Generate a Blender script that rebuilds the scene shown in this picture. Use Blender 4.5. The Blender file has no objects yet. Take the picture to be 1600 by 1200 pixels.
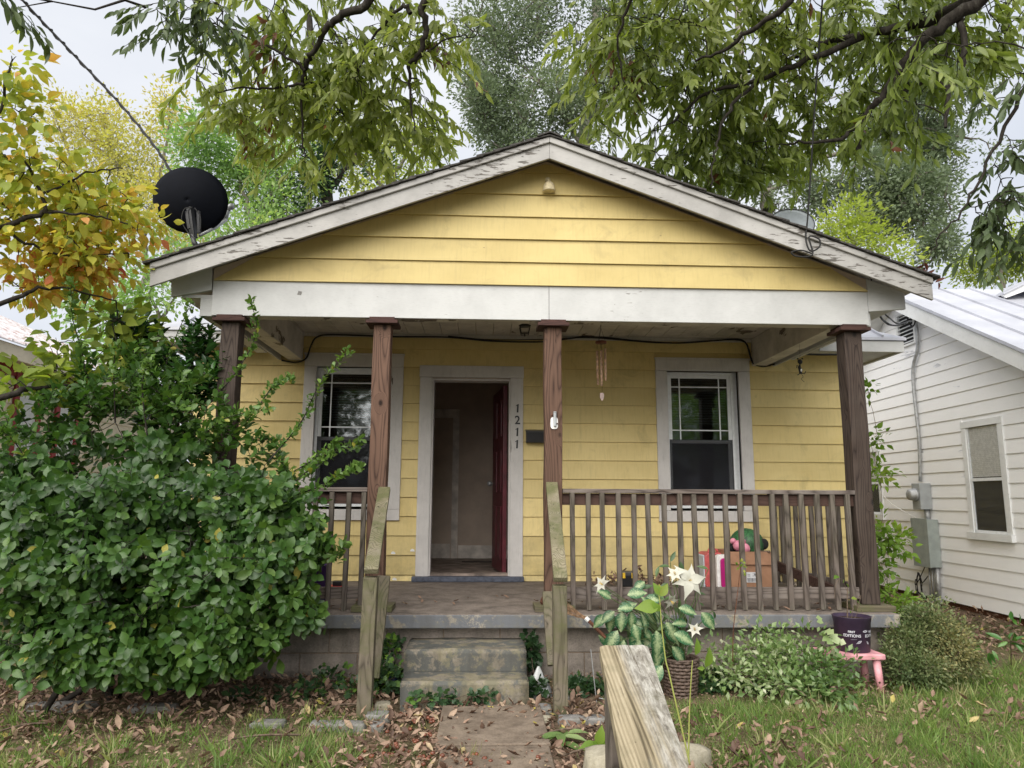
import bpy, math, random
import numpy as np
from mathutils import Vector, Matrix, Quaternion
random.seed(7); RNG = np.random.default_rng(11)
R = math.radians
sc = bpy.context.scene
COL = sc.collection

# ------------------------------------------------------------------ camera, world, sun, exposure
CX, CY, CZ = -0.26973, -5.58683, 0.8479
YAW, PIT, ROL, FPX = 0.0408964, 0.1567041, 0.00563074, 1118.41
_f = np.array([math.sin(YAW)*math.cos(PIT), math.cos(YAW)*math.cos(PIT), math.sin(PIT)])
_r = np.array([math.cos(YAW), -math.sin(YAW), 0.]); _u = np.cross(_r, _f)
_r2 = _r*math.cos(ROL)+_u*math.sin(ROL); _u2 = -_r*math.sin(ROL)+_u*math.cos(ROL)
CAMP = np.array([CX, CY, CZ])
cam_d = bpy.data.cameras.new('camera'); cam = bpy.data.objects.new('camera', cam_d); COL.objects.link(cam)
cam_d.sensor_width = 36; cam_d.lens = FPX/1600*36; cam_d.clip_end = 600; cam_d.clip_start = 0.05
cam.matrix_world = Matrix(((_r2[0], _u2[0], -_f[0], CX), (_r2[1], _u2[1], -_f[1], CY), (_r2[2], _u2[2], -_f[2], CZ), (0, 0, 0, 1)))
sc.camera = cam

SUN_EL, SUN_AZ = 38, 203      # overcast: a broad weak sun behind the camera, high
world = bpy.data.worlds.new('World'); sc.world = world; world.use_nodes = True
wt = world.node_tree; wt.nodes.clear()
def wn(t): return wt.nodes.new(t)
sky = wn('ShaderNodeTexSky'); sky.sky_type = 'NISHITA'; sky.sun_disc = False
sky.sun_elevation = R(SUN_EL); sky.sun_rotation = R(SUN_AZ); sky.dust_density = 4
hs = wn('ShaderNodeHueSaturation'); hs.inputs['Saturation'].default_value = .35
wt.links.new(sky.outputs[0], hs.inputs['Color'])
tc = wn('ShaderNodeTexCoord'); mp = wn('ShaderNodeMapping'); mp.inputs['Scale'].default_value = (1, 1, 2.5)
nz = wn('ShaderNodeTexNoise'); nz.inputs['Scale'].default_value = 2.2; nz.inputs['Detail'].default_value = 5
wt.links.new(tc.outputs['Generated'], mp.inputs[0]); wt.links.new(mp.outputs[0], nz.inputs['Vector'])
cr = wn('ShaderNodeValToRGB'); cr.color_ramp.elements[0].position = .3; cr.color_ramp.elements[0].color = (5.9, 6.3, 7.1, 1)
cr.color_ramp.elements[1].position = .7; cr.color_ramp.elements[1].color = (7.9, 8.05, 8.4, 1)
wt.links.new(nz.outputs[0], cr.inputs[0])
mx = wn('ShaderNodeMixRGB'); mx.inputs[0].default_value = .86
wt.links.new(hs.outputs[0], mx.inputs[1]); wt.links.new(cr.outputs[0], mx.inputs[2])
bg = wn('ShaderNodeBackground'); bg.inputs['Strength'].default_value = 0.047
wo = wn('ShaderNodeOutputWorld'); wt.links.new(mx.outputs[0], bg.inputs['Color']); wt.links.new(bg.outputs[0], wo.inputs[0])

sl = bpy.data.lights.new('sun', 'SUN'); sun = bpy.data.objects.new('sun', sl); COL.objects.link(sun)
sl.energy = 2.0; sl.angle = R(75); sl.color = (1.0, .95, .87)
az = R(SUN_AZ); el = R(SUN_EL)
sdir = Vector((math.sin(az)*math.cos(el), math.cos(az)*math.cos(el), math.sin(el)))
sun.rotation_euler = sdir.to_track_quat('Z', 'Y').to_euler()
vs = sc.view_settings
vs.view_transform = 'Standard'; vs.look = 'None'; vs.exposure = 1.5; vs.gamma = 1; vs.use_curve_mapping = False
sc.cycles.use_denoising = True
sc.cycles.max_bounces = 8; sc.cycles.diffuse_bounces = 4; sc.cycles.transparent_max_bounces = 12
sc.cycles.transmission_bounces = 4; sc.cycles.glossy_bounces = 3; sc.cycles.sample_clamp_indirect = 6

# ------------------------------------------------------------------ geometry of the view
def at(px, py, Y):
    d = _f+_r2*(px-800)/FPX-_u2*(py-600)/FPX
    return CAMP+d*((Y-CY)/d[1])
def atz(px, py, z):
    d = _f+_r2*(px-800)/FPX-_u2*(py-600)/FPX
    return CAMP+d*((z-CZ)/d[2])
def atx(px, py, X):
    d = _f+_r2*(px-800)/FPX-_u2*(py-600)/FPX
    return CAMP+d*((X-CX)/d[0])
def to_px(P):
    d = np.asarray(P, float)-CAMP; z = d@_f
    return 800+FPX*(d@_r2)/z, 600-FPX*(d@_u2)/z, z

# ------------------------------------------------------------------ materials
MATS = {}
class NT:
    def __init__(s, name, rough=.7, spec=.3):
        s.m = bpy.data.materials.new(name); s.m.use_nodes = True; s.t = s.m.node_tree
        s.b = s.t.nodes['Principled BSDF']; s.b.inputs['Roughness'].default_value = rough
        s.b.inputs['Specular IOR Level'].default_value = spec
        s.co = s.t.nodes.new('ShaderNodeTexCoord').outputs['Object']; MATS[name] = s.m
    def n(s, t): return s.t.nodes.new(t)
    def l(s, a, b): s.t.links.new(a, b)
    def map(s, sc_=(1, 1, 1), vec=None, rnd=False, rot=(0, 0, 0)):
        m = s.n('ShaderNodeMapping'); m.inputs['Scale'].default_value = sc_; m.inputs['Rotation'].default_value = rot
        s.l(vec or s.co, m.inputs[0])
        if rnd:
            oi = s.n('ShaderNodeObjectInfo'); mm = s.n('ShaderNodeMath'); mm.operation = 'MULTIPLY'; mm.inputs[1].default_value = 37
            s.l(oi.outputs['Random'], mm.inputs[0]); s.l(mm.outputs[0], m.inputs['Location'])
        return m.outputs[0]
    def noise(s, vec, scale, det=4, ro=.55, dist=0, col=False):
        n = s.n('ShaderNodeTexNoise'); n.inputs['Scale'].default_value = scale; n.inputs['Detail'].default_value = det
        n.inputs['Roughness'].default_value = ro; n.inputs['Distortion'].default_value = dist
        s.l(vec or s.co, n.inputs['Vector']); return n.outputs['Color' if col else 'Fac']
    def vor(s, vec, scale, feat='F1', out='Distance'):
        n = s.n('ShaderNodeTexVoronoi'); n.inputs['Scale'].default_value = scale; n.feature = feat
        s.l(vec or s.co, n.inputs['Vector']); return n.outputs[out]
    def ramp(s, fac, stops, interp='LINEAR'):
        r = s.n('ShaderNodeValToRGB'); r.color_ramp.interpolation = interp; e = r.color_ramp.elements
        while len(e) < len(stops): e.new(.5)
        for k, (p, c) in enumerate(stops):
            e[k].position = p; e[k].color = (c, c, c, 1) if isinstance(c, (int, float)) else (*c, 1)
        s.l(fac, r.inputs[0]); return r.outputs[0]
    def mix(s, fac, a, b, mode='MIX'):
        m = s.n('ShaderNodeMixRGB'); m.blend_type = mode
        for i, v in enumerate((fac, a, b)):
            if isinstance(v, (int, float)): m.inputs[i].default_value = v if i == 0 else (v, v, v, 1)
            elif isinstance(v, tuple): m.inputs[i].default_value = (*v, 1)
            else: s.l(v, m.inputs[i])
        return m.outputs[0]
    def math(s, op, a, b=0., c=None):
        m = s.n('ShaderNodeMath'); m.operation = op
        for i, v in enumerate((a, b, c)):
            if v is None: continue
            if isinstance(v, (int, float)): m.inputs[i].default_value = v
            else: s.l(v, m.inputs[i])
        return m.outputs[0]
    def sep(s, axis, vec=None):
        x = s.n('ShaderNodeSeparateXYZ'); s.l(vec or s.co, x.inputs[0]); return x.outputs[axis]
    def col(s, c):
        if isinstance(c, tuple): s.b.inputs['Base Color'].default_value = (*c, 1)
        else: s.l(c, s.b.inputs['Base Color'])
        return s
    def rnd(s): return s.n('ShaderNodeObjectInfo').outputs['Random']
    def bump(s, h, st=.3, d=.01):
        b = s.n('ShaderNodeBump'); b.inputs['Strength'].default_value = st; b.inputs['Distance'].default_value = d
        s.l(h, b.inputs['Height']); s.l(b.outputs[0], s.b.inputs['Normal']); return s
    def rough(s, r): s.l(r, s.b.inputs['Roughness']); return s

def plain(name, c, rough=.6, spec=.3, metal=0, var=.12, sc_=25):
    t = NT(name, rough, spec); t.b.inputs['Metallic'].default_value = metal
    n = t.noise(None, sc_, 5); lo = tuple(x*(1-var) for x in c); hi = tuple(min(1, x*(1+var)) for x in c)
    t.col(t.ramp(n, [(.35, lo), (.65, hi)])); t.bump(n, .08, .003); return t.m

def yellow_paint(name, base, dark, dirt):
    t = NT(name, .55, .35)
    a = t.noise(t.map((1.2, 1, 1.6), rnd=True), 1.3, 6, .6); c = t.ramp(a, [(.3, dark), (.55, base), (.75, tuple(min(1, x*1.06) for x in base))])
    obr = t.math('MULTIPLY_ADD', t.rnd(), .18, .88); c = t.mix(1, c, t.mix(1, (1, 1, 1), obr, 'MULTIPLY'), 'MULTIPLY')
    st = t.noise(t.map((60, 60, 3)), 1, 4); c = t.mix(t.ramp(st, [(.5, 0), (.8, .22)]), c, tuple(x*.6 for x in dark))
    # grime: blotches plus rain-splashed dirt along the foot of the wall
    g = t.noise(None, 5.5, 8, .7); z = t.sep(2)
    foot = t.math('MULTIPLY', t.ramp(t.math('MULTIPLY_ADD', z, 1.4, -.42), [(0, 1), (1, 0)]), t.ramp(g, [(.4, 0), (.62, dirt)]))
    c = t.mix(foot, c, (.13, .11, .06)); spk = t.vor(None, 22); c = t.mix(t.ramp(spk, [(.0, .75), (.045, 0)]), c, (.2, .15, .07))
    blot = t.noise(t.map((1.5, 1.5, 1.5)), 2.2, 6, .65, .8); c = t.mix(t.ramp(blot, [(.56, 0), (.75, .42)]), c, (.24, .19, .09))
    nl = t.vor(t.map((2.1, 2.1, 5.14)), 1.0); c = t.mix(t.ramp(nl, [(.012, .7), (.022, 0)]), c, (.12, .09, .05)); dr_ = t.noise(t.map((26, 26, .9)), 1.3, 4, .6); c = t.mix(t.ramp(dr_, [(.56, 0), (.72, .15)]), c, (.27, .21, .11))
    t.col(c); t.bump(t.mix(.5, st, t.noise(t.map((3, 3, 40)), 3, 3)), .12, .004); return t.m
yellow_paint('yellow_siding_paint', (.70, .56, .25), (.63, .49, .20), .6)
yellow_paint('weathered_yellow_gable_paint', (.62, .495, .21), (.53, .415, .165), .3)

def peel(name, paint, under, amount, axis=(1.2, 14, 14), dirt=.25, bmp=.35):
    t = NT(name, .6, .3)
    v = t.map(axis); n = t.noise(v, 1.6, 8, .62, .3); n2 = t.noise(None, 1.1, 3)
    f = t.math('ADD', n, t.math('MULTIPLY_ADD', n2, .7, -.35))
    msk = t.ramp(f, [(amount, 0), (amount+.025, 1)])
    und = t.ramp(t.noise(t.map(tuple(a*4 for a in axis)), 1.4, 4), [(.35, tuple(x*.5 for x in under)), (.65, under)])
    pc = t.ramp(t.noise(None, 3.2, 6, .65), [(.3, tuple(x*(1-dirt) for x in paint)), (.6, paint)])
    pc = t.mix(t.ramp(t.noise(t.map(tuple(a*2 for a in axis)), 2, 5, .7), [(.52, 0), (.7, min(.3, dirt*1.6))]), pc, tuple(x*.5 for x in paint))
    t.col(t.mix(msk, pc, und)); h = t.mix(.5, t.math('SUBTRACT', 1, msk), t.noise(t.map(tuple(a*3 for a in axis)), 2, 5))
    t.bump(h, bmp, .004); return t.m
peel('peeling_white_rake', (.42, .41, .395), (.17, .155, .14), .56, (4.5, 16, 30))
peel('worn_white_beam', (.53, .535, .53), (.30, .28, .26), .76, (5, 10, 34), .16)
peel('worn_white_casing', (.60, .575, .555), (.22, .19, .17), .74, (10, 10, 1.5), .18)
peel('dingy_white_ceiling', (.56, .53, .49), (.16, .13, .11), .66, (3, 2, 3), .4)
peel('white_neighbour_siding', (.90, .90, .905), (.90, .91, .95), .68, (2, .8, 5), .03, .06)
peel('white_neighbour_trim', (.78, .79, .79), (.45, .43, .4), .7, (3, 1.5, 3), .12)
peel('cream_siding', (.60, .56, .46), (.35, .3, .24), .7, (2, 2, 8), .2)

def wood(name, light, dark, axis='z', moss=0., grey=0., k=11, knots=True):
    t = NT(name, .78, .22)
    s3 = {'z': (1, 1, .13), 'x': (.13, 1, 1), 'y': (1, .13, 1)}[axis]
    v = t.map(s3, rnd=True)
    base = t.noise(v, 6, 1.5, .4)
    if knots:
        kn = t.vor(t.map(tuple(a*(3.6 if a == 1 else 18) for a in s3), rnd=True), 1.3)
        base = t.math('ADD', base, t.ramp(kn, [(0, .40), (.30, 0)], 'EASE'))
    rings = t.math('MULTIPLY', t.math('PINGPONG', t.math('MULTIPLY', base, k*1.9), .5), 2); rings = t.ramp(rings, [(.0, .0), (.28, .5), (.6, .78), (1, .9)]); rings = t.math('MULTIPLY', rings, .5)
    fine = t.noise(t.map(tuple(a*(70 if a == 1 else 35) for a in s3)), 1, 4, .6)
    g = t.math('ADD', t.math('MULTIPLY', rings, 1.25), t.math('MULTIPLY', fine, .55))
    c = t.ramp(g, [(.2, dark), (.42, tuple((a+b)/2 for a, b in zip(dark, light))), (.85, light)])
    if knots: c = t.mix(t.ramp(kn, [(.05, .92), (.11, 0)]), c, tuple(x*.3 for x in dark))
    c = t.mix(t.ramp(t.noise(v, 2.2, 4), [(.4, 0), (.8, .45)]), c, tuple(x*.55 for x in dark))
    if grey: c = t.mix(t.ramp(t.noise(None, 3, 5, .6), [(.35, grey*.3), (.65, grey)]), c, t.ramp(g, [(.2, (.10, .095, .09)), (.8, (.40, .38, .35))]))
    if moss: c = t.mix(t.ramp(t.noise(None, 4.5, 7, .68), [(.42, 0), (.62, moss)]), c, (.10, .105, .045))
    chk = t.ramp(fine, [(.28, .0), (.36, 1)]); c = t.mix(chk, tuple(x*.35 for x in dark), c)
    t.col(c); t.bump(t.math('ADD', t.math('MULTIPLY', rings, .7), fine), .45, .002); return t.m
wood('brown_post_wood', (.15, .088, .062), (.030, .016, .012), 'z')
wood('dark_post_wood', (.060, .041, .032), (.014, .009, .008), 'z', grey=.06)
wood('cap_wood', (.075, .038, .032), (.035, .02, .018), 'x', knots=False)
wood('baluster_wood', (.098, .072, .060), (.030, .021, .018), 'z', grey=.22, moss=.2, knots=False, k=7)
wood('rail_wood', (.13, .095, .08), (.045, .03, .025), 'x', grey=.3, k=8, knots=False)
wood('subrail_wood', (.085, .05, .04), (.04, .022, .018), 'x', k=8)
wood('mossy_post_wood', (.17, .14, .10), (.055, .045, .032), 'z', moss=.75, grey=.12, k=8)
wood('lichen_board_wood', (.24, .205, .12), (.06, .052, .03), 'y', moss=.9, grey=.25, k=26, knots=False)
wood('mossy_base_wood', (.14, .12, .08), (.05, .045, .03), 'x', moss=.9, knots=False)

t = NT('weathered_board', .82, .2)     # the grey and straw handrail nearest the camera
v = t.map((30, 1.0, 1.0)); a = t.noise(v, 1.6, 5, .6, .35); b2 = t.noise(t.map((95, 3.2, 3.2)), 1.6, 4, .65); xx = t.sep(0)
lw = t.noise(t.map((4, .5, .5)), 1.2, 2); ln_ = t.math('PINGPONG', t.math('MULTIPLY', t.math('ADD', t.math('MULTIPLY', lw, .35), t.math('MULTIPLY', xx, 2.2)), 44), .5)
c1 = t.ramp(t.math('ADD', t.math('MULTIPLY', a, .75), t.math('MULTIPLY', ln_, .35)), [(.3, (.10, .08, .05)), (.44, (.27, .225, .145)), (.6, (.39, .33, .225)), (.78, (.45, .41, .33))])
c2 = t.ramp(t.noise(t.map((34, 11, 11)), 1.5, 8, .75, .6), [(.34, (.11, .10, .085)), (.47, (.27, .255, .225)), (.62, (.48, .465, .42))])
m = t.ramp(t.math('ADD', t.math('MULTIPLY', xx, 8), t.math('MULTIPLY_ADD', t.noise(t.map((16, 1.5, 1.5)), 2, 5), 1.1, -.55)), [(.0, 0), (.45, .9)])
c = t.mix(m, c1, c2); c = t.mix(t.ramp(b2, [(.3, .9), (.4, 0)]), c, (.07, .055, .035)); c = t.mix(t.ramp(t.vor(None, 20), [(.015, .9), (.05, 0)]), c, (.05, .04, .03))
c = t.mix(t.ramp(t.noise(None, 9, 6, .7), [(.5, 0), (.68, .35)]), c, (.13, .125, .07))
t.col(c); t.bump(t.mix(.5, a, b2), .9, .006)

def concrete(name, c, c2, moss=0., paint=None, mossc=(.20, .175, .075), flat=False):
    t = NT(name, .85, .2); n = t.noise(None, 6, 9, .7); f = t.noise(None, 70, 5, .7)
    k = t.ramp(n, [(.32, c2), (.62, c)]); k = t.mix(t.ramp(f, [(.3, .5), (.5, 0)]), k, tuple(x*.5 for x in c2)); k = t.mix(t.ramp(f, [(.62, 0), (.75, .5)]), k, tuple(min(1, x*1.6) for x in c))
    if paint:
        w = t.noise(t.map((1, 1, 1)), 9, 10, .72); w2 = t.noise(None, 2, 3)
        k = t.mix(t.ramp(t.math('MULTIPLY_ADD', w2, .4, w), [(.69, 1), (.75, 0)] if not flat else [(.74, 1), (.80, 0)]), k, paint)
    if moss:
        mo = t.math('ADD', t.noise(None, 11, 10, .75), t.math('MULTIPLY_ADD', t.noise(None, 1.5, 2), .5, -.25))
        k = t.mix(t.ramp(mo, [(.49, 0), (.57, moss)]), k, mossc)
    st = t.noise(t.map((5, 5, .8)), 2, 6, .6); k = t.mix(t.ramp(st, [(.5, 0), (.7, .35)]), k, tuple(x*.35 for x in c2))
    t.col(k); t.bump(t.mix(.4, n, f), .5, .008); return t.m
concrete('porch_floor_paint', (.22, .185, .160), (.11, .092, .08))
concrete('slab_edge_paint', (.33, .30, .25), (.2, .18, .15), .15, (.145, .152, .165), flat=True)
concrete('block_concrete', (.33, .285, .25), (.19, .165, .145), .15, mossc=(.09, .09, .05))
concrete('mortar', (.34, .26, .20), (.2, .16, .12))
concrete('step_concrete', (.25, .22, .175), (.14, .125, .10), .5, (.10, .102, .095), (.23, .205, .12))
concrete('path_concrete', (.25, .20, .155), (.13, .10, .076), .12, mossc=(.14, .11, .06))
concrete('stone_grey', (.30, .29, .28), (.15, .145, .14), .3, mossc=(.12, .12, .07))
concrete('boulder', (.46, .42, .33), (.27, .245, .18), .3, mossc=(.2, .18, .1))
plain('sill_paint', (.075, .085, .115), .6, .3, 0, .3)
plain('vinyl_white', (.74, .76, .78), .35, .5, 0, .05)
plain('reveal_grey', (.42, .41, .40), .6)
plain('red_door', (.085, .010, .018), .35, .5, 0, .3, 9)
plain('interior_wall', (.50, .41, .34), .8, .2, 0, .10, 4)
plain('interior_trim', (.66, .61, .56), .7, .2, 0, .25, 6)
plain('interior_floor', (.24, .19, .16), .6, .3, 0, .5, 6)
plain('black_plastic', (.012, .012, .014), .4, .4)
plain('black_rubber', (.018, .018, .018), .6, .3)
plain('black_dish', (.004, .005, .009), .75, .12)
plain('grey_metal', (.30, .31, .32), .45, .5, .4)
plain('dark_metal', (.08, .08, .085), .5, .5, .4)
plain('galvanised', (.40, .41, .42), .5, .5, .5, .2)
plain('panel_green_grey', (.30, .335, .32), .5, .4, 0, .12, 8)
plain('meter_grey', (.34, .36, .37), .5, .4, 0, .12, 8)
plain('white_plastic', (.78, .78, .76), .4, .4)
plain('pale_dish', (.50, .55, .60), .5, .3, 0, .06)
plain('cream_fixture', (.55, .47, .30), .5, .4, 0, .2, 40)
plain('bamboo', (.72, .48, .34), .5, .3, 0, .3, 40)
plain('chime_top', (.16, .05, .03), .5, .3)
plain('chime_sail', (.62, .47, .44), .5, .3)
plain('cardboard', (.33, .185, .115), .85, .1, 0, .12, 10)
plain('paper_label', (.62, .62, .64), .7)
plain('print_black', (.03, .03, .035), .7)
plain('magenta', (.42, .012, .17), .4, .4, 0, .08)
plain('faded_red', (.50, .10, .10), .5, .4, 0, .2)
plain('pink_toy', (.62, .24, .32), .5, .3)
plain('pink_paint', (.62, .30, .33), .6, .3, 0, .25, 12)
plain('teal', (.10, .42, .38), .5, .4, 0, .2)
plain('rust_brown', (.11, .045, .025), .7, .3, 0, .5, 60)
plain('red_plastic', (.55, .02, .03), .4)
plain('purple_plastic', (.10, .045, .22), .4)
plain('yellow_plastic', (.70, .45, .04), .4)
plain('blue_plastic', (.008, .014, .07), .3, .5)
plain('aubergine_pot', (.035, .022, .045), .45, .45, 0, .15)
plain('pot_print', (.55, .55, .60), .6)
plain('soil', (.05, .035, .025), .95, .1, 0, .5, 50)
plain('straw', (.24, .15, .09), .8, .2, 0, .4, 60)
plain('twig', (.13, .095, .07), .85, .2, 0, .4, 40)
plain('vine_stem', (.30, .33, .09), .7, .2)
plain('green_stem', (.075, .11, .04), .7, .2)
plain('maroon_trim', (.20, .025, .03), .55, .3, 0, .2)
plain('acorn', (.17, .055, .03), .4, .5, 0, .5, 30)
plain('white_petal', (.47, .465, .40), .7, .2, 0, .06, 10)
plain('stamen', (.60, .42, .10), .7)
plain('asphalt', (.05, .05, .052), .9, .2, 0, .3, 30)
plain('bag_plastic', (.42, .43, .43), .35, .5, 0, .2, 12)
plain('window_dark', (.02, .022, .024), .1, .8)
plain('dark_backing', (.05, .052, .058), .95, .0)
plain('blind_slat', (.78, .78, .75), .6)
t = NT('watermelon_ball', .5, .4); a = t.noise(t.map((14, 14, 1.5)), 2, 6, .7, 1.5); t.col(t.ramp(a, [(.42, (.012, .045, .02)), (.56, (.04, .14, .05))]))
t = NT('wicker', .6, .35); w = t.n('ShaderNodeTexChecker'); t.col(t.ramp(t.noise(None, 60, 4), [(.3, (.05, .035, .028)), (.7, (.17, .12, .095))]))
t = NT('metal_roof', .42, .5); t.b.inputs['Metallic'].default_value = .25
a = t.noise(None, 1.2, 6, .65); c = t.ramp(a, [(.3, (.40, .41, .46)), (.65, (.60, .61, .66))]); rs = t.noise(t.map((2, 2, 2)), 2, 9, .75)
t.col(t.mix(t.ramp(rs, [(.66, 0), (.72, .6)]), c, (.34, .19, .11))); t.bump(rs, .1, .003)
t = NT('rusty_metal_roof', .5, .4); a = t.noise(t.map((1, .12, 1)), 9, 6, .7); t.col(t.ramp(a, [(.36, (.34, .20, .18)), (.46, (.46, .43, .44)), (.62, (.62, .62, .66))]))
t = NT('shingle', .95, .1); a = t.noise(None, 40, 6, .7); t.col(t.ramp(a, [(.3, (.028, .026, .025)), (.7, (.095, .09, .085))])); t.bump(a, .6, .006)
t = NT('bark', .9, .15); a = t.noise(t.map((9, 9, 3)), 2.5, 7, .7); t.col(t.ramp(a, [(.3, (.012, .010, .008)), (.6, (.045, .039, .033)), (.78, (.12, .12, .10))])); t.bump(a, .8, .02)
t = NT('pale_bark', .9, .15); a = t.noise(t.map((9, 9, 3)), 2.5, 7, .7); t.col(t.ramp(a, [(.3, (.09, .08, .065)), (.7, (.27, .25, .21))])); t.bump(a, .6, .02)
GLASSK = 1
# glass: real reflection over a clear pane
t = NT('window_glass'); g = t.n('ShaderNodeBsdfGlossy'); g.inputs['Roughness'].default_value = .035; g.inputs['Color'].default_value = (.9, .95, 1, 1)
tr = t.n('ShaderNodeBsdfTransparent'); tr.inputs['Color'].default_value = (.5, .52, .52, 1); fr = t.n('ShaderNodeFresnel'); fr.inputs[0].default_value = 1.6
ms = t.n('ShaderNodeMixShader'); t.l(t.math('MULTIPLY_ADD', fr.outputs[0], 1.1, .02), ms.inputs[0]); t.l(tr.outputs[0], ms.inputs[1]); t.l(g.outputs[0], ms.inputs[2])
t.l(ms.outputs[0], t.t.nodes['Material Output'].inputs[0])
t = NT('thin_pane'); g = t.n('ShaderNodeBsdfGlossy'); g.inputs['Roughness'].default_value = .08; g.inputs['Color'].default_value = (.8, .85, .9, 1)
tr = t.n('ShaderNodeBsdfTransparent'); tr.inputs['Color'].default_value = (.9, .9, .9, 1); ms = t.n('ShaderNodeMixShader'); ms.inputs[0].default_value = .06; t.l(tr.outputs[0], ms.inputs[1]); t.l(g.outputs[0], ms.inputs[2]); t.l(ms.outputs[0], t.t.nodes['Material Output'].inputs[0])
t = NT('insect_screen'); g = t.n('ShaderNodeBsdfDiffuse'); g.inputs['Color'].default_value = (.03, .03, .035, 1)
tr = t.n('ShaderNodeBsdfTransparent'); ms = t.n('ShaderNodeMixShader'); ms.inputs[0].default_value = .45
t.l(tr.outputs[0], ms.inputs[1]); t.l(g.outputs[0], ms.inputs[2]); t.l(ms.outputs[0], t.t.nodes['Material Output'].inputs[0])

def leafmat(name, stops, rough=.45, spec=.4, trans=.35, tcol=None, vein=None):
    t = NT(name, rough, spec); at_ = t.n('ShaderNodeAttribute'); at_.attribute_name = 'tint'
    c = t.ramp(at_.outputs['Fac'], stops)
    c = t.mix(t.ramp(t.noise(None, 60, 3), [(.4, 0), (.7, .25)]), c, tuple(x*.5 for x in stops[0][1]))
    if vein:
        uvn = t.n('ShaderNodeAttribute'); uvn.attribute_name = 'across'
        e = t.math('ABSOLUTE', uvn.outputs['Fac']); c = t.mix(t.ramp(t.math('MULTIPLY', t.math('MULTIPLY_ADD', t.noise(None, 14, 6, .8), 3.0, e), .3), [(.47, .75), (.66, 0)]), c, vein)
    t.col(c); tl = t.n('ShaderNodeBsdfTranslucent'); t.l(t.mix(1, c, tcol or (1.5, 1.6, .7), 'MULTIPLY'), tl.inputs['Color'])
    ms = t.n('ShaderNodeMixShader'); ms.inputs[0].default_value = trans; t.l(t.b.outputs[0], ms.inputs[1]); t.l(tl.outputs[0], ms.inputs[2])
    t.l(ms.outputs[0], t.t.nodes['Material Output'].inputs[0]); return t.m
leafmat('oak_leaf', [(0, (.10, .14, .035)), (.45, (.20, .25, .06)), (.8, (.30, .34, .09)), (.955, (.40, .42, .14)), (.97, (.15, .055, .035))], .42, .5, .45)
leafmat('dark_oak_leaf', [(0, (.06, .095, .045)), (1, (.13, .17, .07))], .5, .4, .25)
leafmat('dogwood_leaf', [(0, (.16, .23, .05)), (.4, (.34, .41, .07)), (.62, (.60, .55, .08)), (.8, (.72, .42, .11)), (.92, (.70, .25, .12)), (1, (.6, .12, .08))], .5, .35, .45, (1.3, 1.3, .8))
leafmat('green_dogwood_leaf', [(0, (.15, .22, .045)), (.6, (.33, .38, .06)), (1, (.55, .50, .08))], .5, .35, .45)
leafmat('shrub_leaf', [(0, (.024, .066, .014)), (.5, (.062, .135, .028)), (.9, (.14, .235, .05)), (.97, (.16, .25, .05)), (1, (.4, .36, .08))], .36, .45, .28)
leafmat('laurel_leaf', [(0, (.02, .06, .014)), (.7, (.05, .14, .028)), (1, (.12, .25, .04))], .28, .5, .2)
leafmat('grey_oak_leaf', [(0, (.12, .165, .095)), (.6, (.20, .255, .15)), (1, (.29, .335, .21))], .5, .5, .35, (1.2, 1.25, .9))
leafmat('yellow_leaf', [(0, (.34, .34, .11)), (.6, (.50, .47, .17)), (1, (.56, .45, .17))], .5, .3, .45)
leafmat('light_green_leaf', [(0, (.17, .29, .11)), (.6, (.26, .39, .15)), (1, (.40, .48, .17))], .5, .3, .45)
leafmat('lime_leaf', [(0, (.22, .28, .06)), (.6, (.34, .40, .08)), (1, (.50, .50, .12))], .5, .3, .5)
leafmat('ivy_leaf', [(0, (.025, .06, .025)), (.7, (.05, .10, .04)), (.85, (.14, .25, .05)), (1, (.2, .35, .05))], .35, .4, .2)
leafmat('vinca_leaf', [(0, (.075, .14, .045)), (.5, (.16, .25, .08)), (.8, (.32, .40, .19)), (1, (.50, .52, .36))], .3, .5, .25)
leafmat('box_leaf', [(0, (.05, .085, .035)), (.5, (.11, .155, .06)), (.9, (.22, .235, .11)), (1, (.30, .27, .12))], .45, .3, .2)
leafmat('vine_leaf', [(0, (.10, .19, .03)), (.6, (.20, .32, .05)), (1, (.30, .28, .05))], .45, .3, .4)
leafmat('grass_blade', [(0, (.08, .14, .04)), (.45, (.16, .26, .07)), (.78, (.26, .35, .11)), (1, (.46, .40, .24))], .5, .25, .4)
leafmat('dead_leaf', [(0, (.09, .055, .04)), (.3, (.19, .12, .085)), (.7, (.32, .215, .155)), (.93, (.45, .34, .24)), (.97, (.42, .36, .08)), (1, (.20, .25, .06))], .6, .3, .1, (1, .8, .6))
leafmat('red_dead_leaf', [(0, (.10, .03, .02)), (1, (.26, .10, .06))], .6, .3, .15, (1, .8, .6))
leafmat('faux_leaf', [(0, (.015, .075, .030)), (1, (.03, .12, .045))], .4, .4, .15, None, (.42, .50, .27))
leafmat('plain_faux_leaf', [(0, (.035, .075, .03)), (1, (.10, .16, .06))], .4, .4, .2)

t = NT('ground_soil', .95, .1)
n1 = t.noise(None, 1.1, 8, .65); n2 = t.noise(None, 22, 8, .7); y = t.sep(1)
soil = t.ramp(n2, [(.3, (.055, .036, .025)), (.55, (.17, .12, .085)), (.72, (.28, .21, .155))])
gr = t.ramp(n2, [(.3, (.05, .06, .02)), (.6, (.12, .14, .045)), (.8, (.21, .18, .10))])
t.col(t.mix(t.ramp(n1, [(.42, 0), (.62, .9)]), soil, gr)); t.bump(n2, .8, .02)

def M(n): return MATS[n]

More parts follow.
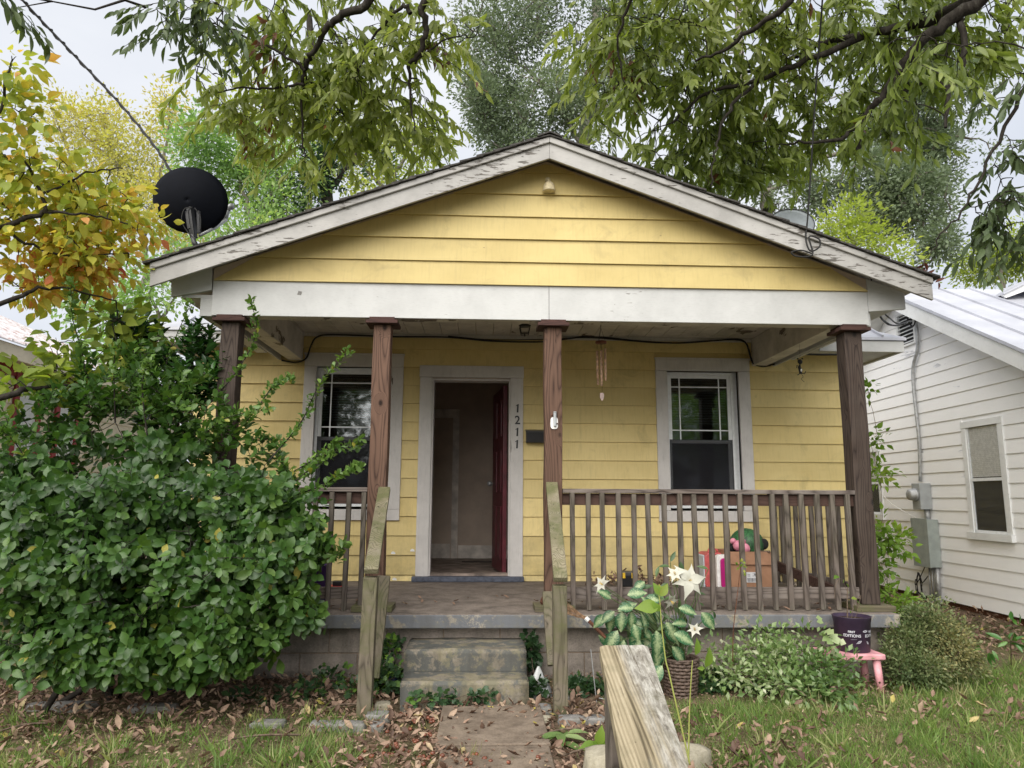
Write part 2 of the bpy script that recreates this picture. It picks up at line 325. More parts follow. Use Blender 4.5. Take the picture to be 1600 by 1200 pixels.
# ------------------------------------------------------------------ mesh building
class MB:
    def __init__(s): s.v = []; s.f = []; s.smooth = False
    def add(s, v, f):
        o = len(s.v); s.v += [tuple(map(float, p)) for p in v]; s.f += [tuple(i+o for i in q) for q in f]; return s
    def box(s, x0, x1, y0, y1, z0, z1):
        return s.hexa([(x0, y0, z0), (x1, y0, z0), (x1, y1, z0), (x0, y1, z0), (x0, y0, z1), (x1, y0, z1), (x1, y1, z1), (x0, y1, z1)])
    def hexa(s, p): return s.add(p, [(0, 3, 2, 1), (4, 5, 6, 7), (0, 1, 5, 4), (1, 2, 6, 5), (2, 3, 7, 6), (3, 0, 4, 7)])
    def beam(s, a, b, w, h, up=(0, 0, 1)):      # bar with rectangular section from a to b
        a = Vector(a); b = Vector(b); d = (b-a).normalized(); side = d.cross(Vector(up)).normalized(); u = side.cross(d)
        q = [(-1, -1), (1, -1), (1, 1), (-1, 1)]
        P = [a+side*(i*w/2)+u*(j*h/2) for i, j in q]+[b+side*(i*w/2)+u*(j*h/2) for i, j in q]
        return s.add(P, [(3, 2, 1, 0), (4, 5, 6, 7), (0, 1, 5, 4), (1, 2, 6, 5), (2, 3, 7, 6), (3, 0, 4, 7)])
    def prism(s, poly, y0, y1, ax='y'):          # polygon (a,b) extruded along an axis
        n = len(poly)
        mk = {'y': lambda a, b, c: (a, c, b), 'x': lambda a, b, c: (c, a, b), 'z': lambda a, b, c: (a, b, c)}[ax]
        v = [mk(a, b, y0) for a, b in poly]+[mk(a, b, y1) for a, b in poly]
        return s.add(v, [tuple(range(n)), tuple(range(2*n-1, n-1, -1))]+[(i, i+n, (i+1) % n+n, (i+1) % n) for i in range(n)])
    def tube(s, pts, rad, sides=6, cap=True):
        pts = [np.asarray(p, float) for p in pts]; n = len(pts)
        if not hasattr(rad, '__len__'): rad = [rad]*n
        o = len(s.v); prev = None
        for i, p in enumerate(pts):
            d = pts[min(i+1, n-1)]-pts[max(i-1, 0)]; L = np.linalg.norm(d); d = d/L if L > 1e-9 else np.array([0, 0, 1.])
            if prev is None:
                h = np.array([0, 0, 1.]) if abs(d[2]) < .9 else np.array([1., 0, 0]); a = np.cross(d, h)
            else: a = prev-d*(prev@d)
            a /= (np.linalg.norm(a)+1e-12); prev = a; b = np.cross(d, a)
            for k in range(sides):
                t_ = 2*math.pi*k/sides; s.v.append(tuple(p+rad[i]*(a*math.cos(t_)+b*math.sin(t_))))
        for i in range(n-1):
            for k in range(sides):
                k2 = (k+1) % sides; s.f.append((o+i*sides+k, o+i*sides+k2, o+(i+1)*sides+k2, o+(i+1)*sides+k))
        if cap:
            s.f.append(tuple(o+k for k in range(sides))[::-1]); s.f.append(tuple(o+(n-1)*sides+k for k in range(sides)))
        return s
    def lathe(s, prof, c=(0, 0, 0), seg=20, axis=(0, 0, 1), sx=1, sy=1, cap=True):
        o = len(s.v); q = Vector((0, 0, 1)).rotation_difference(Vector(axis)); n = len(prof)
        for r_, h in prof:
            for k in range(seg):
                t_ = 2*math.pi*k/seg; p = q @ Vector((r_*sx*math.cos(t_), r_*sy*math.sin(t_), h)); s.v.append((p.x+c[0], p.y+c[1], p.z+c[2]))
        for i in range(n-1):
            for k in range(seg):
                k2 = (k+1) % seg; s.f.append((o+i*seg+k, o+i*seg+k2, o+(i+1)*seg+k2, o+(i+1)*seg+k))
        if cap:
            s.f.append(tuple(o+k for k in range(seg))[::-1]); s.f.append(tuple(o+(n-1)*seg+k for k in range(seg)))
        return s
    def build(s, name, mat, parent=None, smooth=False, bevel=0, loc=None):
        me = bpy.data.meshes.new(name); off = np.array(parent['_w'] if parent else (loc if loc is not None else (0, 0, 0)), float)
        v = np.array(s.v, float)-off; me.from_pydata(v.tolist(), [], s.f); me.materials.append(M(mat) if isinstance(mat, str) else mat)
        if smooth: me.polygons.foreach_set('use_smooth', [True]*len(me.polygons))
        o = bpy.data.objects.new(name, me); COL.objects.link(o)
        if parent: o.parent = parent; o['_w'] = parent['_w']
        elif loc is not None: o.location = loc; o['_w'] = list(map(float, loc))
        else: o['_w'] = [0., 0., 0.]
        if bevel:
            b = o.modifiers.new('bevel', 'BEVEL'); b.width = bevel; b.segments = 2; b.limit_method = 'ANGLE'; b.angle_limit = R(40)
        return o
def mb(): return MB()
def tag(o, label=None, cat=None, group=None, kind=None):
    if label: o['label'] = label
    if cat: o['category'] = cat
    if group: o['group'] = group
    if kind: o['kind'] = kind
    return o
def empty(name, loc, label, cat, group=None):
    o = bpy.data.objects.new(name, None); COL.objects.link(o); o.location = tuple(map(float, loc)); o['_w'] = list(map(float, loc)); o.empty_display_size = .1
    return tag(o, label, cat, group)
def bez(a, b, sag, n=8, wob=0):
    a = np.asarray(a, float); b = np.asarray(b, float); out = []
    for i in range(n+1):
        t_ = i/n; p = a*(1-t_)+b*t_; p = p+np.array([0, 0, -4*sag*t_*(1-t_)])
        if wob and 0 < i < n: p = p+RNG.normal(0, wob, 3)
        out.append(p)
    return out
def smooth_path(P, k=5):
    P = [np.asarray(p, float) for p in P]; out = []
    for i in range(len(P)-1):
        p0, p1, p2, p3 = P[max(i-1, 0)], P[i], P[i+1], P[min(i+2, len(P)-1)]
        for j in range(k):
            t_ = j/k; out.append(.5*((2*p1)+(-p0+p2)*t_+(2*p0-5*p1+4*p2-p3)*t_**2+(-p0+3*p1-3*p2+p3)*t_**3))
    return out+[P[-1]]

# ---- leaves
def leaf_template(widths, bend=.25, fold=.3, length=1., wave=0):
    """axis +X, normal +Z, stations of half width"""
    n = len(widths); V = []; F = []; A = []
    for i, w in enumerate(widths):
        x = i/(n-1)*length; z = -bend*x*x
        if w < 1e-6: V.append((x, 0, z)); A.append(0); continue
        dz = wave*math.sin(i*2.4)
        V += [(x, -w, z+fold*w+dz), (x, 0, z), (x, w, z+fold*w-dz)]; A += [-1, 0, 1]
    idx = []; c = 0
    for w in widths:
        if w < 1e-6: idx.append((c,)); c += 1
        else: idx.append((c, c+1, c+2)); c += 3
    for i in range(n-1):
        a, b = idx[i], idx[i+1]
        if len(a) == 1 and len(b) == 3: F += [(a[0], b[1], b[0]), (a[0], b[2], b[1])]
        elif len(a) == 3 and len(b) == 1: F += [(a[0], a[1], b[0]), (a[1], a[2], b[0])]
        elif len(a) == 3: F += [(a[0], a[1], b[1], b[0]), (a[1], a[2], b[2], b[1])]
    F = [t_ for f in F for t_ in ([f] if len(f) == 3 else [(f[0], f[1], f[2]), (f[0], f[2], f[3])])]
    return np.array(V, float), np.array(F, int), np.array(A, float)
T_OAK = leaf_template([0, .10, .145, .135, .085, 0], .3, .3)
T_DOG = leaf_template([0, .22, .30, .26, .13, 0], .25, .25)
T_OBO = leaf_template([0.0, .10, .20, .27, .22, 0], .18, .3)
T_LAU = leaf_template([0, .12, .17, .16, .09, 0], .25, .35)
T_SM = (np.array([(0, 0, 0), (.5, -.26, .05), (1, 0, -.05), (.5, .26, .05)], float), np.array([(0, 1, 2), (0, 2, 3)]), np.zeros(4))
T_DEAD = leaf_template([0, .16, .2, .17, .1, 0], -.35, .7, 1, .05)
T_FAUX = leaf_template([0, .22, .31, .30, .18, 0], .4, .25)
T_PETAL = leaf_template([.06, .20, .32, .36, .30, .17, .07, 0], .95, .18)
T_IVY = (np.array([(0, 0, 0), (.15, -.45, 0), (.45, -.22, .05), (.62, -.42, 0), (1, 0, -.1), (.62, .42, 0), (.45, .22, .05), (.15, .45, 0)], float),
         np.array([(0, 1, 2), (0, 2, 4), (2, 3, 4), (0, 4, 6), (6, 4, 5), (0, 6, 7)]), np.zeros(8))
T_BLADE = (np.array([(0, -.03, 0), (0, .03, 0), (.55, .02, .06), (.55, -.02, .06), (1, 0, .0)], float), np.array([(0, 1, 2), (0, 2, 3), (3, 2, 4)]), np.zeros(5))

def basis(d, nrm):
    d = d/(np.linalg.norm(d, axis=1, keepdims=True)+1e-9)
    y = np.cross(nrm, d); y /= (np.linalg.norm(y, axis=1, keepdims=True)+1e-9); z = np.cross(d, y)
    return np.stack([d, y, z], 2)
def raw_mesh(name, V, F, mat, attrs, smooth=False):
    me = bpy.data.meshes.new(name); nf = len(F)
    me.vertices.add(len(V)); me.vertices.foreach_set('co', V.astype(np.float32).ravel())
    me.loops.add(nf*3); me.loops.foreach_set('vertex_index', F.astype(np.int32).ravel())
    me.polygons.add(nf); me.polygons.foreach_set('loop_start', np.arange(0, nf*3, 3, dtype=np.int32))
    for k, a in attrs.items():
        at_ = me.attributes.new(k, 'FLOAT', 'POINT'); at_.data.foreach_set('value', a.astype(np.float32))
    me.materials.append(M(mat)); me.update(calc_edges=True)
    if smooth: me.polygons.foreach_set('use_smooth', np.ones(nf, bool))
    return me
def leaf_mesh(name, tmpl, pos, d, nrm, size, tint, mat, off):
    V, F, A = tmpl; N = len(pos); B = basis(d, nrm)
    W = np.einsum('nij,vj->nvi', B, V)*size[:, None, None]+(pos-off)[:, None, :]
    FF = (F[None]+(np.arange(N)*len(V))[:, None, None]).reshape(-1, 3)
    return raw_mesh(name, W.reshape(-1, 3), FF, mat, {'tint': np.repeat(tint, len(V)), 'across': np.tile(A, N)}, len(F) > 2)
def leaves(parent, tmpl, L, mat, keep=0, rest_name='foliage', one='leaf', rest_label=None):
    """L: pos,dir,nrm,size,tint. The `keep` that show largest become leaf objects, the rest one mesh."""
    pos, d, nrm, size, tint = L; off = np.array(parent['_w'])
    if keep and len(pos):
        x, y, z = to_px(pos); ok = (x > 5) & (x < 1595) & (y > 5) & (y < 1195) & (z > .3)
        score = np.where(ok, size/np.maximum(z, .1)/np.maximum(z, .1), 0); idx = np.argsort(-score)[:keep]; idx = idx[score[idx] > 0]
        B = basis(d, nrm); protos = {}
        for i in idx:
            q = round(float(tint[i])*11)/11
            if q not in protos:
                V, F, A = tmpl; protos[q] = raw_mesh('leaf', V, F, mat, {'tint': np.full(len(V), q), 'across': A}, True)
            o = bpy.data.objects.new(one, protos[q]); COL.objects.link(o); o.parent = parent
            o.matrix_local = Matrix.LocRotScale(Vector(pos[i]-off), Matrix(B[i].tolist()).to_quaternion(), Vector([float(size[i])]*3))
        m = np.ones(len(pos), bool); m[idx] = False; pos, d, nrm, size, tint = pos[m], d[m], nrm[m], size[m], tint[m]
    me = leaf_mesh(rest_name, tmpl, pos, d, nrm, size, tint, mat, off)
    o = bpy.data.objects.new(rest_name, me); COL.objects.link(o); o.parent = parent; o['kind'] = 'stuff'
    if rest_label: o['label'] = rest_label
    return o
def cat(Ls):
    return tuple(np.concatenate([l[i] for l in Ls]) for i in range(5))
def unit(a): return a/(np.linalg.norm(a, axis=-1, keepdims=True)+1e-9)

def blob_points(blobs):
    """blob: px,py,rx,ry,Y,dY,n  -> cluster centres in the volume of an ellipsoid standing there"""
    P = []; C = []
    for (px, py, rx, ry, Y, dY, n) in blobs:
        c = at(px, py, Y); s_ = (c-CAMP)@_f/FPX
        q = unit(RNG.normal(size=(n, 3)))*(RNG.random((n, 1))**(1/2.4))
        P.append(c+q*np.array([rx*s_, dY, ry*s_])); C.append(np.repeat(c[None], n, 0))
    return np.concatenate(P), np.concatenate(C)

def connect(limbs, P, B, r0=.008, sag=-.05, sides=4):
    """thin branchlets that lead from the nearest limb or earlier branchlet to each cluster"""
    pool = np.concatenate([np.array(l) for l in limbs]); d0 = np.min(np.linalg.norm(P[:, None]-pool[None], axis=2), axis=1) if len(P)*len(pool) < 4e7 else np.zeros(len(P))
    for i in np.argsort(d0):
        dd = np.linalg.norm(pool-P[i], axis=1); j = int(np.argmin(dd)); L = dd[j]
        path = bez(pool[j], P[i], sag*L, 4, .03*L)
        rr = r0*(.6+min(2.5, L)); B.tube(path, np.linspace(rr, .0025, len(path)), sides, False)
        pool = np.concatenate([pool, np.array(path[1:4])])

def droop_clusters(P, n_leaf, twig, size, tint_fn, spread=.5, down=.8, B=None, jitter=.3):
    """hanging twigs with alternate leaves (sawtooth oak habit)"""
    N = len(P); az_ = RNG.random(N)*2*math.pi
    axis = unit(np.stack([np.cos(az_), np.sin(az_), -np.full(N, down*.5)+RNG.normal(0, .25, N)], 1)); L = twig*(.6+.8*RNG.random(N))
    out = []
    for k in range(n_leaf):
        t_ = (k+.5)/n_leaf; base = P+axis*(L*t_)[:, None]+np.array([0, 0, -1])*(L*t_*t_*.35)[:, None]
        sd = unit(np.cross(axis, np.array([0, 0, 1.])))*(1 if k % 2 else -1)
        d = unit(axis*.6+sd*spread+np.array([0, 0, -down])+RNG.normal(0, jitter, (N, 3)))
        nn = unit(np.array([0, 0, 1.])*.5-d*.2+RNG.normal(0, .5, (N, 3)))
        out.append((base, d, nn, size*(.65+.55*RNG.random(N)), tint_fn(base)))
    if B is not None:
        for i in range(N):
            e = P[i]+axis[i]*L[i]+np.array([0, 0, -.35*L[i]]); B.tube([P[i], (P[i]+e)/2+np.array([0, 0, .04*L[i]]), e], [.004, .003, .0015], 3, False)
    return cat(out)
def scatter_clusters(P, C, n_leaf, rad, size, tint_fn, out_w=.6, up=.3):
    N = len(P); o = unit(P-C); out = []
    for k in range(n_leaf):
        q = unit(RNG.normal(size=(N, 3)))*(RNG.random((N, 1))**.5); pos = P+q*rad*.85; d = unit(unit(q)*.9+o*out_w+RNG.normal(0, .3, (N, 3)))
        nn = unit(RNG.normal(0, .6, (N, 3))+np.array([0, -.1, up*2])); out.append((pos, d, nn, size*(.6+.7*RNG.random(N)), tint_fn(pos)))
    return cat(out)
def rosettes(P, ax, n_leaf, size, tint_fn, open_=.95):
    N = len(P); h = unit(np.cross(ax, RNG.normal(size=(N, 3)))); g = np.cross(ax, h); out = []; t0 = tint_fn(P)
    for k in range(n_leaf):
        a = 2.4*k+RNG.normal(0, .2, N); o = open_*(.75+.5*k/n_leaf)+RNG.normal(0, .12, N)
        rad = h*np.cos(a)[:, None]+g*np.sin(a)[:, None]; d = unit(ax*np.cos(o)[:, None]+rad*np.sin(o)[:, None])
        nn = unit(ax*np.sin(o)[:, None]-rad*np.cos(o)[:, None]+RNG.normal(0, .12, (N, 3)))
        out.append((P-ax*(.012*k)+RNG.normal(0, .004, (N, 3)), d, nn, size*(.58+.62*RNG.random(N))*(.75+.3*k/n_leaf), np.clip(t0+RNG.normal(0, .09, N), 0, 1)))
    return cat(out)

ROOT_NOISE = RNG.normal(size=(6, 3))*2.2; PH = RNG.random(6)*6
def lown(P, k=1.): return np.sum([np.sin((P*k)@ROOT_NOISE[i]+PH[i]) for i in range(6)], 0)/6
def tint_mix(lo, hi, k=1., w=.5, gen=None):
    def f(P): return np.clip((lo+hi)/2+(hi-lo)*(w*lown(P, k)*1.2+(1-w)*(RNG.random(len(P))-.5)), 0, 1)
    return f

def limb(pix, Ys, r0, r1, B, sides=7, wob=.012):
    Ys = np.interp(np.linspace(0, 1, len(pix)), np.linspace(0, 1, len(Ys)), Ys)
    P = smooth_path([at(x, y, Y) for (x, y), Y in zip(pix, Ys)], 5); P = [p+RNG.normal(0, wob, 3) for p in P]
    B.tube(P, np.linspace(r0, r1, len(P)), sides, False); return P

GZ = -.48
# ================================================================== THE SETTING
def gz(x, y):
    z = GZ+.018*math.sin(x*1.7+y)+.014*math.sin(y*2.3-x*.8)
    if y < -3.3: z -= min(1., (-3.3-y)/2.6)*.95
    return z
xs = np.unique(np.concatenate([np.linspace(-120, -8, 12), np.linspace(-8, 9, 80), np.linspace(9, 120, 12)]))
ys = np.unique(np.concatenate([np.linspace(-90, -7, 10), np.linspace(-7, 6, 66), np.linspace(6, 160, 14)]))
V = [(x, y, gz(x, y)) for y in ys for x in xs]; nx = len(xs)
F = [(j*nx+i, j*nx+i+1, (j+1)*nx+i+1, (j+1)*nx+i) for j in range(len(ys)-1) for i in range(nx-1)]
g = mb().add(V, F).build('ground', 'ground_soil', smooth=True); tag(g, kind='structure')
rd = mb().box(-100, 100, -15, -9, -1.46, -1.40).build('road', 'asphalt'); tag(rd, kind='structure')

# path of concrete slabs between the street steps and the porch
pth = mb().box(-.50, .115, -1.53, -.80, -.56, GZ+.032).build('path', 'path_concrete', bevel=.006); tag(pth, kind='structure')
p2 = mb().box(-.47, .105, -3.1, -1.545, -.56, GZ+.026).build('paving_slab', 'path_concrete', pth, bevel=.006)

# ================================================================== THE YELLOW HOUSE
H = empty('yellow_house', (.23, 3.0, GZ), 'small yellow clapboard house with an open porch and peeling white gable trim', 'house')
WY = 1.935                       # plane of the front wall
ROFF = (3.71-2.60)/3.03          # porch roof pitch
AX, AZ = .238, 3.712             # ridge
def roof_z(x): return AZ-abs(x-AX)*ROFF
def board(x0, x1, z0, z1, y, mat, x0t=None, x1t=None, name='siding_board', parent=H):
    x0t = x0 if x0t is None else x0t; x1t = x1 if x1t is None else x1t
    t0, t1 = .022, .004; j = random.uniform(-.0015, .0015)
    B = mb(); B.hexa([(x0, y-t0+j, z0), (x1, y-t0+j, z0), (x1, y, z0), (x0, y, z0), (x0t, y-t1+j, z1), (x1t, y-t1+j, z1), (x1t, y, z1), (x0t, y, z1)])
    return B.build(name, mat, parent)
EXP = .1945
# openings in the front wall (x0,x1,z0,z1 of the trim)
def wx(px, py=690): return at(px, py, WY)[0]
DOORT = (-.935, .156, 0, 2.222); WINR = (1.577, 2.600, .606, 2.322); WINL = (-2.147, -1.111, .606, 2.322)
WX0, WX1 = -3.27, 3.73
z = .065-EXP; rows = []
while z < 2.62: rows.append((z, min(z+EXP, 2.66))); z += EXP
for z0, z1 in rows:
    z0c = max(z0, .003)
    cuts = [(WX0, WX1)]
    for (a, b, c, d) in (DOORT, WINR, WINL):
        if z0+.02 < d and z1-.02 > c:
            cuts = [s for (p, q) in cuts for s in ([(p, a), (b, q)] if p < a and q > b else [(p, q)])]
            if c-z0c > .025: board(a, b, z0c, c-.001, WY, 'yellow_siding_paint')
            if z1-d > .045: board(a, b, d+.02, z1-.001, WY, 'yellow_siding_paint')
    for p, q in cuts:
        if q-p > 3 and random.random() < .9:
            m_ = p+(q-p)*random.uniform(.3, .7); segs = [(p, m_-.001), (m_+.001, q)]
        else: segs = [(p, q)]
        for a, b in segs: board(a, b, z0c, z1-.001, WY, 'yellow_siding_paint')
# wall core behind the boards (with the openings), side and rear walls
def wall_with_holes(x0, x1, z0, z1, holes, y0, y1):
    B = mb(); hs_ = sorted(holes); x = x0
    for (a, b, c, d) in hs_:
        B.box(x, a, y0, y1, z0, z1); B.box(a, b, y0, y1, z0, c); B.box(a, b, y0, y1, d, z1); x = b
    B.box(x, x1, y0, y1, z0, z1); return B
DH = (-.805, .024, .02, 2.085)
def inset(w, d=.115): return (w[0]+d, w[1]-d, w[2]+d, w[3]-d)
wall_with_holes(WX0+.01, WX1-.01, -.1, 2.70, [DH, inset(WINR), inset(WINL)], WY+.001, WY+.13).build('front_wall', 'interior_wall', H)
B = mb(); B.box(WX0+.01, WX0+.13, WY+.135, 10, -.6, 2.7); B.box(WX1-.13, WX1-.01, WY+.135, 10, -.6, 2.7); B.box(WX0+.13, WX1-.13, 9.85, 10, -.6, 2.7); B.build('side_wall', 'yellow_siding_paint', H)
for zz in np.arange(-.3, 2.45, EXP):       # clapboards down the right flank
    mb().hexa([(WX1-.009, WY, zz), (WX1+.013, WY, zz), (WX1+.013, 10, zz), (WX1-.009, 10, zz), (WX1-.009, WY, zz+EXP), (WX1, WY, zz+EXP), (WX1, 10, zz+EXP), (WX1-.009, 10, zz+EXP)]).build('siding_board', 'yellow_siding_paint', H)
mb().box(WX0+.13, WX1-.13, WY+.14, 9.8, -.05, .03).build('room_floor', 'interior_floor', H)
mb().box(WX0+.13, WX1-.13, WY+.14, 9.8, 2.62, 2.66).build('room_ceiling', 'interior_wall', H)
# inside: back wall of the front room with a panelled doorway, baseboards, partitions that keep the window rooms apart
BY = 4.35
mb().box(-1.05, .6, BY, BY+.08, .03, 2.62).build('room_wall', 'interior_wall', H)
B = mb(); B.box(-1.1, -1.0, WY+.14, BY, .03, 2.62); B.box(.52, .6, WY+.14, BY, .03, 2.62); B.build('partition', 'interior_wall', H)
def P_(px, py, Y): p = at(px, py, Y); return p[0], p[2]
B = mb(); xa, za = P_(676, 652, BY); xb, _ = P_(718, 652, BY); B.box(xa-.3, xb, BY-.03, BY, 1.93, 2.05); B.box(xb-.085, xb, BY-.028, BY, .03, 1.93)
B.box(-1.0, xb-.1, BY-.016, BY, .03, .22); B.box(xb+.01, .52, BY-.02, BY, .03, .2); B.build('inner_doorway_trim', 'interior_trim', H)
B = mb(); B.box(-3.0, -1.2, BY+.02, BY+.1, .03, 2.62); B.box(.75, 3.5, BY+.02, BY+.1, .03, 2.62); B.build('room_wall', 'interior_wall', H)
cp = [at(x, y, BY-.7) for x, y in [(722, 868), (735, 862), (752, 866), (748, 874), (730, 874), (728, 866), (745, 862), (768, 870)]]
for p in cp: p[2] = .045
tag(mb().tube(smooth_path(cp, 4), .005, 5).build('coiled_cord', 'black_rubber', smooth=True, loc=cp[0]), 'thin black cord lying coiled on the floor inside the open door', 'cord')

# door trim, jamb, red door, threshold
D = mb()
c0, c1, c2, c3 = DOORT; yT = WY-.035
o = mb().box(c0, DH[0]-.0, yT, WY+.0, .0, 2.095).build('door_casing', 'worn_white_casing', H, bevel=.004); o['label'] = 'white left casing of the front doorway'
mb().box(DH[1]+.0, c1, yT, WY, .0, 2.095).build('door_casing', 'worn_white_casing', H, bevel=.004)
mb().box(c0-.006, c1+.006, yT-.004, WY, 2.097, c3).build('door_casing', 'worn_white_casing', H, bevel=.004)
B = mb(); B.box(DH[0], DH[0]+.018, WY-.01, WY+.14, .03, 2.085); B.box(DH[1]-.018, DH[1], WY-.01, WY+.14, .03, 2.085); B.box(DH[0]+.018, DH[1]-.018, WY-.01, WY+.14, 2.067, 2.085); B.build('door_jamb', 'worn_white_casing', H)
mb().box(c0-.03, c1+.01, WY-.10, WY+.0, .003, .052).build('door_sill', 'sill_paint', H, bevel=.005)
mb().box(DH[0]+.0, DH[1]-.0, WY+.001, WY+.14, .031, .075).build('threshold', 'interior_floor', H)
dr = mb(); a0 = np.array([DH[1]-.03, WY+.14]); ang = R(97); dv = np.array([math.cos(ang), math.sin(ang)]); nv = np.array([-dv[1], dv[0]])
def door_pt(u, w, z_): q = a0+dv*u+nv*w; return (q[0], q[1], z_)
def door_box(B, u0, u1, w0, w1, z0, z1): return B.hexa([door_pt(u0, w0, z0), door_pt(u1, w0, z0), door_pt(u1, w1, z0), door_pt(u0, w1, z0), door_pt(u0, w0, z1), door_pt(u1, w0, z1), door_pt(u1, w1, z1), door_pt(u0, w1, z1)])
door_box(dr, 0, .8, 0, .042, .06, 2.04)
for (u0, u1, z0, z1) in [(.1, .36, .2, .75), (.44, .7, .2, .75), (.1, .36, .9, 1.35), (.44, .7, .9, 1.35), (.1, .36, 1.5, 1.9), (.44, .7, 1.5, 1.9)]: door_box(dr, u0, u1, .042, .052, z0, z1)
dr = dr.build('front_door', 'red_door', H, bevel=.004); dr['label'] = 'dark red panelled front door standing open'
k = door_pt(.73, .085, 1.0); k2 = door_pt(.73, .045, 1.0); mb().tube([k2, k], .012, 8).lathe([(.004, -.03), (.024, -.02), (.03, 0), (.024, .02), (.004, .03)], k, 12).build('door_knob', 'grey_metal', dr, smooth=True)

def window(w, nm, left_shift=0.):
    x0, x1, z0, z1 = w; cw = .125; y = WY-.034
    Wd = mb(); Wd.box(x0, x0+cw, y, WY, z0+cw*.9, z1-cw); W = Wd.build('window', 'worn_white_casing', H, bevel=.004); W['label'] = nm
    mb().box(x1-cw, x1, y, WY, z0+cw*.9, z1-cw).build('casing', 'worn_white_casing', W, bevel=.004)
    mb().box(x0, x1, y-.003, WY, z1-cw+.002, z1).build('casing', 'worn_white_casing', W, bevel=.004)
    mb().box(x0-.008, x1+.008, y-.012, WY, z1, z1+.018).build('drip_cap', 'worn_white_casing', W)
    mb().box(x0, x1, y-.003, WY, z0, z0+cw*.9-.002).build('casing', 'worn_white_casing', W, bevel=.004)
    ix0, ix1, iz0, iz1 = x0+cw-.01, x1-cw+.01, z0+cw-.01, z1-cw+.01
    B = mb()                                    # reveal
    B.box(ix0-.02, ix0, WY+.001, WY+.13, iz0, iz1); B.box(ix1, ix1+.02, WY+.001, WY+.13, iz0, iz1); B.box(ix0, ix1, WY+.001, WY+.13, iz0-.02, iz0); B.box(ix0, ix1, WY+.001, WY+.13, iz1, iz1+.02)
    B.build('reveal', 'reveal_grey', W)
    fx0, fx1 = ix0+.002, ix1-.045; fz0, fz1 = iz0+.02, iz1-.012; yf = WY+.035; B = mb(); fw = .032
    B.box(fx0, fx0+fw, yf, yf+.08, fz0, fz1); B.box(fx1-fw, fx1, yf, yf+.08, fz0, fz1); B.box(fx0+fw, fx1-fw, yf, yf+.08, fz1-fw, fz1); B.box(fx0+fw, fx1-fw, yf, yf+.08, fz0, fz0+fw)
    B.box(fx1, ix1, yf+.03, yf+.07, iz0, iz1)
    B.build('frame', 'vinyl_white', W, bevel=.003)
    zm = fz0+(fz1-fz0)*.485; sx0, sx1 = fx0+fw+.001, fx1-fw-.001; sw = .034
    for nm2, za, zb, ys_, top in (('upper_sash', zm-.02, fz1-fw, yf+.012, 1), ('lower_sash', fz0+fw, zm+.02, yf+.042, 0)):
        B = mb(); B.box(sx0, sx0+sw, ys_, ys_+.026, za, zb); B.box(sx1-sw, sx1, ys_, ys_+.026, za, zb); B.box(sx0+sw, sx1-sw, ys_, ys_+.026, za, za+sw); B.box(sx0+sw, sx1-sw, ys_, ys_+.026, zb-sw, zb)
        B.build(nm2, 'vinyl_white', W, bevel=.002)
        gx0, gx1, ga, gb = sx0+sw, sx1-sw, za+sw, zb-sw
        mb().box(gx0, gx1, ys_+.012, ys_+.016, ga, gb).build('pane', 'window_glass', W)
        if top:
            for xx_ in (gx0+.09, gx1-.09): mb().box(xx_-.006, xx_+.006, ys_+.003, ys_+.0115, ga, gb).build('muntin', 'vinyl_white', W)
            for zz_ in (ga+.105, gb-.095): mb().box(gx0, gx1, ys_+.001, ys_+.0095, zz_-.006, zz_+.006).build('muntin', 'vinyl_white', W)
        else:
            mb().box(sx0, sx1, yf+.003, yf+.006, za, zb).build('insect_screen', 'insect_screen', W)
    n_ = int((iz1-iz0-.06)/.028)
    B = mb()
    for k_ in range(n_):
        zz_ = iz0+.03+k_*.028
        if zz_ < zm+.18 : continue
        B.hexa([(fx0+.05, WY+.17, zz_), (fx1-.05, WY+.17, zz_), (fx1-.05, WY+.19, zz_+.014), (fx0+.05, WY+.19, zz_+.014), (fx0+.05, WY+.171, zz_-.002), (fx1-.05, WY+.171, zz_-.002), (fx1-.05, WY+.191, zz_+.012), (fx0+.05, WY+.191, zz_+.012)])
    tag(B.build('blind', 'blind_slat', W), kind='stuff')
window(WINR, 'white double hung porch window to the right of the door')
window(WINL, 'white double hung porch window behind the left posts and shrub')

# ceiling of narrow boards, cornice strip, inner beams
ZC = 2.555
for i in range(28):
    xa = -2.33+i*.18
    if xa > 2.75: break
    mb().box(xa+.002, min(xa+.178, 2.80), .14, WY-.001, ZC, ZC+.02).build('ceiling_board', 'dingy_white_ceiling', H, bevel=.003)
mb().box(-2.33, 2.8, WY-.045, WY-.022, ZC-.035, ZC-.001).build('cornice', 'worn_white_casing', H)
ZB0, ZB1 = 2.253, 2.535
BX0, BX1, BXM = -2.422, 2.885, .255
for a, b, nm in ((BX0, BXM-.0015, 'left'), (BXM+.0015, BX1, 'right')):
    mb().box(a, b, 0, .026, ZB0, ZB1-.0).build('beam_board', 'worn_white_beam', H, bevel=.003)
q = at(468, 457, -.003); B = mb(); B.prism([(q[0]-.018, q[2]-.016), (q[0]+.012, q[2]-.02), (q[0]+.02, q[2]+.008), (q[0]-.01, q[2]+.014)], -.0022, -.0005); B.build('torn_label', 'stone_grey', H)
mb().box(BX0+.03, BX1-.03, .0262, .139, ZB0+.004, ZB1-.01).build('porch_beam', 'dingy_white_ceiling', H)
for xa, xb in ((-2.32, -2.17), (2.63, 2.78)):
    mb().box(xa, xb, .14, WY-.025, ZB0+.006, ZC-.002).build('side_beam', 'dingy_white_ceiling', H, bevel=.004)
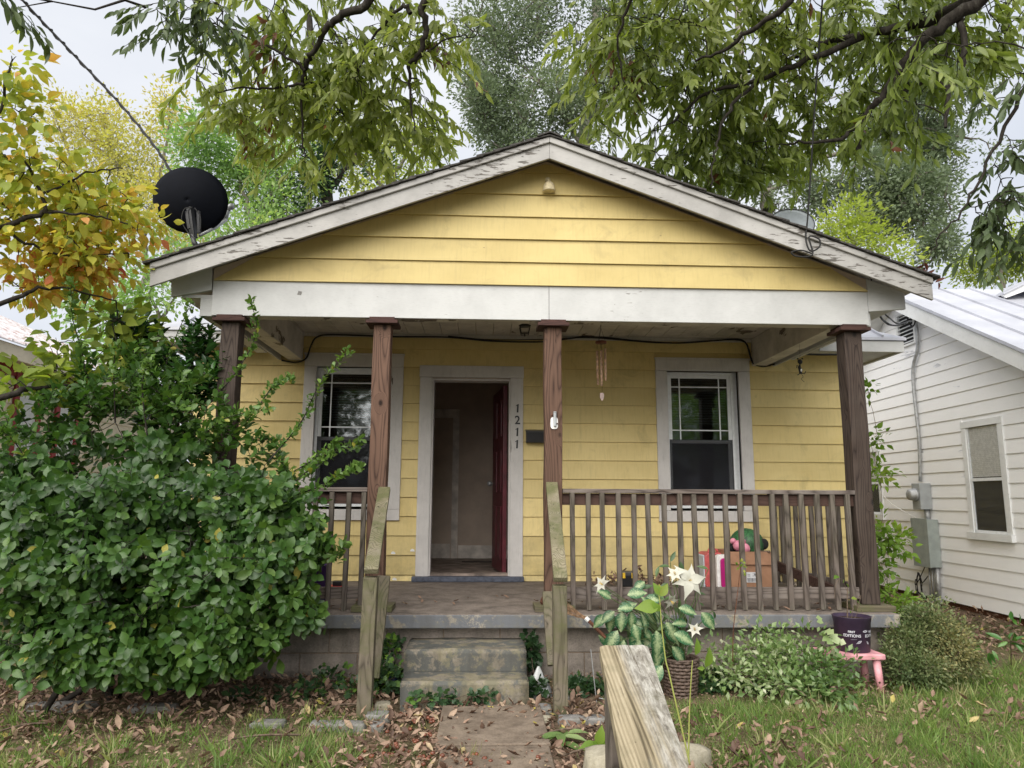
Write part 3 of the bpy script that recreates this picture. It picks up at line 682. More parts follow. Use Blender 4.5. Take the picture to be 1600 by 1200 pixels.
# gable boards
z = ZB1+.002; k = 0
while z < 3.62:
    z1 = z+.192; def_x = lambda zz: (AZ-.12-zz)/ROFF
    w0 = min(def_x(z), 2.652); w1 = min(def_x(z1), 2.652)
    xl0, xl1 = max(AX-w0, BX0), max(AX-w1, BX0); xr0, xr1 = min(AX+w0, BX1), min(AX+w1, BX1)
    if w0 > .05:
        if w1 <= .02: w1 = .02; xl1, xr1 = AX-.02, AX+.02; 
        board(xl0, xr0, z, min(z1, AZ-.12-.02*ROFF), .0, 'weathered_yellow_gable_paint', xl1, xr1)
    z = z1+.0015
mb().prism([(BX0, ZB1), (BX1, ZB1), (BX1, roof_z(BX1)-.1), (AX, AZ-.1), (BX0, roof_z(BX0)-.1)], .002, .1).build('gable_wall', 'interior_wall', H)
# side faces above the side beams
for X0_, X1_ in ((BX0, BX0+.02), (BX1-.02, BX1)): mb().box(X0_, X1_, .142, WY, ZB0+.01, 2.60).build('side_fascia', 'worn_white_beam', H)
# roof: sheathing, rake boards with a moulding, shingle courses
XL, XR, YF, YB = -2.80, 3.277, -.25, 3.4
def slope_prism(xa, xb, up0, up1, y0, y1):
    return [(xa, roof_z(xa)+up0), (xb, roof_z(xb)+up0), (xb, roof_z(xb)+up1), (xa, roof_z(xa)+up1)]
B = mb(); B.prism(slope_prism(XL, AX, -.055, -.022, 0, 0), YF+.028, YB); B.prism(slope_prism(AX, XR, -.055, -.022, 0, 0), YF+.028, YB); B.build('roof_sheathing', 'dingy_white_ceiling', H)
mb().prism(slope_prism(XL, AX, -.195, -.058, 0, 0), YF, YF+.026).build('rake_board', 'peeling_white_rake', H, bevel=.003)
mb().prism(slope_prism(AX+.001, XR, -.195, -.058, 0, 0), YF, YF+.026).build('rake_board', 'peeling_white_rake', H, bevel=.003)
for a, b in ((XL, AX), (AX+.001, XR)):
    mb().prism(slope_prism(a, b, -.068, -.018, 0, 0), YF-.022, YF-.0005).build('rake_moulding', 'peeling_white_rake', H, bevel=.006)
# shingle courses across each slope: real overlapping tabs
for sgn, xend in ((-1, XL-.035), (1, XR+.035)):
    L_ = abs(xend-AX)/math.cos(math.atan(ROFF)); n_ = int(L_/.14)
    B = mb()
    for i in range(n_+1):
        u0 = i*.14; u1 = min(u0+.20, L_+.01); cs = math.cos(math.atan(ROFF)); sn = math.sin(math.atan(ROFF))
        yy = YF-.045
        while yy < 2.9:
            wd = random.uniform(.22, .3); y1 = yy+wd; q = random.uniform(0, .005)
            xa, xb = AX+sgn*u0*cs, AX+sgn*u1*cs; za, zb = AZ-u0*sn, AZ-u1*sn
            yj = yy+(random.uniform(-.008, .008) if yy < -.2 else 0)
            B.hexa([(xa, yj, za-.02), (xb, yj, zb-.012+q), (xb, y1-.004, zb-.012+q), (xa, y1-.004, za-.02), (xa, yj, za-.010), (xb, yj, zb+.004+q), (xb, y1-.004, zb+.004+q), (xa, y1-.004, za-.010)]); yy = y1
    tag(B.build('shingles', 'shingle', H), kind='stuff')
B = mb(); B.prism([(AX-.1, AZ-.1*ROFF+.0), (AX, AZ+.002), (AX+.1, AZ-.1*ROFF), (AX+.1, AZ-.1*ROFF+.012), (AX, AZ+.016), (AX-.1, AZ-.1*ROFF+.012)], YF-.05, YB).build('ridge_cap', 'shingle', H)
# side eaves: lookout boards and boxed returns
pl = [P_(x, y, 0) for x, y in ((267.5, 438), (331, 419), (331, 453), (267.5, 464))]
mb().prism([(p[0], p[1]) for p in pl], -.004, .03).build('eave_return', 'worn_white_beam', H, bevel=.003)
pr = [(2.888, roof_z(2.888)-.11), (3.09, roof_z(3.09)-.11), (3.09, 2.375), (2.888, 2.47)]
pr = [(2.887, P_(1357, 436, 0)[1]), (P_(1413, 458, 0)[0], P_(1413, 458, 0)[1]), (P_(1413, 458, 0)[0], P_(1413, 483, 0)[1]), (2.887, P_(1357, 487, 0)[1])]
mb().prism(pr, -.004, .03).build('eave_return', 'worn_white_beam', H, bevel=.003)
for s_, bx in ((-1, BX0), (1, BX1)):
    a, b = (bx, bx-.25) if s_ < 0 else (bx, bx+.25)
    mb().prism([(min(a, b), 2.40), (max(a, b), 2.40), (max(a, b), 2.425), (min(a, b), 2.425)], .031, 1.5).build('eave_soffit', 'worn_white_beam', H)
    mb().box(*((bx-.10, bx-.001) if s_ < 0 else (bx+.001, bx+.03)), .032, 1.5, ZB0+.0, 2.399).build('eave_board', 'worn_white_beam', H)
# main hipped roof of standing seam metal
RE = (-3.60, 4.15, 1.56, 10.4, 2.52)  # x0,x1,y0,y1,z
pit = .56; hw = (RE[1]-RE[0])/2; cx_ = (RE[0]+RE[1])/2; zr = RE[4]+hw*pit
def mr(x, dy): return (x, RE[2]+dy, RE[4]+dy*pit)
v = [(RE[0], RE[2], RE[4]), (RE[1], RE[2], RE[4]), (RE[1], RE[3], RE[4]), (RE[0], RE[3], RE[4]), (cx_, RE[2]+hw, zr), (cx_, RE[3]-hw, zr), mr(-2.75, 0), mr(-2.75, .8), mr(3.22, .8), mr(3.22, 0)]
v += [(a, b, c-.03) for a, b, c in v]
fs = [(0, 6, 7, 4), (7, 8, 4), (8, 9, 1, 4), (1, 2, 5, 4), (2, 3, 5), (3, 0, 4, 5)]
mb().add(v, fs+[tuple(k_+10 for k_ in q_[::-1]) for q_ in fs]+[(0, 10, 16, 6), (6, 16, 17, 7), (8, 18, 19, 9), (9, 19, 11, 1), (1, 11, 12, 2), (2, 12, 13, 3), (3, 13, 10, 0), (7, 17, 18, 8)]).build('main_roof', 'metal_roof', H)
for i in range(13):
    for s_ in (-1, 1):
        yy = RE[2]+.3+i*.6
        if yy > 9: continue
        run = min(hw, yy-RE[2]); xe = cx_+s_*hw; mb().beam((xe, yy, RE[4]+.012), (xe-s_*run, yy, RE[4]+.012+run*pit), .02, .028).build('roof_seam', 'metal_roof', H)
    xx_ = RE[0]+.3+i*.6
    if xx_ < RE[1] and not -2.8 < xx_ < 3.25: run = min(xx_-RE[0], RE[1]-xx_); mb().beam((xx_, RE[2], RE[4]+.012), (xx_, RE[2]+run, RE[4]+.012+run*pit), .02, .028).build('roof_seam', 'metal_roof', H)
for (a, b, c_, d_) in ((RE[0]+.02, -2.76, RE[2]+.02, RE[2]+.05), (3.23, RE[1]-.02, RE[2]+.02, RE[2]+.05), (RE[1]-.05, RE[1]-.02, RE[2]+.051, RE[3]), (RE[0]+.02, RE[0]+.05, RE[2]+.051, RE[3])):
    mb().box(a, b, c_, d_, RE[4]-.15, RE[4]-.031).build('eave_fascia', 'worn_white_beam', H)
for (a, b, c_, d_) in ((WX1+.014, RE[1]-.051, RE[2]+.051, 10), (RE[0]+.051, WX0-.001, RE[2]+.051, 10), (3.23, WX1+.013, RE[2]+.051, WY-.03), (WX0, -2.76, RE[2]+.051, WY-.03)):
    mb().box(a, b, c_, d_, RE[4]-.13, RE[4]-.11).build('soffit', 'worn_white_beam', H)

# porch floor slab, block foundation
SX0, SX1 = -2.52, at(1405, 962, -.14)[0]
FL = mb().box(SX0+.01, SX1-.01, -.13, WY-.002, -.0975, 0).build('porch_floor', 'porch_floor_paint', H, bevel=.008)
mb().box(SX0, SX1, -.15, -.131, -.100, -.006).build('slab_edge', 'slab_edge_paint', H, bevel=.007)
mb().box(SX1-.009, SX1+.006, -.13, WY, -.100, -.006).build('slab_edge', 'slab_edge_paint', H)
mb().box(BX0-.02, BX1-.06, -.015, .12, -.62, -.1).build('mortar_bed', 'mortar', H)
for r_, (z0, z1) in enumerate(((-.290, -.1015), (-.490, -.300), (-.69, -.50))):
    x = at(693, 1000, -.02)[0]-.42*8+(.21 if r_ == 1 else 0)
    while x < BX1-.05:
        a, b = max(x+.004, BX0-.02), min(x+.416, BX1-.06)
        if b-a > .05: mb().box(a, b, -.024+random.uniform(-.002, .002), .0, z0, z1).build('concrete_block', 'block_concrete', H, bevel=.003)
        x += .42
for r_, (z0, z1) in enumerate(((-.290, -.1015), (-.490, -.300), (-.69, -.50))):
    for k_ in range(5): mb().box(BX1-.062, BX1-.05, .0+k_*.41, .4+k_*.41, z0, z1).build('concrete_block', 'block_concrete', H)

# posts with caps and bases
def post(xc, wd, mat, y0=.0, lean=0., cap=1, base=True, lab=''):
    B = mb(); zt = ZB0-.055; n_ = 10; prof = []
    for i in range(n_+1):
        zz_ = .045+(zt-.045)*i/n_; w_ = wd/2*(1+.012*math.sin(i*1.9+xc)); xo = xc+lean*(zz_-1.1)+.003*math.sin(i*1.3)
        prof.append([(xo-w_, y0, zz_), (xo+w_, y0, zz_), (xo+w_, y0+wd, zz_), (xo-w_, y0+wd, zz_)])
    V = [p for q in prof for p in q]; F = [(3, 2, 1, 0), tuple(4*n_+i for i in range(4))]
    for i in range(n_):
        for k_ in range(4): k2_ = (k_+1) % 4; F.append((4*i+k_, 4*i+k2_, 4*i+4+k2_, 4*i+4+k_))
    P = B.add(V, F).build('porch_post', mat, H, bevel=.007); P['label'] = lab
    mb().box(xc-.125, xc+.125, y0-.055, y0+wd+.045, zt+.001, zt+.029).build('post_cap', 'cap_wood', P, bevel=.003)
    mb().box(xc-.10, xc+.10, y0-.04, y0+wd+.03, zt+.0295, ZB0-.001).build('post_cap', 'cap_wood', P, bevel=.003)
    if base: mb().box(xc-.15, xc+.15, y0-.07, y0+wd+.05, .001, .044).build('post_base', 'mossy_base_wood', P, bevel=.004)
post(-2.265, .14, 'dark_post_wood', lab='leftmost porch post, half hidden by the shrub')
post(-1.075, .138, 'brown_post_wood', lab='second porch post from the left, reddish brown with long grain')
post(.287, .138, 'brown_post_wood', lab='porch post right of the door with a small glass tube holder on it')
post(2.742, .145, 'dark_post_wood', lab='rightmost porch post, dark and heavily grained')

# ================================================================== RAILINGS
def railing(name, label, x0, x1, pxs, yc=.03):
    root = empty(name, ((x0+x1)/2, yc, 0), label, 'railing', 'porch railings')
    mb().box(x0, x1, yc-.035, yc+.055, .882, .915).build('top_rail', 'rail_wood', root, bevel=.004)
    mb().box(x0, x1, yc+.0, yc+.036, .79, .880).build('upper_rail', 'subrail_wood', root, bevel=.003)
    mb().box(x0, x1, yc+.0, yc+.036, .085, .170).build('bottom_rail', 'rail_wood', root, bevel=.003)
    protos = []
    for k_ in range(3):
        l_ = (.0, .004, -.004)[k_]
        b = MB(); b.hexa([(-.018, -.038, -.006), (.018, -.038, -.006), (.018, 0, .018), (-.018, 0, .018), (-.018+l_, -.038, .872), (.018+l_, -.038, .872), (.018+l_, 0, .872), (-.018+l_, 0, .872)])
        me = bpy.data.meshes.new('baluster'); me.from_pydata(b.v, [], b.f); me.materials.append(M('baluster_wood')); protos.append(me)
    for i, x in enumerate(pxs):
        o = bpy.data.objects.new('baluster', protos[i % 3]); COL.objects.link(o); o.parent = root
        o.location = (x-root['_w'][0], -.002, .008+random.uniform(-.006, .006)); o.rotation_euler = (0, random.uniform(-.008, .008), 0)
        bv = o.modifiers.new('bevel', 'BEVEL'); bv.width = .003; bv.segments = 1
    return root
pxs = [894.5+23.75*i for i in range(19)]
railing('porch_railing', 'long wooden porch railing in front of the right window with nineteen balusters', .357, 2.668, [at(p, 765, .01)[0] for p in pxs])
railing('porch_railing', 'short wooden porch railing between the shrub and the second post', -2.192, -1.146, [at(p, 765, .01)[0] for p in (569.5-i*25 for i in range(7))])
rt = empty('side_railing', (2.76, 1.0, 0), 'railing along the right side of the porch, running back to the yellow wall', 'railing', 'porch railings')
mb().box(2.725, 2.81, .15, WY-.03, .882, .915).build('top_rail', 'rail_wood', rt, bevel=.004); mb().box(2.75, 2.786, .15, WY-.03, .79, .880).build('upper_rail', 'subrail_wood', rt)
for i in range(10):
    yb = .24+i*.165; mb().box(2.712, 2.748, yb, yb+.037, .02+random.uniform(-.01, .01), .872).build('baluster', 'baluster_wood', rt, bevel=.003)
mb().box(2.75, 2.786, .15, WY-.03, .09, .17).build('bottom_rail', 'rail_wood', rt)
tag(mb().beam((2.45, 1.75, .30), (2.62, .28, .10), .035, .085).build('loose_board', 'subrail_wood', loc=(2.5, 1, .1), bevel=.003), 'loose brown board leaning low inside the right side railing', 'board')

def handrail(name, label, near, far, pb, pt):
    root = empty(name, (pb[0], pb[1], GZ), label, 'handrail', 'handrails of the front steps')
    n = np.array(near); f = np.array(far)
    mb().beam(n, f, .089, .038, (0, 0, 1)).build('top_board', 'lichen_board_wood', root, bevel=.004)
    mb().beam((pb[0], pb[1], GZ-.06), (pt[0], pt[1], pt[2]), .089, .089, (0, 1, 0)).build('post', 'mossy_post_wood', root, bevel=.006)
    return root, n, f
nL = at(580, 893, -.93); fL = at(600.5, 770, -.025); fL[2] = .905
r1, n_, f_ = handrail('step_handrail', 'mossy sloping handrail left of the concrete steps', nL, fL, at(570, 1083, -.86), at(580, 901, -.86))
mb().beam(at(600, 900, -.40), at(582, 1060, -.60), .038, .089, (1, 0, 0)).build('brace', 'mossy_post_wood', r1, bevel=.004)
nR = at(876, 906, -.93); fR = at(862, 756, -.025)
r2_, n_, f_ = handrail('step_handrail', 'mossy sloping handrail right of the concrete steps', nR, fR, at(876, 1078, -.86), at(874, 914, -.86))
mb().beam(at(857, 925, -.35), at(866, 1040, -.60), .038, .089, (1, 0, 0)).build('brace', 'mossy_post_wood', r2_, bevel=.004)

# ================================================================== STEPS
ST = empty('front_steps', (-.35, -.4, GZ), 'two mossy concrete steps leading up to the porch', 'steps')
def blocky(x0, x1, y0, y1, z0, z1, nm, mat, parent, chip=.012):
    B = mb(); nx_, nz_ = 24, 5; o = len(B.v)
    b = bpy.data.meshes.new(nm); import bmesh
    bm = bmesh.new(); bmesh.ops.create_cube(bm, size=1)
    for vv in bm.verts: vv.co = ((x0+x1)/2+vv.co.x*(x1-x0), (y0+y1)/2+vv.co.y*(y1-y0), (z0+z1)/2+vv.co.z*(z1-z0))
    bmesh.ops.bevel(bm, geom=bm.edges[:], offset=.010, segments=2, affect='EDGES')
    bmesh.ops.subdivide_edges(bm, edges=[e for e in bm.edges if e.calc_length() > .2], cuts=14, use_grid_fill=True)
    for vv in bm.verts:
        p = np.array([vv.co]); vv.co.x += float(lown(p*6)[0])*chip*.4; vv.co.z += float(lown(p*7+3)[0])*chip*.5; vv.co.y += float(lown(p*8+5)[0])*chip*.6
    off = Vector(parent['_w'])
    for vv in bm.verts: vv.co -= off
    bm.to_mesh(b); bm.free(); b.materials.append(M(mat)); b.polygons.foreach_set('use_smooth', [True]*len(b.polygons))
    ob = bpy.data.objects.new(nm, b); COL.objects.link(ob); ob.parent = parent; ob['_w'] = parent['_w']; return ob
sx0 = at(632, 1016, -.45)[0]; sx1 = at(823, 1016, -.45)[0]
blocky(sx0, sx1, -.46, -.026, -.52, -.185, 'step', 'step_concrete', ST)
blocky(at(626, 1064, -.72)[0], at(826, 1064, -.72)[0], -.74, -.45, -.56, -.325, 'step', 'step_concrete', ST)

# ================================================================== GABLE LIGHT, MAILBOX, NUMBERS, CHIME...
p = at(856, 285, -.02); fx = empty('floodlight_socket', (p[0], -.02, p[2]), 'cream bulb holder fixed under the peak of the yellow gable', 'light fixture')
mb().lathe([(.006, 0), (.026, .0), (.022, .018), (.006, .022)], (p[0], -.022, p[2]+.015), 12, (0, -1, 0)).build('mounting_plate', 'cream_fixture', fx, smooth=True)
mb().lathe([(.012, .045), (.018, .03), (.034, .022), (.046, .0), (.05, -.03), (.052, -.034), (.052, -.05), (.04, -.052)], (p[0]+.006, -.055, p[2]-.045), 18).build('shade', 'cream_fixture', fx, smooth=True)
mb().tube([(p[0], -.045, p[2]+.01), (p[0]+.003, -.06, p[2]-.01)], .014, 8).build('swivel_arm', 'cream_fixture', fx, smooth=True)

mbx = empty('mailbox', (at(838, 690, WY-.06)[0], WY-.03, at(838, 690, WY)[2]), 'small black wall mailbox between the doorway and the post', 'mailbox')
a = at(822, 672, WY-.08); b = at(858, 692, WY-.08)
B = mb(); B.prism([(WY-.024, b[2]), (WY-.11, b[2]), (WY-.12, a[2]-.02), (WY-.024, a[2])], a[0], a[0]+.25, 'x'); B.build('box', 'black_plastic', mbx, bevel=.004)
B = mb(); B.prism([(WY-.024, a[2]+.002), (WY-.13, a[2]-.018), (WY-.13, a[2]-.03), (WY-.135, a[2]-.03), (WY-.135, a[2]-.012), (WY-.024, a[2]+.012)], a[0]-.006, a[0]+.256, 'x'); B.build('lid', 'black_plastic', mbx)

nums = empty('house_numbers', (.1, WY-.04, 1.6), 'black house number 1211 running down the right door casing', 'house number')
def digit_one(cx, cz, h):
    w = h*.1; poly = [(-w, -h/2), (w, -h/2), (w*.9, h/2), (-w*.2, h/2), (-w*2.6, h*.30), (-w*2.4, h*.24), (-w, h*.33)]
    sh = mb().prism([(cx+x+.05*z_, cz+z_) for x, z_ in poly], yT-.007, yT-.0008); return sh
def text_mesh(s_, size, depth=.0, offset=0.):
    cu = bpy.data.curves.new('t', 'FONT'); cu.body = s_; cu.size = size; cu.extrude = depth; cu.offset = offset; cu.align_x = 'CENTER'; cu.align_y = 'CENTER'; cu.resolution_u = 4
    ob = bpy.data.objects.new('t', cu); COL.objects.link(ob); bpy.context.view_layer.update()
    me = bpy.data.meshes.new_from_object(ob); bpy.data.objects.remove(ob); V = [tuple(v_.co) for v_ in me.vertices]; F = [tuple(p_.vertices) for p_ in me.polygons]; return V, F
for i, (px, py) in enumerate(((809, 638), (808.5, 657), (808.5, 675), (808, 694))):
    q = at(px, py, yT); 
    if i == 1:
        V, F = text_mesh('2', .125, .003, .0022); B = mb().add([(q[0]+x*.95, yT-.004+z_, q[2]+y) for x, y, z_ in V], F)
    else: B = digit_one(q[0], q[2], .088)
    B.build('digit', 'black_plastic', nums)

# wind chime of bamboo tubes
ch = at(939, 535, .9); wc = empty('wind_chime', (ch[0], .9, 1.8), 'bamboo wind chime hanging from the porch ceiling right of the door', 'wind chime')
zt = at(939, 535, .9)[2]
mb().lathe([(.002, -.01), (.052, -.01), (.054, 0), (.052, .01), (.002, .01)], (ch[0], .9, zt), 16).build('top_disc', 'chime_top', wc, smooth=True)
B = mb(); B.tube([(ch[0], .9, zt+.14), (ch[0], .9, ZC)], .0015, 4)
for k_ in range(3): an = k_*2.09; B.tube([(ch[0], .9, zt+.14), (ch[0]+.045*math.cos(an), .9+.045*math.sin(an), zt)], .0015, 4)
for k_ in range(6): an = k_*1.047+.3; B.tube([(ch[0]+.042*math.cos(an), .9+.042*math.sin(an), zt), (ch[0]+.042*math.cos(an), .9+.042*math.sin(an), zt-.06)], .001, 3)
B.tube([(ch[0], .9, zt), (ch[0]+.005, .9, at(940, 612, .9)[2])], .0012, 4); B.build('string', 'black_rubber', wc)
for k_ in range(6):
    an = k_*1.047+.3; xx_, yy_ = ch[0]+.042*math.cos(an), .9+.042*math.sin(an); L_ = (.25, .30, .34, .28, .36, .31)[k_]
    mb().tube([(xx_, yy_, zt-.055-.01*k_), (xx_+.003, yy_, zt-.055-L_)], [.0115, .0105], 10).build('tube', 'bamboo', wc, smooth=True)
q = at(940.5, 619, .9); mb().prism([(q[0]-.017, q[2]+.03), (q[0]+.017, q[2]+.03), (q[0]+.02, q[2]-.01), (q[0]+.006, q[2]-.04), (q[0]-.006, q[2]-.04), (q[0]-.018, q[2]-.01)], .896, .904).build('sail', 'chime_sail', wc)

# little metal cat ornament
q0 = at(1251, 556, .75); ct = empty('hanging_cat_ornament', (q0[0], .75, at(1251, 600, .75)[2]), 'small dark metal cat ornament dangling near the rightmost post', 'ornament')
def pt(x, y, Y=.75): return at(x, y, Y)
B = mb(); h = pt(1250, 565); B.lathe([(.003, -.018), (.018, -.012), (.024, 0), (.018, .012), (.003, .018)], h, 12, (0, -1, 0)); 
for dx in (-3.5, 3.5): e = pt(1250+dx, 560.5); B.lathe([(.002, -.004), (.008, -.003), (.008, .003), (.002, .004)], e, 8, (0, -1, 0))
B.tube([pt(1250, 569), pt(1249, 574), pt(1251, 579), pt(1251, 584)], [.006, .014, .018, .013], 8)
for P4 in ([(1249, 573), (1245, 571), (1245, 575)], [(1251, 583), (1246, 586)], [(1252, 583), (1257, 584), (1259, 580)]): B.tube([pt(*a_) for a_ in P4], .004, 5)
B.tube(smooth_path([pt(*a_) for a_ in ((1252, 584), (1255, 589), (1252, 592), (1257, 597))], 4), .002, 4)
B.build('cat_figure', 'black_rubber', ct, smooth=True); mb().lathe([(.002, -.008), (.008, 0), (.002, .008)], (pt(1251, 579)[0], .735, pt(1251, 579)[2]), 8, (0, -1, 0), 1, 2).build('belly', 'white_plastic', ct)
mb().tube([pt(1250, 560), (q0[0]-.003, .75, 2.36)], .001, 4).build('string', 'black_rubber', ct)

# porch lantern behind the beam
q = at(820, 516, 1.0); ln = empty('porch_lantern', (q[0], 1.0, ZC), 'small black lantern under the porch ceiling, left of the middle post', 'lantern')
B = mb(); zt = q[2]+.035; zb = q[2]-.04
for sx_, sy_ in ((-1, -1), (1, -1), (1, 1), (-1, 1)): B.tube([(q[0]+sx_*.048, 1+sy_*.048, zt), (q[0]+sx_*.034, 1+sy_*.034, zb)], .004, 4)
for zz_, w_ in ((zt, .048), (zb, .034), (zb+.012, .036)):
    c4 = [(q[0]-w_, 1-w_, zz_), (q[0]+w_, 1-w_, zz_), (q[0]+w_, 1+w_, zz_), (q[0]-w_, 1+w_, zz_), (q[0]-w_, 1-w_, zz_)]; B.tube(c4, .004, 4)
B.tube([(q[0], 1, zb-.02), (q[0], 1, zb+.012)], .006, 5); B.build('cage', 'black_plastic', ln)
mb().lathe([(.05, 0), (.06, .01), (.02, .03), (.012, .05), (.05, ZC-zt-.02), (.05, ZC-zt)], (q[0], 1, zt), 12).build('cap', 'black_plastic', ln, smooth=True)

# glass tube holder on the post
q = at(866, 660, -.005); gh = empty('tube_holder', (q[0], -.002, q[2]), 'white oval plate with a glass tube fixed to the middle post', 'holder')
B = mb(); B.prism([(q[0]+.030*math.copysign(abs(math.cos(a_))**.6, math.cos(a_)), q[2]-.005+.048*math.copysign(abs(math.sin(a_))**.6, math.sin(a_))) for a_ in np.linspace(0, 2*math.pi, 16, endpoint=False)], -.009, -.0035); B.build('plate', 'white_plastic', gh, bevel=.001)
mb().tube([(q[0]+.004, -.022, q[2]-.03), (q[0]+.004, -.022, q[2]+.075)], .012, 12, False).lathe([(.012, 0), (.015, .004), (.012, .008)], (q[0]+.004, -.022, q[2]+.075), 12).build('glass_tube', 'meter_grey', gh, smooth=True)
mb().lathe([(.002, -.008), (.009, 0), (.002, .008)], (q[0]-.018, -.02, q[2]+.055), 8).lathe([(.002, -.006), (.007, 0), (.002, .006)], (q[0]+.022, -.02, q[2]-.01), 8).build('screw', 'rust_brown', gh)

# cables
def cable(nm, lab, pts, r_, mat='black_rubber', k_=6, parent=None, seg=6):
    P = smooth_path(pts, k_); o = mb().tube(P, r_, seg).build(nm, mat, smooth=True, loc=None if parent else P[0], parent=parent)
    return tag(o, lab, 'cable')
Yc = WY-.06
cable('porch_cable', 'black cable slung along the top of the wall under the porch ceiling', [at(*a_, Yc) for a_ in ((440, 563), (462, 566), (478, 560), (486, 540), (495, 527), (520, 523), (610, 526), (700, 527), (770, 533), (850, 534), (890, 529), (925, 526), (1000, 533), (1060, 536), (1120, 532), (1152, 530), (1166, 537), (1172, 556), (1178, 568), (1192, 571), (1212, 569))], .009)
cable('porch_cable', 'thinner black cable looping beside the top corner of the right window', [at(*a_, Yc-.02) for a_ in ((700, 525), (770, 531), (860, 530), (925, 528), (1030, 536), (1100, 533), (1155, 532), (1170, 545), (1175, 566), (1190, 573), (1205, 571))], .005)
cable('porch_cable', 'short straight black cable between the cat ornament and the rightmost post', [at(*a_, 1.6) for a_ in ((1249, 553), (1275, 554), (1313, 554))], .011)
pw = [at(-60, -110, -.6), at(35, 0, 0), at(110, 80, .35), at(190, 165, .65), at(250, 240, .85), at(285, 300, 1.0), at(330, 360, 1.25)]
sp = smooth_path(pw, 8); B = mb(); B.tube(sp, .010, 8)
tw = [p_+.015*np.array([math.cos(i*1.1), 0, math.sin(i*1.1)]) for i, p_ in enumerate(smooth_path(pw, 22))]; B.tube(tw, .006, 5)
tag(B.build('service_cable', 'dark_metal', smooth=True, loc=pw[1]), 'thick twisted grey service cable crossing the sky at upper left', 'cable')
cb = [at(1290, -120, -1.2), at(1285, 0, -.9), at(1276, 120, -.6), at(1268, 250, -.4), at(1262, 340, -.3), at(1259, 372, -.29), at(1266, 392, -.30), at(1280, 386, -.30), at(1280, 374, -.30), at(1264, 370, -.30), at(1270, 395, -.3), at(1262, 401, -.3), at(1243, 400, -.29), at(1237, 394, -.29), at(1252, 391, -.29), at(1268, 396, -.29)]
cable('drop_cable', 'thin black cable dropping from the oak and looping over the right rake board', cb, .0065)
cable('eave_cable', 'black cable curling out from under the right end of the rake', [at(*a_, .04) for a_ in ((1361, 435), (1363, 448), (1366, 458), (1364, 466), (1358, 470))][:5], .005)

# ================================================================== SATELLITE DISHES
dc = at(296, 313, .55); ds = empty('satellite_dish', at(316, 386, .45), 'black oval satellite dish seen from behind on the left end of the roof', 'satellite dish')
axis = Vector((-.10, .93, .32)).normalized()      # looks away from the street
B = mb(); q = Vector((0, 0, 1)).rotation_difference(axis); seg = 40
rings = [(r_, .10*(r_**2)-.0) for r_ in np.linspace(.0, 1, 9)]; o0 = 0
V = []; F = []
for r_, h in rings:
    for k_ in range(seg): a_ = 2*math.pi*k_/seg; V.append(tuple(Vector(dc)+q @ Vector((r_*.315*math.cos(a_)*1, r_*.285*math.sin(a_), h-.06))))
for i in range(8):
    for k_ in range(seg): k2_ = (k_+1) % seg; F.append((i*seg+k_, (i+1)*seg+k_, (i+1)*seg+k2_, i*seg+k2_))
dsh = mb().add(V, F).build('reflector', 'black_dish', ds, smooth=True); sm = dsh.modifiers.new('thick', 'SOLIDIFY'); sm.thickness = .008; 
rim = [V[8*seg+k_] for k_ in range(seg)]+[V[8*seg]]; mb().tube(rim, .006, 6, False).build('rim', 'black_dish', ds, smooth=True)
B = mb(); m0 = at(298, 345, .44); m1 = at(306, 368, .42); m2 = at(303, 378, .42); m3 = at(318, 393, .46); ft = at(320, 397, .5)
B.beam(at(297, 325, .46), at(303, 372, .44), .05, .045); B.beam(at(292, 330, .44), at(296, 358, .43), .02, .03); B.beam(at(310, 330, .44), at(311, 365, .43), .02, .03); B.build('bracket', 'black_plastic', ds, bevel=.004)
mb().tube(smooth_path([at(300, 352, .47), m2, at(309, 385, .44), (m3[0], m3[1], m3[2]), (m3[0]+.05, m3[1]+.02, roof_z(m3[0]+.05)+.01)], 5), .021, 10).build('mast', 'dark_metal', ds, smooth=True)
mb().lathe([(.07, 0), (.07, .01), (.03, .02)], (m3[0]+.05, m3[1]+.02, roof_z(m3[0]+.05)), 12).build('foot', 'dark_metal', ds)
B = mb(); B.tube([at(312, 368, .5), at(338, 355, .75), at(354, 343, .95)], .014, 8); B.build('arm', 'galvanised', ds, smooth=True)
B = mb(); B.tube([at(350, 345, .95), at(357, 325, .95)], [.03, .022], 10); B.tube([at(357, 325, .95), at(363, 322, .92)], .03, 10); B.build('receiver', 'galvanised', ds, smooth=True)
mb().tube(smooth_path([at(356, 348, .93), at(362, 356, .8), at(372, 364, .6)], 4), .005, 5).build('strut', 'white_plastic', ds)
mb().tube(smooth_path([at(301, 324, .42), at(288, 327, .42), at(284, 345, .42), at(293, 362, .42), at(303, 373, .41), at(313, 388, .42)], 5), .005, 5).tube(smooth_path([at(304, 325, .42), at(313, 338, .42), at(313, 360, .42)], 5), .005, 5).build('cable', 'black_rubber', ds, smooth=True)

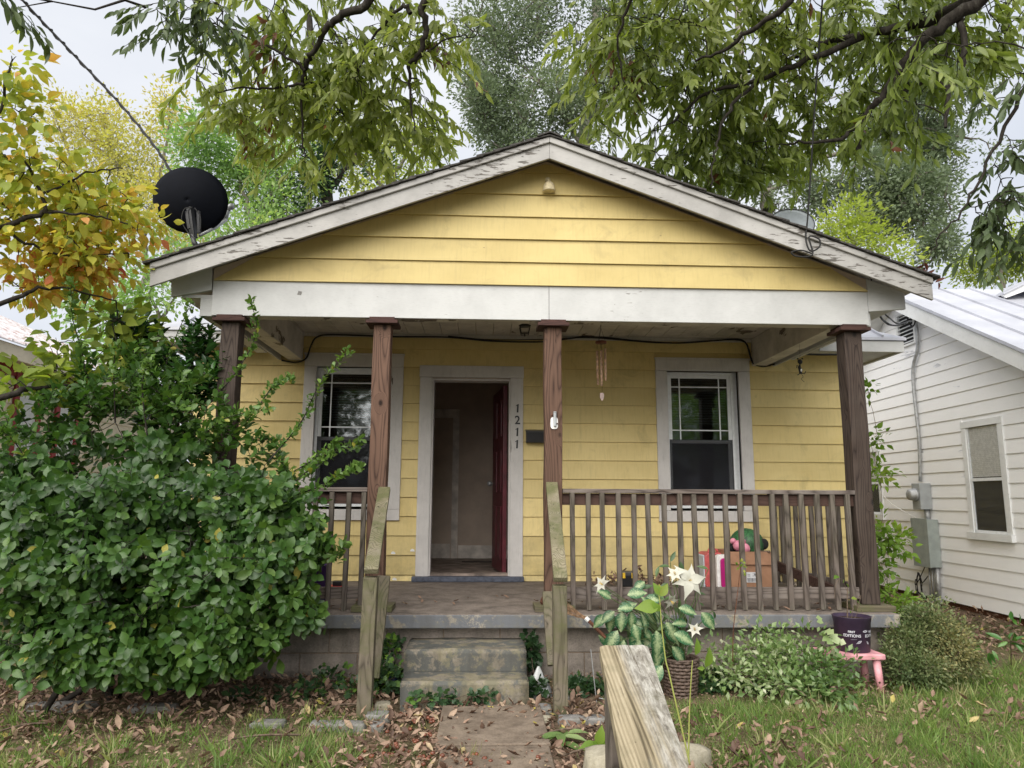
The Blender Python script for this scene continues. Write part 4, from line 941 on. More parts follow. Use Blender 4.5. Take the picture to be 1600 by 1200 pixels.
dc = at(1236, 352, 1.5); d2 = empty('satellite_dish', (dc[0], 1.5, roof_z(dc[0])), 'pale grey satellite dish showing its upper half above the right roof slope', 'satellite dish')
axis = Vector((-.15, -.93, .35)).normalized(); q = Vector((0, 0, 1)).rotation_difference(axis); V = []; F = []
for i, r_ in enumerate(np.linspace(0, 1, 8)):
    for k_ in range(32): a_ = 2*math.pi*k_/32; V.append(tuple(Vector(dc)+q @ Vector((r_*.235*math.cos(a_), r_*.21*math.sin(a_), .07*r_*r_-.05))))
for i in range(7):
    for k_ in range(32): k2_ = (k_+1) % 32; F.append((i*32+k_, (i+1)*32+k_, (i+1)*32+k2_, i*32+k2_))
e_ = mb().add(V, F).build('reflector', 'pale_dish', d2, smooth=True); e_.modifiers.new('thick', 'SOLIDIFY').thickness = .006
mb().tube([V[7*32+k_] for k_ in range(32)]+[V[7*32]], .005, 6, False).build('rim', 'dark_metal', d2, smooth=True)
mb().tube([(dc[0], 1.56, dc[2]-.02), (dc[0], 1.6, roof_z(dc[0])-.02)], .02, 8).build('mast', 'grey_metal', d2)

# ================================================================== THINGS ON THE PORCH
def rect_of(x0, x1, ytop, Y):   # metres from pixels at depth Y
    return at(x0, ytop, Y)[0], at(x1, ytop, Y)[0], at((x0+x1)/2, ytop, Y)[2]
x0, x1, zt = rect_of(1141, 1204, 862, .95)
cb_ = empty('cardboard_box', ((x0+x1)/2, 1.15, 0), 'open brown cardboard box filled with toys behind the railing', 'box')
B = mb(); y0, y1 = .95, 1.35; th = .006
B.box(x0, x1, y0, y0+th, .002, zt); B.box(x0, x1, y1-th, y1, .002, zt); B.box(x0, x0+th, y0+th, y1-th, .002, zt); B.box(x1-th, x1, y0+th, y1-th, .002, zt); B.box(x0+th, x1-th, y0+th, y1-th, .002, .01)
B.build('carton', 'cardboard', cb_, bevel=.002)
B = mb(); B.hexa([(x0-.004, y0-.012, zt-.11), (x1+.006, y0-.02, zt-.115), (x1+.006, y0-.012, zt-.115), (x0-.004, y0-.004, zt-.11), (x0, y0-.004, zt), (x1, y0-.004, zt), (x1, y0-.001, zt), (x0, y0-.001, zt)]); B.build('flap', 'cardboard', cb_)
q = at(1174, 902, .95); mb().box(q[0]-.045, q[0]+.045, y0-.0045, y0-.003, q[2]-.045, q[2]+.045).build('address_label', 'paper_label', cb_)
B = mb()
for k_ in range(14): xx_ = q[0]-.038+k_*.0057; B.box(xx_, xx_+random.choice((.0018, .003)), y0-.006, y0-.0048, q[2]-.038, q[2]-.006)
for i in range(5):
    for j in range(5):
        if random.random() < .6: B.box(q[0]+.012+i*.005, q[0]+.0165+i*.005, y0-.006, y0-.0048, q[2]+.008+j*.005, q[2]+.0125+j*.005)
for j in range(2): B.box(q[0]-.036, q[0]-.012, y0-.006, y0-.0048, q[2]+.022-j*.012, q[2]+.025-j*.012)
B.build('printed_bars', 'print_black', cb_)
c = at(1168, 848, 1.12); tag(mb().lathe([(.16*math.sin(a_), -.16*math.cos(a_)*.95) for a_ in np.linspace(.03, math.pi-.03, 14)], (c[0]+.0, 1.14, c[2]-.02), 24).build('watermelon_ball', 'watermelon_ball', smooth=True, loc=(c[0], 1.14, c[2])), 'round green watermelon-striped ball on top of the cardboard box', 'ball')
c = at(1154, 852, .98); B = mb()
B.lathe([(.004, -.045), (.04, -.03), (.05, 0), (.04, .03), (.004, .045)], (c[0], .99, c[2]-.005), 12, (0, -1, 0)); B.lathe([(.003, -.02), (.028, -.01), (.03, 0), (.003, .02)], (c[0]-.045, .99, c[2]+.035), 10, (0, -1, 0)); B.lathe([(.003, -.02), (.028, -.01), (.03, 0), (.003, .02)], (c[0]+.045, .99, c[2]+.03), 10, (0, -1, 0))
B.lathe([(.004, -.045), (.045, -.03), (.05, 0), (.04, .03), (.004, .045)], (c[0]+.06, .99, c[2]-.03), 12, (0, -1, 0))
tag(B.build('pink_soft_toy', 'pink_toy', smooth=True, loc=(c[0], .99, c[2])), 'pink soft toy poking out of the cardboard box below the green ball', 'toy')
for (px, py, rr, lab) in ((1146, 856, .04, 'black round toy wheel at the left rim of the cardboard box'), (1192, 850, .05, 'black round toy wheel at the right rim of the cardboard box')):
    c = at(px, py, 1.05); tag(mb().lathe([(rr*.5, -.02), (rr, -.016), (rr*1.02, 0), (rr, .016), (rr*.5, .02)], (c[0], 1.05, c[2]), 16, (.2, -1, 0)).build('toy_wheel', 'black_rubber', smooth=True, loc=(c[0], 1.05, c[2])), lab, 'toy wheel')
a = at(1166, 850, 1.02); b = at(1186, 862, 1.0); tag(mb().tube([a, at(1180, 858, 1.0), b, at(1203, 862, .94)], .012, 6).build('brown_stick', 'twig', loc=a), 'crooked brown stick lying across the toys in the box', 'stick')
a = at(1135, 800, 1.5); tag(mb().tube([(at(1143, 838, 1.3)[0], 1.32, .3), at(1135, 800, 1.6)], .012, 6).build('leaning_stick', 'twig', loc=a), 'thin brown stick leaning up behind the box under the window', 'stick')
# pink cooler and magenta suitcase
x0, x1, zt = rect_of(1101, 1122, 864, 1.2)
co = empty('red_cooler', ((x0+x1)/2, 1.3, 0), 'faded red toy cooler left of the magenta case', 'cooler')
mb().prism([(x0+.02, .002), (x1+.1, .002), (x1+.1, zt), (x0+.03, zt), (x0, zt-.03), (x0-.004, .06)], 1.2, 1.45).build('body', 'faded_red', co, bevel=.01)
mb().prism([(x0-.012, .02), (x0-.002, .02), (x0-.002, zt-.02), (x0-.012, zt-.03)], 1.21, 1.44).build('edge_band', 'pale_dish', co)
mb().tube(smooth_path([(x1-.06, 1.3, zt-.005), (x1-.045, 1.3, zt+.03), (x1+.02, 1.3, zt+.02), (x1+.04, 1.3, zt-.02)], 4), .012, 6).build('handle', 'faded_red', co, smooth=True)
x0, x1, zt = rect_of(1120, 1144, 867, 1.05)
su = empty('magenta_case', ((x0+x1)/2, 1.1, 0), 'magenta toy suitcase with a thick white border beside the cardboard box', 'suitcase')
def rr_(x0, x1, z0, z1, r_, n=5):
    P = []
    for cx, cz, a0_ in ((x1-r_, z1-r_, 0), (x0+r_, z1-r_, 90), (x0+r_, z0+r_, 180), (x1-r_, z0+r_, 270)):
        for i in range(n): a_ = R(a0_+90*i/(n-1)); P.append((cx+r_*math.cos(a_), cz+r_*math.sin(a_)))
    return P
xr = x0+.30
mb().prism(rr_(x0, xr, .01, zt, .04), 1.06, 1.14).build('shell', 'white_plastic', su, bevel=.006); mb().prism(rr_(x0+.03, xr-.03, .04, zt-.03, .03), 1.04, 1.0595).build('panel', 'magenta', su, bevel=.004)
mb().lathe([(.01, -.012), (.02, -.01), (.02, .01), (.01, .012)], (x0+.07, 1.09, .0215), 12, (1, 0, 0)).build('wheel', 'black_rubber', su)
# leaf heap with tool box
c = at(985, 905, 1.7); 
tb = empty('tool_box', (at(984, 900, 1.5)[0], 1.5, 0), 'dark tool box with yellow latches half buried in dead leaves below the window', 'tool box')
x0 = at(970, 900, 1.45)[0]; x1 = at(993, 900, 1.45)[0]; mb().box(x0, x1, 1.45, 1.6, .004, .11).build('body', 'black_plastic', tb, bevel=.006); mb().box(x0-.004, x1+.004, 1.446, 1.604, .1105, .14).build('lid', 'dark_metal', tb, bevel=.005)
for f_ in (.2, .8): mb().box(x0+(x1-x0)*f_-.012, x0+(x1-x0)*f_+.012, 1.436, 1.4455, .085, .135).build('latch', 'yellow_plastic', tb)
# left side: red tray, purple bin glimpsed
q = at(524, 908, 1.2); rtd = empty('red_tray', (q[0], 1.2, 0), 'flat red plastic toy with a black part on the left of the porch floor', 'toy')
mb().box(q[0]-.12, q[0]+.08, 1.12, 1.3, .002, .04).build('tray', 'red_plastic', rtd, bevel=.008); mb().box(q[0]-.02, q[0]+.06, 1.17, 1.25, .0405, .085).build('black_block', 'black_plastic', rtd, bevel=.006)
q = at(503, 880, .6); tag(mb().lathe([(.11, .002), (.13, .28), (.135, .28), (.135, .30), (.12, .30)], (q[0]-.05, .6, 0), 20).build('purple_bin', 'purple_plastic', smooth=True, loc=(q[0], .6, 0)), 'purple plastic bin behind the left railing at the edge of the shrub', 'bin')
q = at(505, 862, .9); tag(mb().box(q[0]-.06, q[0]+.02, .9, 1.0, .002, q[2]+.03).build('red_jug', 'red_plastic', loc=(q[0], .9, 0), bevel=.02), 'upright red plastic container glimpsed behind the shrub at the left railing', 'container')
for i, (px, py) in enumerate(((614, 864), (644, 860), (616, 905))):
    q = at(px, py, WY-.03); tag(mb().prism([(q[0]-.02, q[2]-.01), (q[0]+.025, q[2]-.012), (q[0]+.02, q[2]+.008), (q[0]-.004, q[2]+.016), (q[0]-.018, q[2]+.006)], WY-.0245, WY-.0225).build('paint_chip', 'white_plastic', loc=q), ('white scrap on the yellow boards left of the doorway, upper left one', 'white scrap on the yellow boards right against the left door casing', 'white scrap at the foot of the yellow wall left of the doorway')[i], 'scrap', 'white scraps on the wall')

# ================================================================== BROOM, TIN, BAG, BOTTLE, STAKE
a = at(880, 948, -.30); b = at(917, 967, -.42); c = at(990, 1040, -.62)
br = empty('old_broom', (c[0], c[1], GZ), 'worn straw broom leaning from the porch edge down behind the flower basket', 'broom')
B = mb()
for k_ in range(34):
    e = a+np.array([random.gauss(0, .022), random.gauss(0, .02), random.gauss(0, .026)]); B.tube([b+RNG.normal(0, .006, 3), (b+e)/2+RNG.normal(0, .008, 3), e], .0022, 3, False)
tag(B.build('straw_head', 'straw', br), kind='stuff'); mb().tube([b-(c-b)*.02, b+(c-b)*.05], .017, 8).build('binding', 'white_plastic', br); c_ = c.copy(); mb().tube([b, (b+c)/2, c_], .0125, 8).build('handle', 'rust_brown', br, smooth=True)
a = at(848, 937, -.30); b = at(862, 943, -.34); dv_ = Vector(b-a).normalized()
tn = empty('painted_tin', a, 'small teal and rusty brown tin wedged beside the right handrail post', 'tin')
mb().lathe([(.03, 0), (.034, .0), (.034, .035), (.03, .036)], a, 16, dv_).build('rusty_end', 'rust_brown', tn, smooth=True); mb().lathe([(.035, .0365), (.037, .04), (.037, .10), (.03, .102)], a, 16, dv_).build('teal_body', 'teal', tn, smooth=True)
q = at(846, 1042, -.45); zb_ = gz(q[0], -.45)
B = mb(); V = []; F = []; seg = 18; pr = [(.075, 0), (.085, .03), (.07, .08), (.045, .13), (.022, .18), (.006, .21)]
for i, (r_, h) in enumerate(pr):
    for k_ in range(seg): a_ = 2*math.pi*k_/seg; rr2 = r_*(1+.16*math.sin(k_*3.1+i)+.1*math.sin(k_*5.3)); V.append((q[0]-.02+rr2*math.cos(a_), -.45+rr2*math.sin(a_)*.7, zb_-.01+h))
for i in range(5):
    for k_ in range(seg): k2_ = (k_+1) % seg; F.append((i*seg+k_, i*seg+k2_, (i+1)*seg+k2_, (i+1)*seg+k_))
tag(mb().add(V, F).build('plastic_bag', 'bag_plastic', smooth=True, loc=(q[0], -.45, zb_)), 'crumpled pale plastic bag standing at the right side of the steps', 'bag')
q = at(615, 1045, -.3); bt = tag(mb().lathe([(.03, 0), (.036, .03), (.036, .09), (.014, .12), (.014, .14)], (q[0], -.3, GZ), 12, (.1, -.2, 1)).build('blue_bottle', 'blue_plastic', smooth=True, loc=(q[0], -.3, GZ)), 'small dark blue bottle in the ivy left of the lower step', 'bottle')
q = at(240, 1045, -.75); tag(mb().lathe([(.12, 0), (.14, .02), (.16, .3), (.165, .31), (.15, .31)], (q[0], -.3, GZ-.01), 16).build('blue_bucket', 'blue_plastic', smooth=True, loc=(q[0], -.3, GZ)), 'dark blue bucket hidden under the left shrub', 'bucket')
q = at(1062, 1075, -.9); 
q0_ = atz(933, 1095, GZ); q1 = at(923, 1014, q0_[1]); tag(mb().tube([q0_-np.array([0, 0, .05]), q1], .0035, 5).tube([q0_+np.array([0, 0, .02]), q0_+np.array([.10, 0, .0])], .003, 5).build('wire_stake', 'galvanised', loc=q0_), 'thin bent wire stake standing in the litter right of the path', 'stake')
q = atz(889, 1076, GZ+.02); tag(mb().box(q[0]-.03, q[0]+.02, q[1], q[1]+.03, q[2]-.02, q[2]+.015).build('teal_wrapper', 'teal', loc=q, bevel=.008), 'small teal wrapper in the ivy by the right handrail post', 'litter')

# ================================================================== POT ON PINK STOOL
Ys = -.35; x0, x1, zt = rect_of(1291, 1384, 1020, Ys-.10)
st = empty('pink_stool', ((x0+x1)/2, Ys, GZ), 'small pink wooden stool standing in the ivy under the dark pot', 'stool')
zS = at(1335, 1018, Ys)[2]
mb().box(x0, x1, Ys-.10, Ys+.16, zS-.04, zS).build('seat', 'pink_paint', st, bevel=.008)
for sx_, sy_ in ((-1, -1), (1, -1), (-1, 1), (1, 1)):
    xx_ = (x0+x1)/2+sx_*((x1-x0)/2-.05); yy_ = Ys+.03+sy_*.09
    mb().tube([(xx_, yy_, zS-.0405), (xx_+sx_*.015, yy_+sy_*.012, GZ-.02)], [.027, .024], 12).build('leg', 'pink_paint', st, smooth=True)
tpx0, tpx1, tz = rect_of(1305, 1362, 963, Ys); rr = (tpx1-tpx0)/2; pc = ((tpx0+tpx1)/2+.005, Ys+.04)
po = empty('dark_nursery_pot', (pc[0], pc[1], zS), 'dark purple nursery pot with white print on the pink stool', 'pot')
hgt = tz-zS
prof = [(rr*.80, .001), (rr*.82, .004), (rr*.93, hgt*.85), (rr*.95, hgt*.86), (rr*.98, hgt*.98), (rr*1.0, hgt), (rr*.95, hgt), (rr*.90, hgt*.85)]
mb().lathe(prof, (pc[0], pc[1], zS), 36).build('pot_body', 'aubergine_pot', po, smooth=True)
mb().lathe([(.001, hgt*.9), (rr*.91, hgt*.9)], (pc[0], pc[1], zS), 20, cap=False).build('soil', 'soil', po)
def on_pot(V, a0_, zc, k_=1.):
    out = []
    for x, y, z_ in V:
        zz_ = zc+y; r_ = rr*(.82+.11*(zz_/(hgt*.85)))+.0016; an = a0_+x/r_; out.append((pc[0]+r_*math.sin(an), pc[1]-r_*math.cos(an), zS+zz_))
    return out
for s_, a_, z_, sz in (('FIRST', -.52, hgt*.60, .020), ('EDITIONS', -.50, hgt*.49, .027), ('EDITIONS', .75, hgt*.49, .027), ('FIRST', .75, hgt*.60, .020)):
    V, F = text_mesh(s_, sz, 0, .0006); mb().add(on_pot(V, a_, z_), F).build('lettering', 'pot_print', po)
def leaf_mark(a0_, zc, sz, rot):
    B = mb(); n = 14; P = []
    for i in range(n+1):
        t_ = i/n*2*math.pi; x = math.cos(t_)*sz*(1); y = math.sin(t_)*sz*.42*(1-.3*math.cos(t_)); P.append((x*math.cos(rot)-y*math.sin(rot), x*math.sin(rot)+y*math.cos(rot), 0))
    B.tube(on_pot(P, a0_, zc), .0013, 4); S = [(-sz*1.7, 0, 0), (0, .0, 0), (sz*.5, 0, 0)]; S = [(x*math.cos(rot)-y*math.sin(rot), x*math.sin(rot)+y*math.cos(rot), 0) for x, y, _ in S]; B.tube(on_pot(S, a0_, zc), .0011, 4); return B.build('leaf_mark', 'pot_print', po)
leaf_mark(.25, hgt*.62, .016, math.pi+.1); leaf_mark(-.10, hgt*.32, .015, .5); leaf_mark(.45, hgt*.30, .010, 2.2)
for px, py in ((1, 1),): mb().box(pc[0]-rr*.6, pc[0]-rr*.25, pc[1]-rr*.93, pc[1]-rr*.925, zS+hgt*.40, zS+hgt*.403).build('printed_rule', 'pot_print', po)
# dying sapling in the pot
sp = empty('potted_sapling', (pc[0], pc[1], zS+hgt*.9), 'spindly half-dead sapling growing from the dark pot', 'sapling')
B = mb(); zo = zS+hgt*.89
def sapx(x, y, Y): return at(x, y, Y)
S1 = smooth_path([(pc[0]-.03, pc[1], zo), at(1324, 930, pc[1]), at(1326, 900, pc[1]), at(1322, 880, pc[1]-.03)], 4); B.tube(S1, np.linspace(.005, .0015, len(S1)), 5)
S2 = smooth_path([(pc[0], pc[1], zo), at(1334, 945, pc[1]), at(1345, 930, pc[1]), at(1340, 950, pc[1]-.04)], 4); B.tube(S2, .002, 4); S3 = smooth_path([at(1324, 925, pc[1]), at(1315, 905, pc[1]), at(1306, 912, pc[1]-.03), at(1304, 935, pc[1]-.05)], 4); B.tube(S3, .0018, 4)
S4 = smooth_path([(pc[0]+.02, pc[1], zo), at(1340, 955, pc[1]), at(1338, 940, pc[1]), at(1348, 958, pc[1]-.03)], 4); B.tube(S4, .0018, 4); B.build('stem', 'twig', sp)
LP = np.array([at(1310, 900, pc[1]), at(1330, 935, pc[1]), at(1328, 955, pc[1]), at(1322, 912, pc[1]), at(1340, 938, pc[1]), at(1318, 905, pc[1]), at(1326, 925, pc[1]-.01)]); nL_ = len(LP)
leaves(sp, T_DOG, (LP, unit(RNG.normal(size=(nL_, 3))+np.array([0, -.2, -1.])), unit(RNG.normal(size=(nL_, 3))+np.array([0, -1, .3])), np.array([.06, .045, .04, .035, .035, .03, .03]), RNG.random(nL_)*.8), 'vine_leaf', nL_-1)

# ================================================================== BASKET OF ARTIFICIAL LILIES
bx0, bx1, bz = rect_of(1037, 1093, 1030, -.55); rr = (bx1-bx0)/2; bc = ((bx0+bx1)/2, -.5)
bk = empty('wicker_basket', (bc[0], bc[1], GZ), 'dark woven basket standing in the ivy below the railing, holding lilies', 'basket')
hb = bz-GZ
for i in range(11):         # woven courses over and under the uprights
    z0_ = GZ+i*hb/11; rb = rr*(.80+.2*i/11); P = []
    for k_ in range(49): a_ = 2*math.pi*k_/48; r_ = rb+.007*math.sin(12*a_+math.pi*(i % 2)); P.append((bc[0]+r_*math.cos(a_), bc[1]+r_*math.sin(a_), z0_+hb/22))
    mb().tube(P, hb/22*.98, 5, False).build('woven_course', 'wicker', bk, smooth=True)
B = mb()
for k_ in range(24): a_ = 2*math.pi*k_/24; B.tube([(bc[0]+rr*.8*math.cos(a_), bc[1]+rr*.8*math.sin(a_), GZ), (bc[0]+rr*1.0*math.cos(a_), bc[1]+rr*1.0*math.sin(a_), bz)], .005, 4, False)
B.build('uprights', 'wicker', bk)
P = [(bc[0]+rr*1.02*math.cos(a_), bc[1]+rr*1.02*math.sin(a_), bz) for a_ in np.linspace(0, 2*math.pi, 30)]; mb().tube(P, .009, 6, False).build('rim', 'wicker', bk, smooth=True)
mb().lathe([(.001, hb*.93), (rr*.93, hb*.93)], (bc[0], bc[1], GZ), 20, cap=False).build('soil', 'soil', bk)
lp = empty('artificial_lily_plant', (bc[0], bc[1], bz), 'artificial plant with variegated leaves and white lilies in the woven basket', 'plant')
stems = mb(); top0 = np.array([bc[0], bc[1], bz-.02])
def stem_to(p_, sag=-.06, r_=.003): P = bez(top0+RNG.normal(0, .02, 3)*np.array([1, 1, 0]), p_, sag, 6, .006); stems.tube(P, r_, 5, False); return P
# big variegated leaves
LL = []
for (x, y, dx, dy, s_) in ((972, 955, -.2, -1, .15), (985, 955, .15, -1, .13), (965, 985, -.7, -1, .17), (960, 955, -1, -.6, .13), (990, 975, .2, -.9, .13), (1025, 985, .1, -1, .20), (1040, 972, .6, -.9, .19), (1005, 940, .7, .25, .15), (990, 950, -1, .15, .12), (980, 930, .9, .3, .15), (1052, 990, 1, -.3, .17), (1000, 1000, -.6, -.8, .18), (1015, 1020, -.5, -.6, .15), (955, 935, -.6, .5, .12), (1035, 1040, -.9, -.9, .18), (1060, 950, .9, -.1, .14), (1020, 955, -.3, .5, .14), (975, 1000, -.4, -1, .14), (1010, 970, -.9, -.3, .15), (1050, 1010, .7, -.8, .15), (945, 960, -.9, -.9, .13), (1030, 1005, -.2, -1, .17), (995, 985, -.3, -.9, .15)):
    p_ = at(x, y, bc[1]-.12+random.uniform(-.06, .06)); LL.append((p_, np.array([dx, -.35, dy]), np.array([random.uniform(-.25, .25), -.85, .55]), s_*.86, random.random())); stem_to(p_)
for k_ in range(26): p_ = at(random.gauss(1005, 30), random.gauss(975, 28), bc[1]-.05+random.uniform(-.05, .1)); LL.append((p_, np.array([random.gauss(-.1, .8), -.3, random.gauss(-.7, .4)]), np.array([random.gauss(0, .3), -.8, .6]), random.uniform(.09, .14), random.random()))
LL = tuple(np.array([l[i] for l in LL]) for i in range(5)); leaves(lp, T_FAUX, LL, 'faux_leaf', 48)
LL = []
for k_ in range(60):
    x = random.gauss(1035, 38); y = random.gauss(960, 40); p_ = at(x, y, bc[1]+random.uniform(-.08, .12)); LL.append((p_, np.array([random.gauss(0, .7), random.gauss(-.2, .4), random.gauss(-.2, .6)]), np.array([random.gauss(0, .4), -.7, .6]), random.uniform(.05, .11), random.random()))
    if k_ % 2: stem_to(p_)
p_ = at(1035, 878, bc[1]); LL += [(at(1047, 885, bc[1]), np.array([-1., 0, .12]), np.array([0, -.6, .8]), .085, .6)]
LL = tuple(np.array([l[i] for l in LL]) for i in range(5)); leaves(lp, T_LAU, LL, 'plain_faux_leaf', 59)
def lily(px, py, sz, ax_, droop=0.):
    c = at(px, py, bc[1]-.14); stem_to(c+np.array(ax_)*-.03); ax_ = unit(np.array([ax_]))[0]; n = 6; L = []
    h = unit(np.cross(ax_, [.1, .2, 1.])[None])[0]; g_ = np.cross(ax_, h)
    for k_ in range(n):
        a_ = k_*math.pi/3+.3; rad = h*math.cos(a_)+g_*math.sin(a_); op = .98-.3*droop; L.append((c+rad*.004, unit((rad*math.sin(op)+ax_*math.cos(op))[None])[0], ax_*math.sin(op)-rad*math.cos(op), sz*(1 if k_ % 2 else .88), .5))
    L = tuple(np.array([l[i] for l in L]) for i in range(5)); f_ = leaf_mesh('flower', T_PETAL, *L, 'white_petal', np.array(lp['_w'])); o = bpy.data.objects.new('flower', f_); COL.objects.link(o); o.parent = lp; o['_w'] = lp['_w']
    B = mb()
    for k_ in range(6): a_ = k_*1.05; rad = h*math.cos(a_)+g_*math.sin(a_); B.tube([c, c+ax_*.035+rad*.008], .0012, 3, False)
    B.build('stamens', 'stamen', o); return o
lily(1077, 907, .10, (.15, -1, .25)); lily(1055, 898, .05, (-.3, -.6, .5), 1); lily(942, 914, .055, (-.7, -.5, .5), 1.4); lily(945, 928, .05, (-.4, -.6, -.7), 1.2); 
lily(1047, 938, .05, (.4, -.7, -.4), .9); lily(1086, 985, .045, (-.3, -.6, .6), 1); 
stems.build('stems', 'green_stem', lp)

# ================================================================== FOREGROUND HANDRAIL
fr = empty('street_handrail', (.11, -3.55, GZ), 'grey and straw coloured weathered handrail board sloping towards the camera', 'handrail')
A_ = at(975, 1009, -3.45); Bn = at(1020, 1182, -3.92); dirv = (Bn-A_)/np.linalg.norm(Bn-A_); Bf = A_+dirv*1.25
V = []; F = []; nst = 22; prf = [(-1, 1), (-.93, 1.0), (.93, 1.0), (1, .8), (1, -1), (-1, -1)]
side = unit(np.cross(dirv, [0, 0, 1.])[None])[0]; side = -side if side[0] < 0 else side; upv = np.cross(side, dirv); upv = -upv if upv[2] < 0 else upv
Bd = mb(); P = []
mesh_v = []; 
for i in range(nst+1):
    p0 = A_+(Bf-A_)*i/nst-upv*.019
    for j in range(9):
        w_ = -.07+.14*j/8; mesh_v.append(p0+side*w_+upv*(.019+.0012*math.sin(j*2.1+i*.4)-(.004 if j in (0, 8) else 0))-dirv*(.006*abs(math.sin(j*3.3)) if i == 0 else 0))
    for j in range(9): w_ = .07-.14*j/8; mesh_v.append(p0+side*w_-upv*.019)
nn = 18; F = []
for i in range(nst):
    for j in range(nn): F.append((i*nn+j, i*nn+(j+1) % nn, (i+1)*nn+(j+1) % nn, (i+1)*nn+j))
F.append(tuple(range(nn))[::-1]); F.append(tuple(nst*nn+j for j in range(nn)))
tb_ = Bd.add(mesh_v, F); ob = tb_.build('top_board', 'weathered_board', fr)
pp = at(975, 1090, -3.52); c = A_+dirv*.13
B = mb(); pc_ = c-upv*.044; B.beam((pc_[0]-.022, pc_[1]-.02, GZ-.3), (pc_[0]-.022, pc_[1]-.02, pc_[2]+.003), .089, .089, (0, 1, 0)); B.build('post', 'baluster_wood', fr, bevel=.005)
B = mb(); e2 = A_+dirv*1.15-upv*.045; B.beam((e2[0], e2[1], -1.4), (e2[0], e2[1], e2[2]), .089, .089, (0, 1, 0)); B.build('post', 'baluster_wood', fr, bevel=.005)

# boulder behind the handrail, edging stones
def rock(nm, c, s3, mat, lab, cat_, grp=None, rough_=.12, box=.55, rot=0.):
    import bmesh
    bm = bmesh.new(); bmesh.ops.create_cube(bm, size=2); bmesh.ops.subdivide_edges(bm, edges=bm.edges[:], cuts=5, use_grid_fill=True); seed = RNG.random(3)*20
    for v_ in bm.verts:
        p_ = np.array(v_.co); sph = p_/np.linalg.norm(p_)*1.2; q_ = p_*box+sph*(1-box); q_ = q_*(1+rough_*float(lown((q_+seed)[None]*.9)[0])+rough_*.4*float(lown((q_+seed)[None]*2.6)[0]))
        x_, y_ = q_[0]*s3[0], q_[1]*s3[1]; v_.co = (x_*math.cos(rot)-y_*math.sin(rot), x_*math.sin(rot)+y_*math.cos(rot), q_[2]*s3[2])
    me = bpy.data.meshes.new(nm); bm.to_mesh(me); bm.free(); me.materials.append(M(mat)); me.polygons.foreach_set('use_smooth', [True]*len(me.polygons))
    o = bpy.data.objects.new(nm, me); COL.objects.link(o); o.location = tuple(map(float, c)); return tag(o, lab, cat_, grp)
c = atz(940, 1215, GZ+.02); rock('boulder', (c[0]+.02, c[1]+.02, GZ+.02), (.10, .10, .12), 'boulder', 'pale lichen-spotted stone on the left of the foreground handrail', 'stone', None, .1, .6)
c = atz(1085, 1205, GZ+.02); rock('boulder', (c[0]-.05, c[1]+.02, GZ+.01), (.13, .09, .11), 'boulder', 'pale lichen-spotted stone on the right of the foreground handrail', 'stone', None, .1, .6, .6)
ED = [(598, 1100, .055, .06, 'grey edging stone nearest the foot of the left handrail post'), (592, 1115, .085, .05, 'wide grey edging stone at the left corner of the path'), (590, 1128, .05, .035, 'low edging stone just below the left corner stone of the path'), (540, 1130, .13, .045, 'long flat edging stone left of the path corner'), (498, 1130, .05, .04, 'small edging stone left of the long flat one'),
      (420, 1128, .11, .03, 'flat edging stone half buried in litter under the right part of the shrub'), (240, 1110, .16, .035, 'flat edging stone under the middle of the left shrub'), (120, 1108, .14, .04, 'long edging stone near the left edge of the grass'), (70, 1106, .11, .03, 'edging stone almost at the left picture edge'),
      (849, 1103, .057, .045, 'dark square edging stone right of the path, nearer the steps'), (849, 1121, .055, .045, 'light square edging stone right of the path'), (895, 1120, .10, .035, 'long low edging stone right of the square pair'), (938, 1120, .10, .03, 'edging stone just left of the foreground handrail'), (881, 1092, .04, .045, 'small pointed stone below the right handrail post')]
for (px, py, w_, h_, lab) in ED:
    c = atz(px, py, GZ+.02); rock('edging_stone', (c[0], c[1], gz(c[0], c[1])+.008), (w_*.9, .05, h_*.85), 'stone_grey' if w_ != .055 else 'boulder', lab, 'stone', 'edging stones along the bed', .13, .72, random.uniform(-.12, .12))

# ================================================================== RIGHT NEIGHBOUR
NA = R(2.2); nd = np.array([math.sin(NA), math.cos(NA), 0.]); nn_ = np.array([math.cos(NA), -math.sin(NA), 0.])
N0 = np.array([5.577, 3.578, 0.])       # a point on its gable wall
NH = empty('white_house', (5.6, 4., GZ), 'white clapboard house with a standing-seam metal roof to the right', 'house')
def nw(s_, w_, z_): p_ = N0+nd*s_+nn_*w_; return (p_[0], p_[1], z_)
def nbox(B, s0, s1, w0, w1, z0, z1): return B.hexa([nw(s0, w0, z0), nw(s1, w0, z0), nw(s1, w1, z0), nw(s0, w1, z0), nw(s0, w0, z1), nw(s1, w0, z1), nw(s1, w1, z1), nw(s0, w1, z1)])
def on_wall(px, py, w_=0.):
    d = _f+_r2*(px-800)/FPX-_u2*(py-600)/FPX; p0 = N0+nn_*w_; t_ = ((p0-CAMP)@nn_)/(d@nn_); p_ = CAMP+d*t_; return float((p_-N0)@nd), float(p_[2])
sP, zP = on_wall(1402, 462, -.2); sP = .40; zPk = 3.78; NP = .54
def nroof(s_): return zPk-abs(s_-sP)*NP
NE = .159; z = -.40+.0; S0, S1 = -5.0, 5.0
wf = (*[on_wall(1507, 660)[0]][:1], *[on_wall(1572, 652)[0]][:1], .40, 1.77)
NWIN = (on_wall(1571, 700)[0]-.02, on_wall(1509, 700)[0]+.02, .39, 1.77)
NW2 = (1.22, 2.1, .55, 1.62)
VENT = (on_wall(1433, 510)[0], on_wall(1404, 510)[0], 2.93, 3.42)
i = 0
